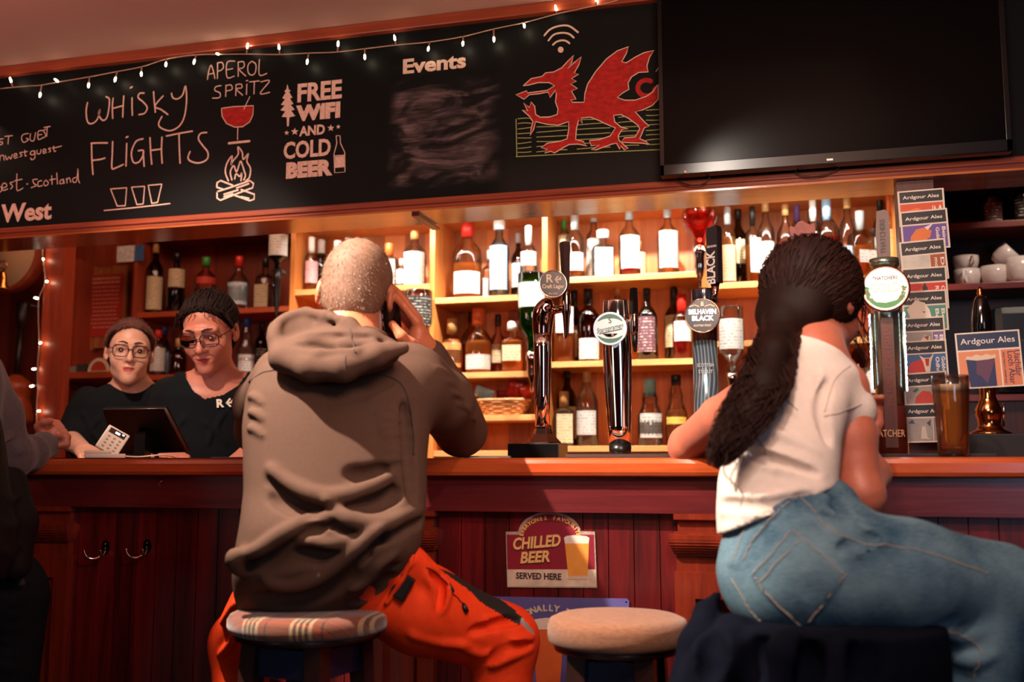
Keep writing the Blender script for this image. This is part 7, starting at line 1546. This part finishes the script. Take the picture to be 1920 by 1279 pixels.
def draped_jacket():
    t = thing('jacket', P(1500, 1279, -.5), 'dark navy jacket draped over the stool under the woman in white', 'jacket')
    x0, yy, zt_, R = ST3[1], -.50, ST3[2], ST3[3]
    S = Sculpt(np.arange(x0-.36, x0+.34, .0065), np.arange(yy-.27, yy+.24, .0065), np.arange(.38, zt_+.14, .0065))
    S.loft([(.42, x0-.03, yy, .21, .20), (.60, x0-.02, yy, .205, .195), (zt_-.03, x0-.01, yy, .195, .185), (zt_+.016, x0, yy, .182, .175)], 0, 0)
    S.chain([P(1300, 1300, -.56), P(1310, 1210, -.53), P(1325, 1150, -.46), P(1345, 1116, -.40)], [.045, .034, .022, .008], .02)
    S.chain([P(1320, 1300, -.62), P(1350, 1235, -.63), P(1375, 1190, -.58), P(1400, 1180, -.5)], [.05, .045, .03, .02], .025)
    S.chain([P(1460, 1300, -.69), P(1470, 1230, -.68), P(1490, 1195, -.62)], [.03, .028, .02], .025); S.chain([P(1560, 1300, -.70), P(1570, 1230, -.68)], [.025, .02], .025)
    for q in ((1335, 1230), (1428, 1250), (1520, 1260), (1620, 1250)):
        ridge(S, [(q[0], q[1]-45), (q[0]-4, q[1]), (q[0]-8, q[1]+40)], .016, -.006, .02, 'sub')
    x, y, z = S.X[:, None, None], S.Y[None, :, None], S.Z[None, None, :]                              # hollow where the stool stands
    S._mix((slice(None),)*3, np.maximum(np.sqrt((x-x0)**2+(y-yy)**2)-(R+.003), z-(zt_+.003)).astype(np.float32), .004, 'sub')
    o = S.mesh('jacket_cloth', mat('navy_cloth', '#0a0d18', .9, var=.2, vscale=40, spec=.05, bump=.1, bscale=200), t, 1)
draped_jacket()

# ------------------------------------------------------------------ bar staff
def hair_cap(hd_, parent, m, m2, front=.058, low=-.06, bun=None, n=420, thick=1.05, part_=0.0):
    S = box_axes([hd_.c], .16*hd_.s, h=.0045); k = hd_.s
    S.ell(hd_.w((0, -.018, .030)), np.array((.084, .102, .099))*k*thick/1.05, hd_.R.T, 0); S.ell(hd_.w((0, -.05, -.03)), np.array((.068, .055, .06))*k, hd_.R.T, .03)
    S.half(hd_.w((0, front, .065)), hd_.R[1]+hd_.R[2]*-.75, .01); S.half(hd_.w((0, .02, low)), hd_.R[2]*-1+hd_.R[1]*.3, .01)
    for q in (-1, 1): S.ell(hd_.w((q*.078, .045, -.03)), np.array((.03, .045, .055))*k, hd_.R.T, .01, 'sub')
    S.ell(hd_.w((0, .092, -.004)), np.array((.056, .046, .062))*k, hd_.R.T, .012, 'sub')
    if bun is not None: S.ell(hd_.w(bun), np.array((.04, .035, .035))*k, None, .02)
    h = S.mesh('hair', m, parent, 1); paths = []; bn = np.array(bun if bun is not None else (0, -.11, -.02))
    for i in range(n):
        a_ = RNG.uniform(-1.75, 1.75); s0 = np.array((math.sin(a_)*.085, .082-.045*abs(math.sin(a_))**2+RNG.uniform(-.03, .006), .03+math.cos(a_)*.062)); p = []; c0 = np.array((0, -.018, .03)); ra = np.array((.0845, .1025, .0995))*thick/1.05*(1+.015*RNG.random())
        for t_ in np.linspace(0, 1, 8):
            q = s0*(1-t_)+bn*t_; dv = (q-c0)/ra; q = c0+dv/np.linalg.norm(dv)*ra*(1+(.012+.02*(thick > 1.06))*math.sin((7+5*(thick > 1.06))*t_+i)) if t_ < .9 else q; p.append(hd_.w(q))
        paths.append(p)
    for i in range(34):                                     # wisps over the hairline and temples
        q_ = RNG.choice((-1, 1)); a0 = RNG.uniform(.1, 1.25); s0 = np.array((q_*math.sin(a0)*.082, .088-.05*math.sin(a0)**2, .03+math.cos(a0)*.062+.012)); l_ = RNG.uniform(.012, .03)+(.03 if a0 > 1 else 0); ph_ = RNG.uniform(0, 6)
        paths.append([hd_.w(s0*1.03+np.array((q_*.35*l_*t_+.003*math.sin(5*t_+ph_), .004*math.sin(3*t_)-.1*l_*t_, -l_*t_))) for t_ in np.linspace(0, 1, 6)])
    strands(paths, .0019, .0013, m2, 'hair_strands', h); return h
def build_staff(label, hc, fwd, sc, roll, neck, torso, yaw, arms, msk, hairm, gl, neckline, rim, lens, closed, brow, bun, lw=.025, lh=.019, front=.060):
    t = thing('person', tuple(P(torso[2][1]*.5+torso[2][2]*.5, 800, torso[2][3])*V(1, 1, 0)), label, 'person')
    HC = P(*hc); hd_ = Head(HC, fwd, sc, roll); nk = P(*neck)
    cx_ = [P((r[1]+r[2])/2, r[0], r[3]) for r in torso]; pts = [HC+V(0, 0, .12)]+cx_+[P(*q) for a in arms for q in a[0]]+[P(torso[2][1], torso[2][0], torso[2][3]), P(torso[2][2], torso[2][0], torso[2][3])]
    low = P(torso[2][1]*.5+torso[2][2]*.5, 800, torso[2][3]); low[2] = .06
    B_ = box_axes(pts+[low], .13, fz=1.05, h=.0036, hz=.02); hd_.add(B_, True, True, nk, closed, .047)
    sc_ = secs(torso, yaw); B_.loft([(z, a, b, c*.90, d*.88) for z, a, b, c, d in sc_], yaw, .05)
    B_.cone(nk, cx_[1], .047, .06, .04)
    hip = cx_[-1].copy(); u = V(math.cos(yaw), math.sin(yaw), 0)
    hip[2] = .95; B_.cone(cx_[-1], hip, .11, .12, .05)
    for q in (-1, 1): B_.chain([hip+u*q*.08, hip+u*q*.09+V(0, 0, -.45), V(*(hip+u*q*.09)[:2], .09), V(*(hip+u*q*.09-V(0, .1, 0))[:2], .045)], [.09, .06, .045, .04], .04)
    for a, rs, hk in arms:
        w3 = [P(*q) for q in a]; B_.chain(w3, rs, .025)
        e_ = w3[-1]; d = w3[-1]-w3[-2]; d /= np.linalg.norm(d); sd = np.cross(d, (0, 0, 1.0)); sd /= np.linalg.norm(sd)
        for i in range(4):
            o_ = e_+sd*(-.027+.018*i); B_.chain([e_+sd*(-.015+.010*i), o_+d*.055, o_+d*.085+V(0, 0, -.004), o_+d*(.108-.008*abs(i-1.3))+V(0, 0, -.014)], [.019, .0105, .0095, .008], .008)
        B_.chain([e_, e_-sd*.03+d*.025, e_-sd*.042+d*.05, e_-sd*.04+d*.07], [.018, .013, .011, .009], .008)
    body = B_.mesh('body', [msk, M_lip, mat('staff_black_trousers', '#0d0c0d', .8)], t, 1); hd_.lips(body, 1); paint(body, lambda c, n: c[:, 2] < .96, 2)
    S = box_axes(pts, .12, h=.0034); S.loft(sc_, yaw, 0); 
    for a, rs, hk in arms:
        w3 = [P(*q) for q in a]; e_ = w3[0]+(w3[1]-w3[0])*hk; S.chain([w3[0], e_], [rs[0]*1.22, rs[0]*1.2], .04)
    for i in range(6): x_ = torso[3][1]+(torso[3][2]-torso[3][1])*(i+.5)/6; ridge(S, [(x_, 775+8*(i % 3)), (x_+14*(-1)**i, 805), (x_+6, 835)], .008, -.003, .015)
    S.half(V(0, 0, 1.0), (0, 0, -1), .004)
    sh = S.mesh('t_shirt', mat('black_cotton', '#0f1214', .9, var=.15, vscale=40, spec=.12), t, 1)
    cut(sh, lambda c, n: (inpoly(proj(c), neckline) & ((c-CAM) @ FW < (HC-CAM) @ FW+.10)))
    hair_cap(hd_, t, hairm[0], hairm[1], front=front, bun=bun, thick=1.08 if closed else 1.05); hd_.eyes(t, (0, 1, -.1), closed); hd_.brows(t, brow)
    hd_.glasses(t, rim, lens, lw, lh)
    return t, sh, S, hd_
M_lens = glass('spectacle_lens', (.95, .95, .95), 1.1, .02)
hy = (mat('brown_hair', '#3a1f18', .6, var=.3, vscale=30, spec=.2), mat('brown_hair_light', '#5a352b', .6, spec=.2)); ho_ = (mat('black_brown_hair', '#140c0b', .7, var=.3, vscale=30, spec=.1), mat('dark_hair_grey', '#271a17', .7, spec=.1))
c_ = CAM-P(243, 655, .64)
build_staff('young woman behind the bar in black T-shirt and thin round glasses, looking this way', (243, 660, .73), (c_[0]+.12, c_[1], -.22), .95, .04, (250, 722, .79),
    [(722, 205, 292, .80, .06), (735, 170, 318, .81, .09), (760, 147, 330, .82, .115), (800, 140, 330, .825, .12), (850, 143, 328, .83, .12), (900, 145, 326, .83, .12)], math.radians(35),
    [([(165, 752, .79), (132, 825, .68), (160, 846, .48)], [.044, .036, .024], .88), ([(312, 752, .83), (330, 822, .80), (290, 846, .62)], [.044, .036, .024], .9)], M_sky, hy, None, [(196, 690), (292, 690), (282, 708), (268, 716), (248, 719), (226, 716), (208, 706)], mat('thin_dark_rim', '#2a1a16', .3, .6), M_lens, False, mat('brown_brow', '#3a241c', .7), (0, -.115, .0), lw=.026, lh=.021)
c_ = CAM-P(395, 620, .54)
o_, sh_, S_, h_ = build_staff('older woman behind the bar in thick dark glasses, looking down at the till tablet', (393, 622, .54), (c_[0]-1.15, c_[1], -1.25), 1.02, -.06, (408, 706, .62),
    [(700, 340, 490, .63, .06), (716, 312, 505, .64, .095), (745, 298, 515, .645, .12), (790, 292, 512, .65, .13), (850, 296, 508, .65, .13), (900, 298, 505, .65, .13)], math.radians(28),
    [([(318, 738, .62), (300, 822, .56), (318, 850, .44)], [.046, .038, .025], .86), ([(495, 735, .62), (502, 822, .54), (462, 852, .42)], [.046, .038, .025], .86)], M_sko, ho_, None, [(346, 676), (476, 664), (470, 690), (448, 722), (418, 741), (384, 748), (362, 733), (348, 708)], mat('thick_dark_rim', '#1d1416', .25), glass('reading_lens', (.9, .92, .98), 1.2, .015), True, mat('dark_brow', '#2c201d', .7), (.0, -.11, .05), lw=.027, lh=.019)
# emblem on the top
q = S_.hit(421, 756)
if q is not None:
    U, W, N = view_frame(q); k = pxm(421, 756, .5); rr_ = .10; U2 = U*math.cos(rr_)+W*math.sin(rr_); W2_ = np.cross(N, U2)
    tm = MB(); text_mb('R', 15*k/.7, q+N*.006-U2*(9*k)-W2_*(7*k), U2, W2_, .0012, bold=.0014, mb=tm); arrow(tm, q+N*.0072+U2*(9*k), 1.6*k, U2, W2_, N)
    tm.build('shirt_emblem', mat('cream_print', '#e8dcc4', .5), sh_)

# ------------------------------------------------------------------ the customer at the left edge
def build_left():
    t = thing('person', P(-40, 1279, -.25)*V(1, 1, 0), 'person standing at the left edge in a heathered grey top, fist on the bar', 'person')
    sh, el, wr = P(-45, 705, -.16), P(18, 858, -.12), P(82, 836, .07); HC = P(-95, 560, -.2)
    rows = [(660, -130, -10, -.25, .09), (720, -165, 0, -.27, .12), (800, -170, -8, -.28, .13), (900, -170, 5, -.29, .135), (1000, -165, 20, -.29, .14), (1080, -160, 26, -.29, .14)]
    yaw = math.radians(38); S = box_axes([sh, el, wr, P(-170, 1090, -.29), P(-60, 650, -.2)], .12, h=.0055); S.loft(secs(rows, yaw), yaw, 0)
    S.chain([sh, P(-8, 780, -.16), el], [.070, .062, .054], .04); S.chain([el, P(55, 850, -.02), wr], [.052, .046, .038], .03); S.cone(wr, wr+(wr-el)*.05, .040, .040, .006)
    for k in range(4): ridge(S, [(0+k*8, 830+k*8), (22+k*8, 815+k*9), (40+k*9, 806+k*8)], .008, -.002, .012)
    S.half(V(0, 0, 1.1285), (0, 0, -1), .004) if False else None
    hm = mat('heather_grey_knit', '#56525a', .9, var=.35, vscale=60, stretch=(1, 1, 9), sheen=.2); S.mesh('top', hm, t, 1)
    T = box_axes([P(-120, 1080, -.3), P(20, 1080, -.3)], .14, h=.008); T = Sculpt(T.X, T.Y, np.arange(.02, 1.0, .010)); u = V(math.cos(yaw), math.sin(yaw), 0); hp = P(-60, 1090, -.29)
    T.ell(hp+V(0, 0, -.02), (.17, .15, .13), None, 0)
    for q in (-1, 1): T.chain([hp+u*q*.08+V(0, 0, -.05), V(*(hp+u*q*.085)[:2], .48), V(*(hp+u*q*.085)[:2], .09)], [.10, .075, .06], .04)
    for k in range(6): ridge(T, [(0, 1120+k*25), (20, 1128+k*25), (40, 1122+k*25)], .010, -.003, .014)
    T.mesh('trousers', mat('dark_slate_cloth', '#171c22', .9, var=.2, vscale=50, spec=.1), t, 1)
    B_ = box_axes([HC+V(0, 0, .1), wr+V(.1, .1, 0), P(-120, 1080, -.3), V(*hp[:2], .05)], .12, fz=1.05, h=.0042, hz=.02)
    hd_ = Head(HC, V(.1, 1, -.1), 1.0); hd_.add(B_, True, True, P(-85, 665, -.23)); B_.chain([P(-85, 665, -.23), P(-85, 850, -.28), hp], [.07, .10, .11], .05)
    B_.chain([sh, el, wr], [.045, .038, .028], .03)
    k = P(103, 808, .11); d = V(.75, .6, .1); B_.chain([wr, P(92, 822, .09), k], [.028, .030, .026], .012)                     # closed fist
    for i in range(4):
        b_ = P(92+6*i, 792+8*i, .10-.004*i); f = [b_, b_+V(.014, .016, -.004), b_+V(.018, .012, -.026), b_+V(.002, -.002, -.030)]
        B_.chain([k, b_], [.022, .012], .008); B_.chain(f, [.0122, .0112, .0104, .009], .004)
    B_.chain([P(82, 815, .07), P(72, 800, .06), P(82, 792, .06), P(94, 790, .075)], [.014, .012, .011, .009], .008)
    for q in (-1, 1): B_.chain([hp+u*q*.08, V(*(hp+u*q*.085)[:2], .08), V(*(hp+u*q*.085+V(0, .14, 0))[:2], .045)], [.06, .04, .04], .04)
    bo = B_.mesh('body', [M_skl, mat('boot_black', '#14110f', .6)], t, 1); paint(bo, lambda c, n: c[:, 2] < .12, 1); hair_cap(hd_, t, ho_[0], ho_[1])
    # backpack
    bp = thing('backpack', P(-20, 1000, -.50), 'black backpack with a mesh side pocket on the customer at the left edge', 'backpack')
    G = box_axes([P(-130, 760, -.5), P(40, 1110, -.42)], .12, h=.006); G.loft(secs([(740, -150, -40, -.47, .06), (800, -160, -6, -.485, .09), (900, -160, 8, -.49, .10), (1000, -160, 20, -.49, .105), (1060, -160, 14, -.49, .10), (1090, -150, 0, -.49, .09)], yaw), yaw, 0)
    G.chain([P(20, 905, -.36), P(30, 980, -.36), P(28, 1060, -.37)], [.036, .045, .035], .03); G.chain([P(-10, 860, -.37), P(6, 900, -.37), P(10, 960, -.38)], .016, .012)
    for k2 in range(3): ridge(G, [(-5, 930+k2*50), (15, 940+k2*50), (35, 930+k2*48)], .008, -.002, .012)
    go = G.mesh('bag', mat('black_nylon', '#0f0e10', .7, spec=.2, var=.2, vscale=60, bump=.2, bscale=200), bp, 1)
    MB().tube(spline([P(-30, 720, -.33), P(-8, 790, -.38), P(4, 860, -.37), P(12, 930, -.365)], 5), .012, 8).build('shoulder_strap', mat('black_strap', '#121114', .7), bp)
    MB().tube([P(20, 1080, -.34), P(38, 1078, -.33), P(40, 1098, -.33)], .010, 6).build('hip_strap', mat('grey_strap', '#3c3a40', .7), bp)
    wbt = thing('water_bottle', P(26, 940, -.33), 'dark bottle in the side pocket of the black backpack', 'bottle'); q = P(26, 940, -.335); s = pxm(26, 940, -.33)
    MB().lathe((q[0], q[1], P(26, 990, -.335)[2]), [(.028, 0), (.028, .10), (.018, .115)], 20).build('bottle_body', mat('grey_bottle', '#3d383a', .3), wbt)
    MB().lathe((q[0], q[1], P(26, 922, -.335)[2]), [(.015, 0), (.0165, .004), (.0165, .022), (.013, .026)], 20).build('cap', M_plk, wbt)
build_left()
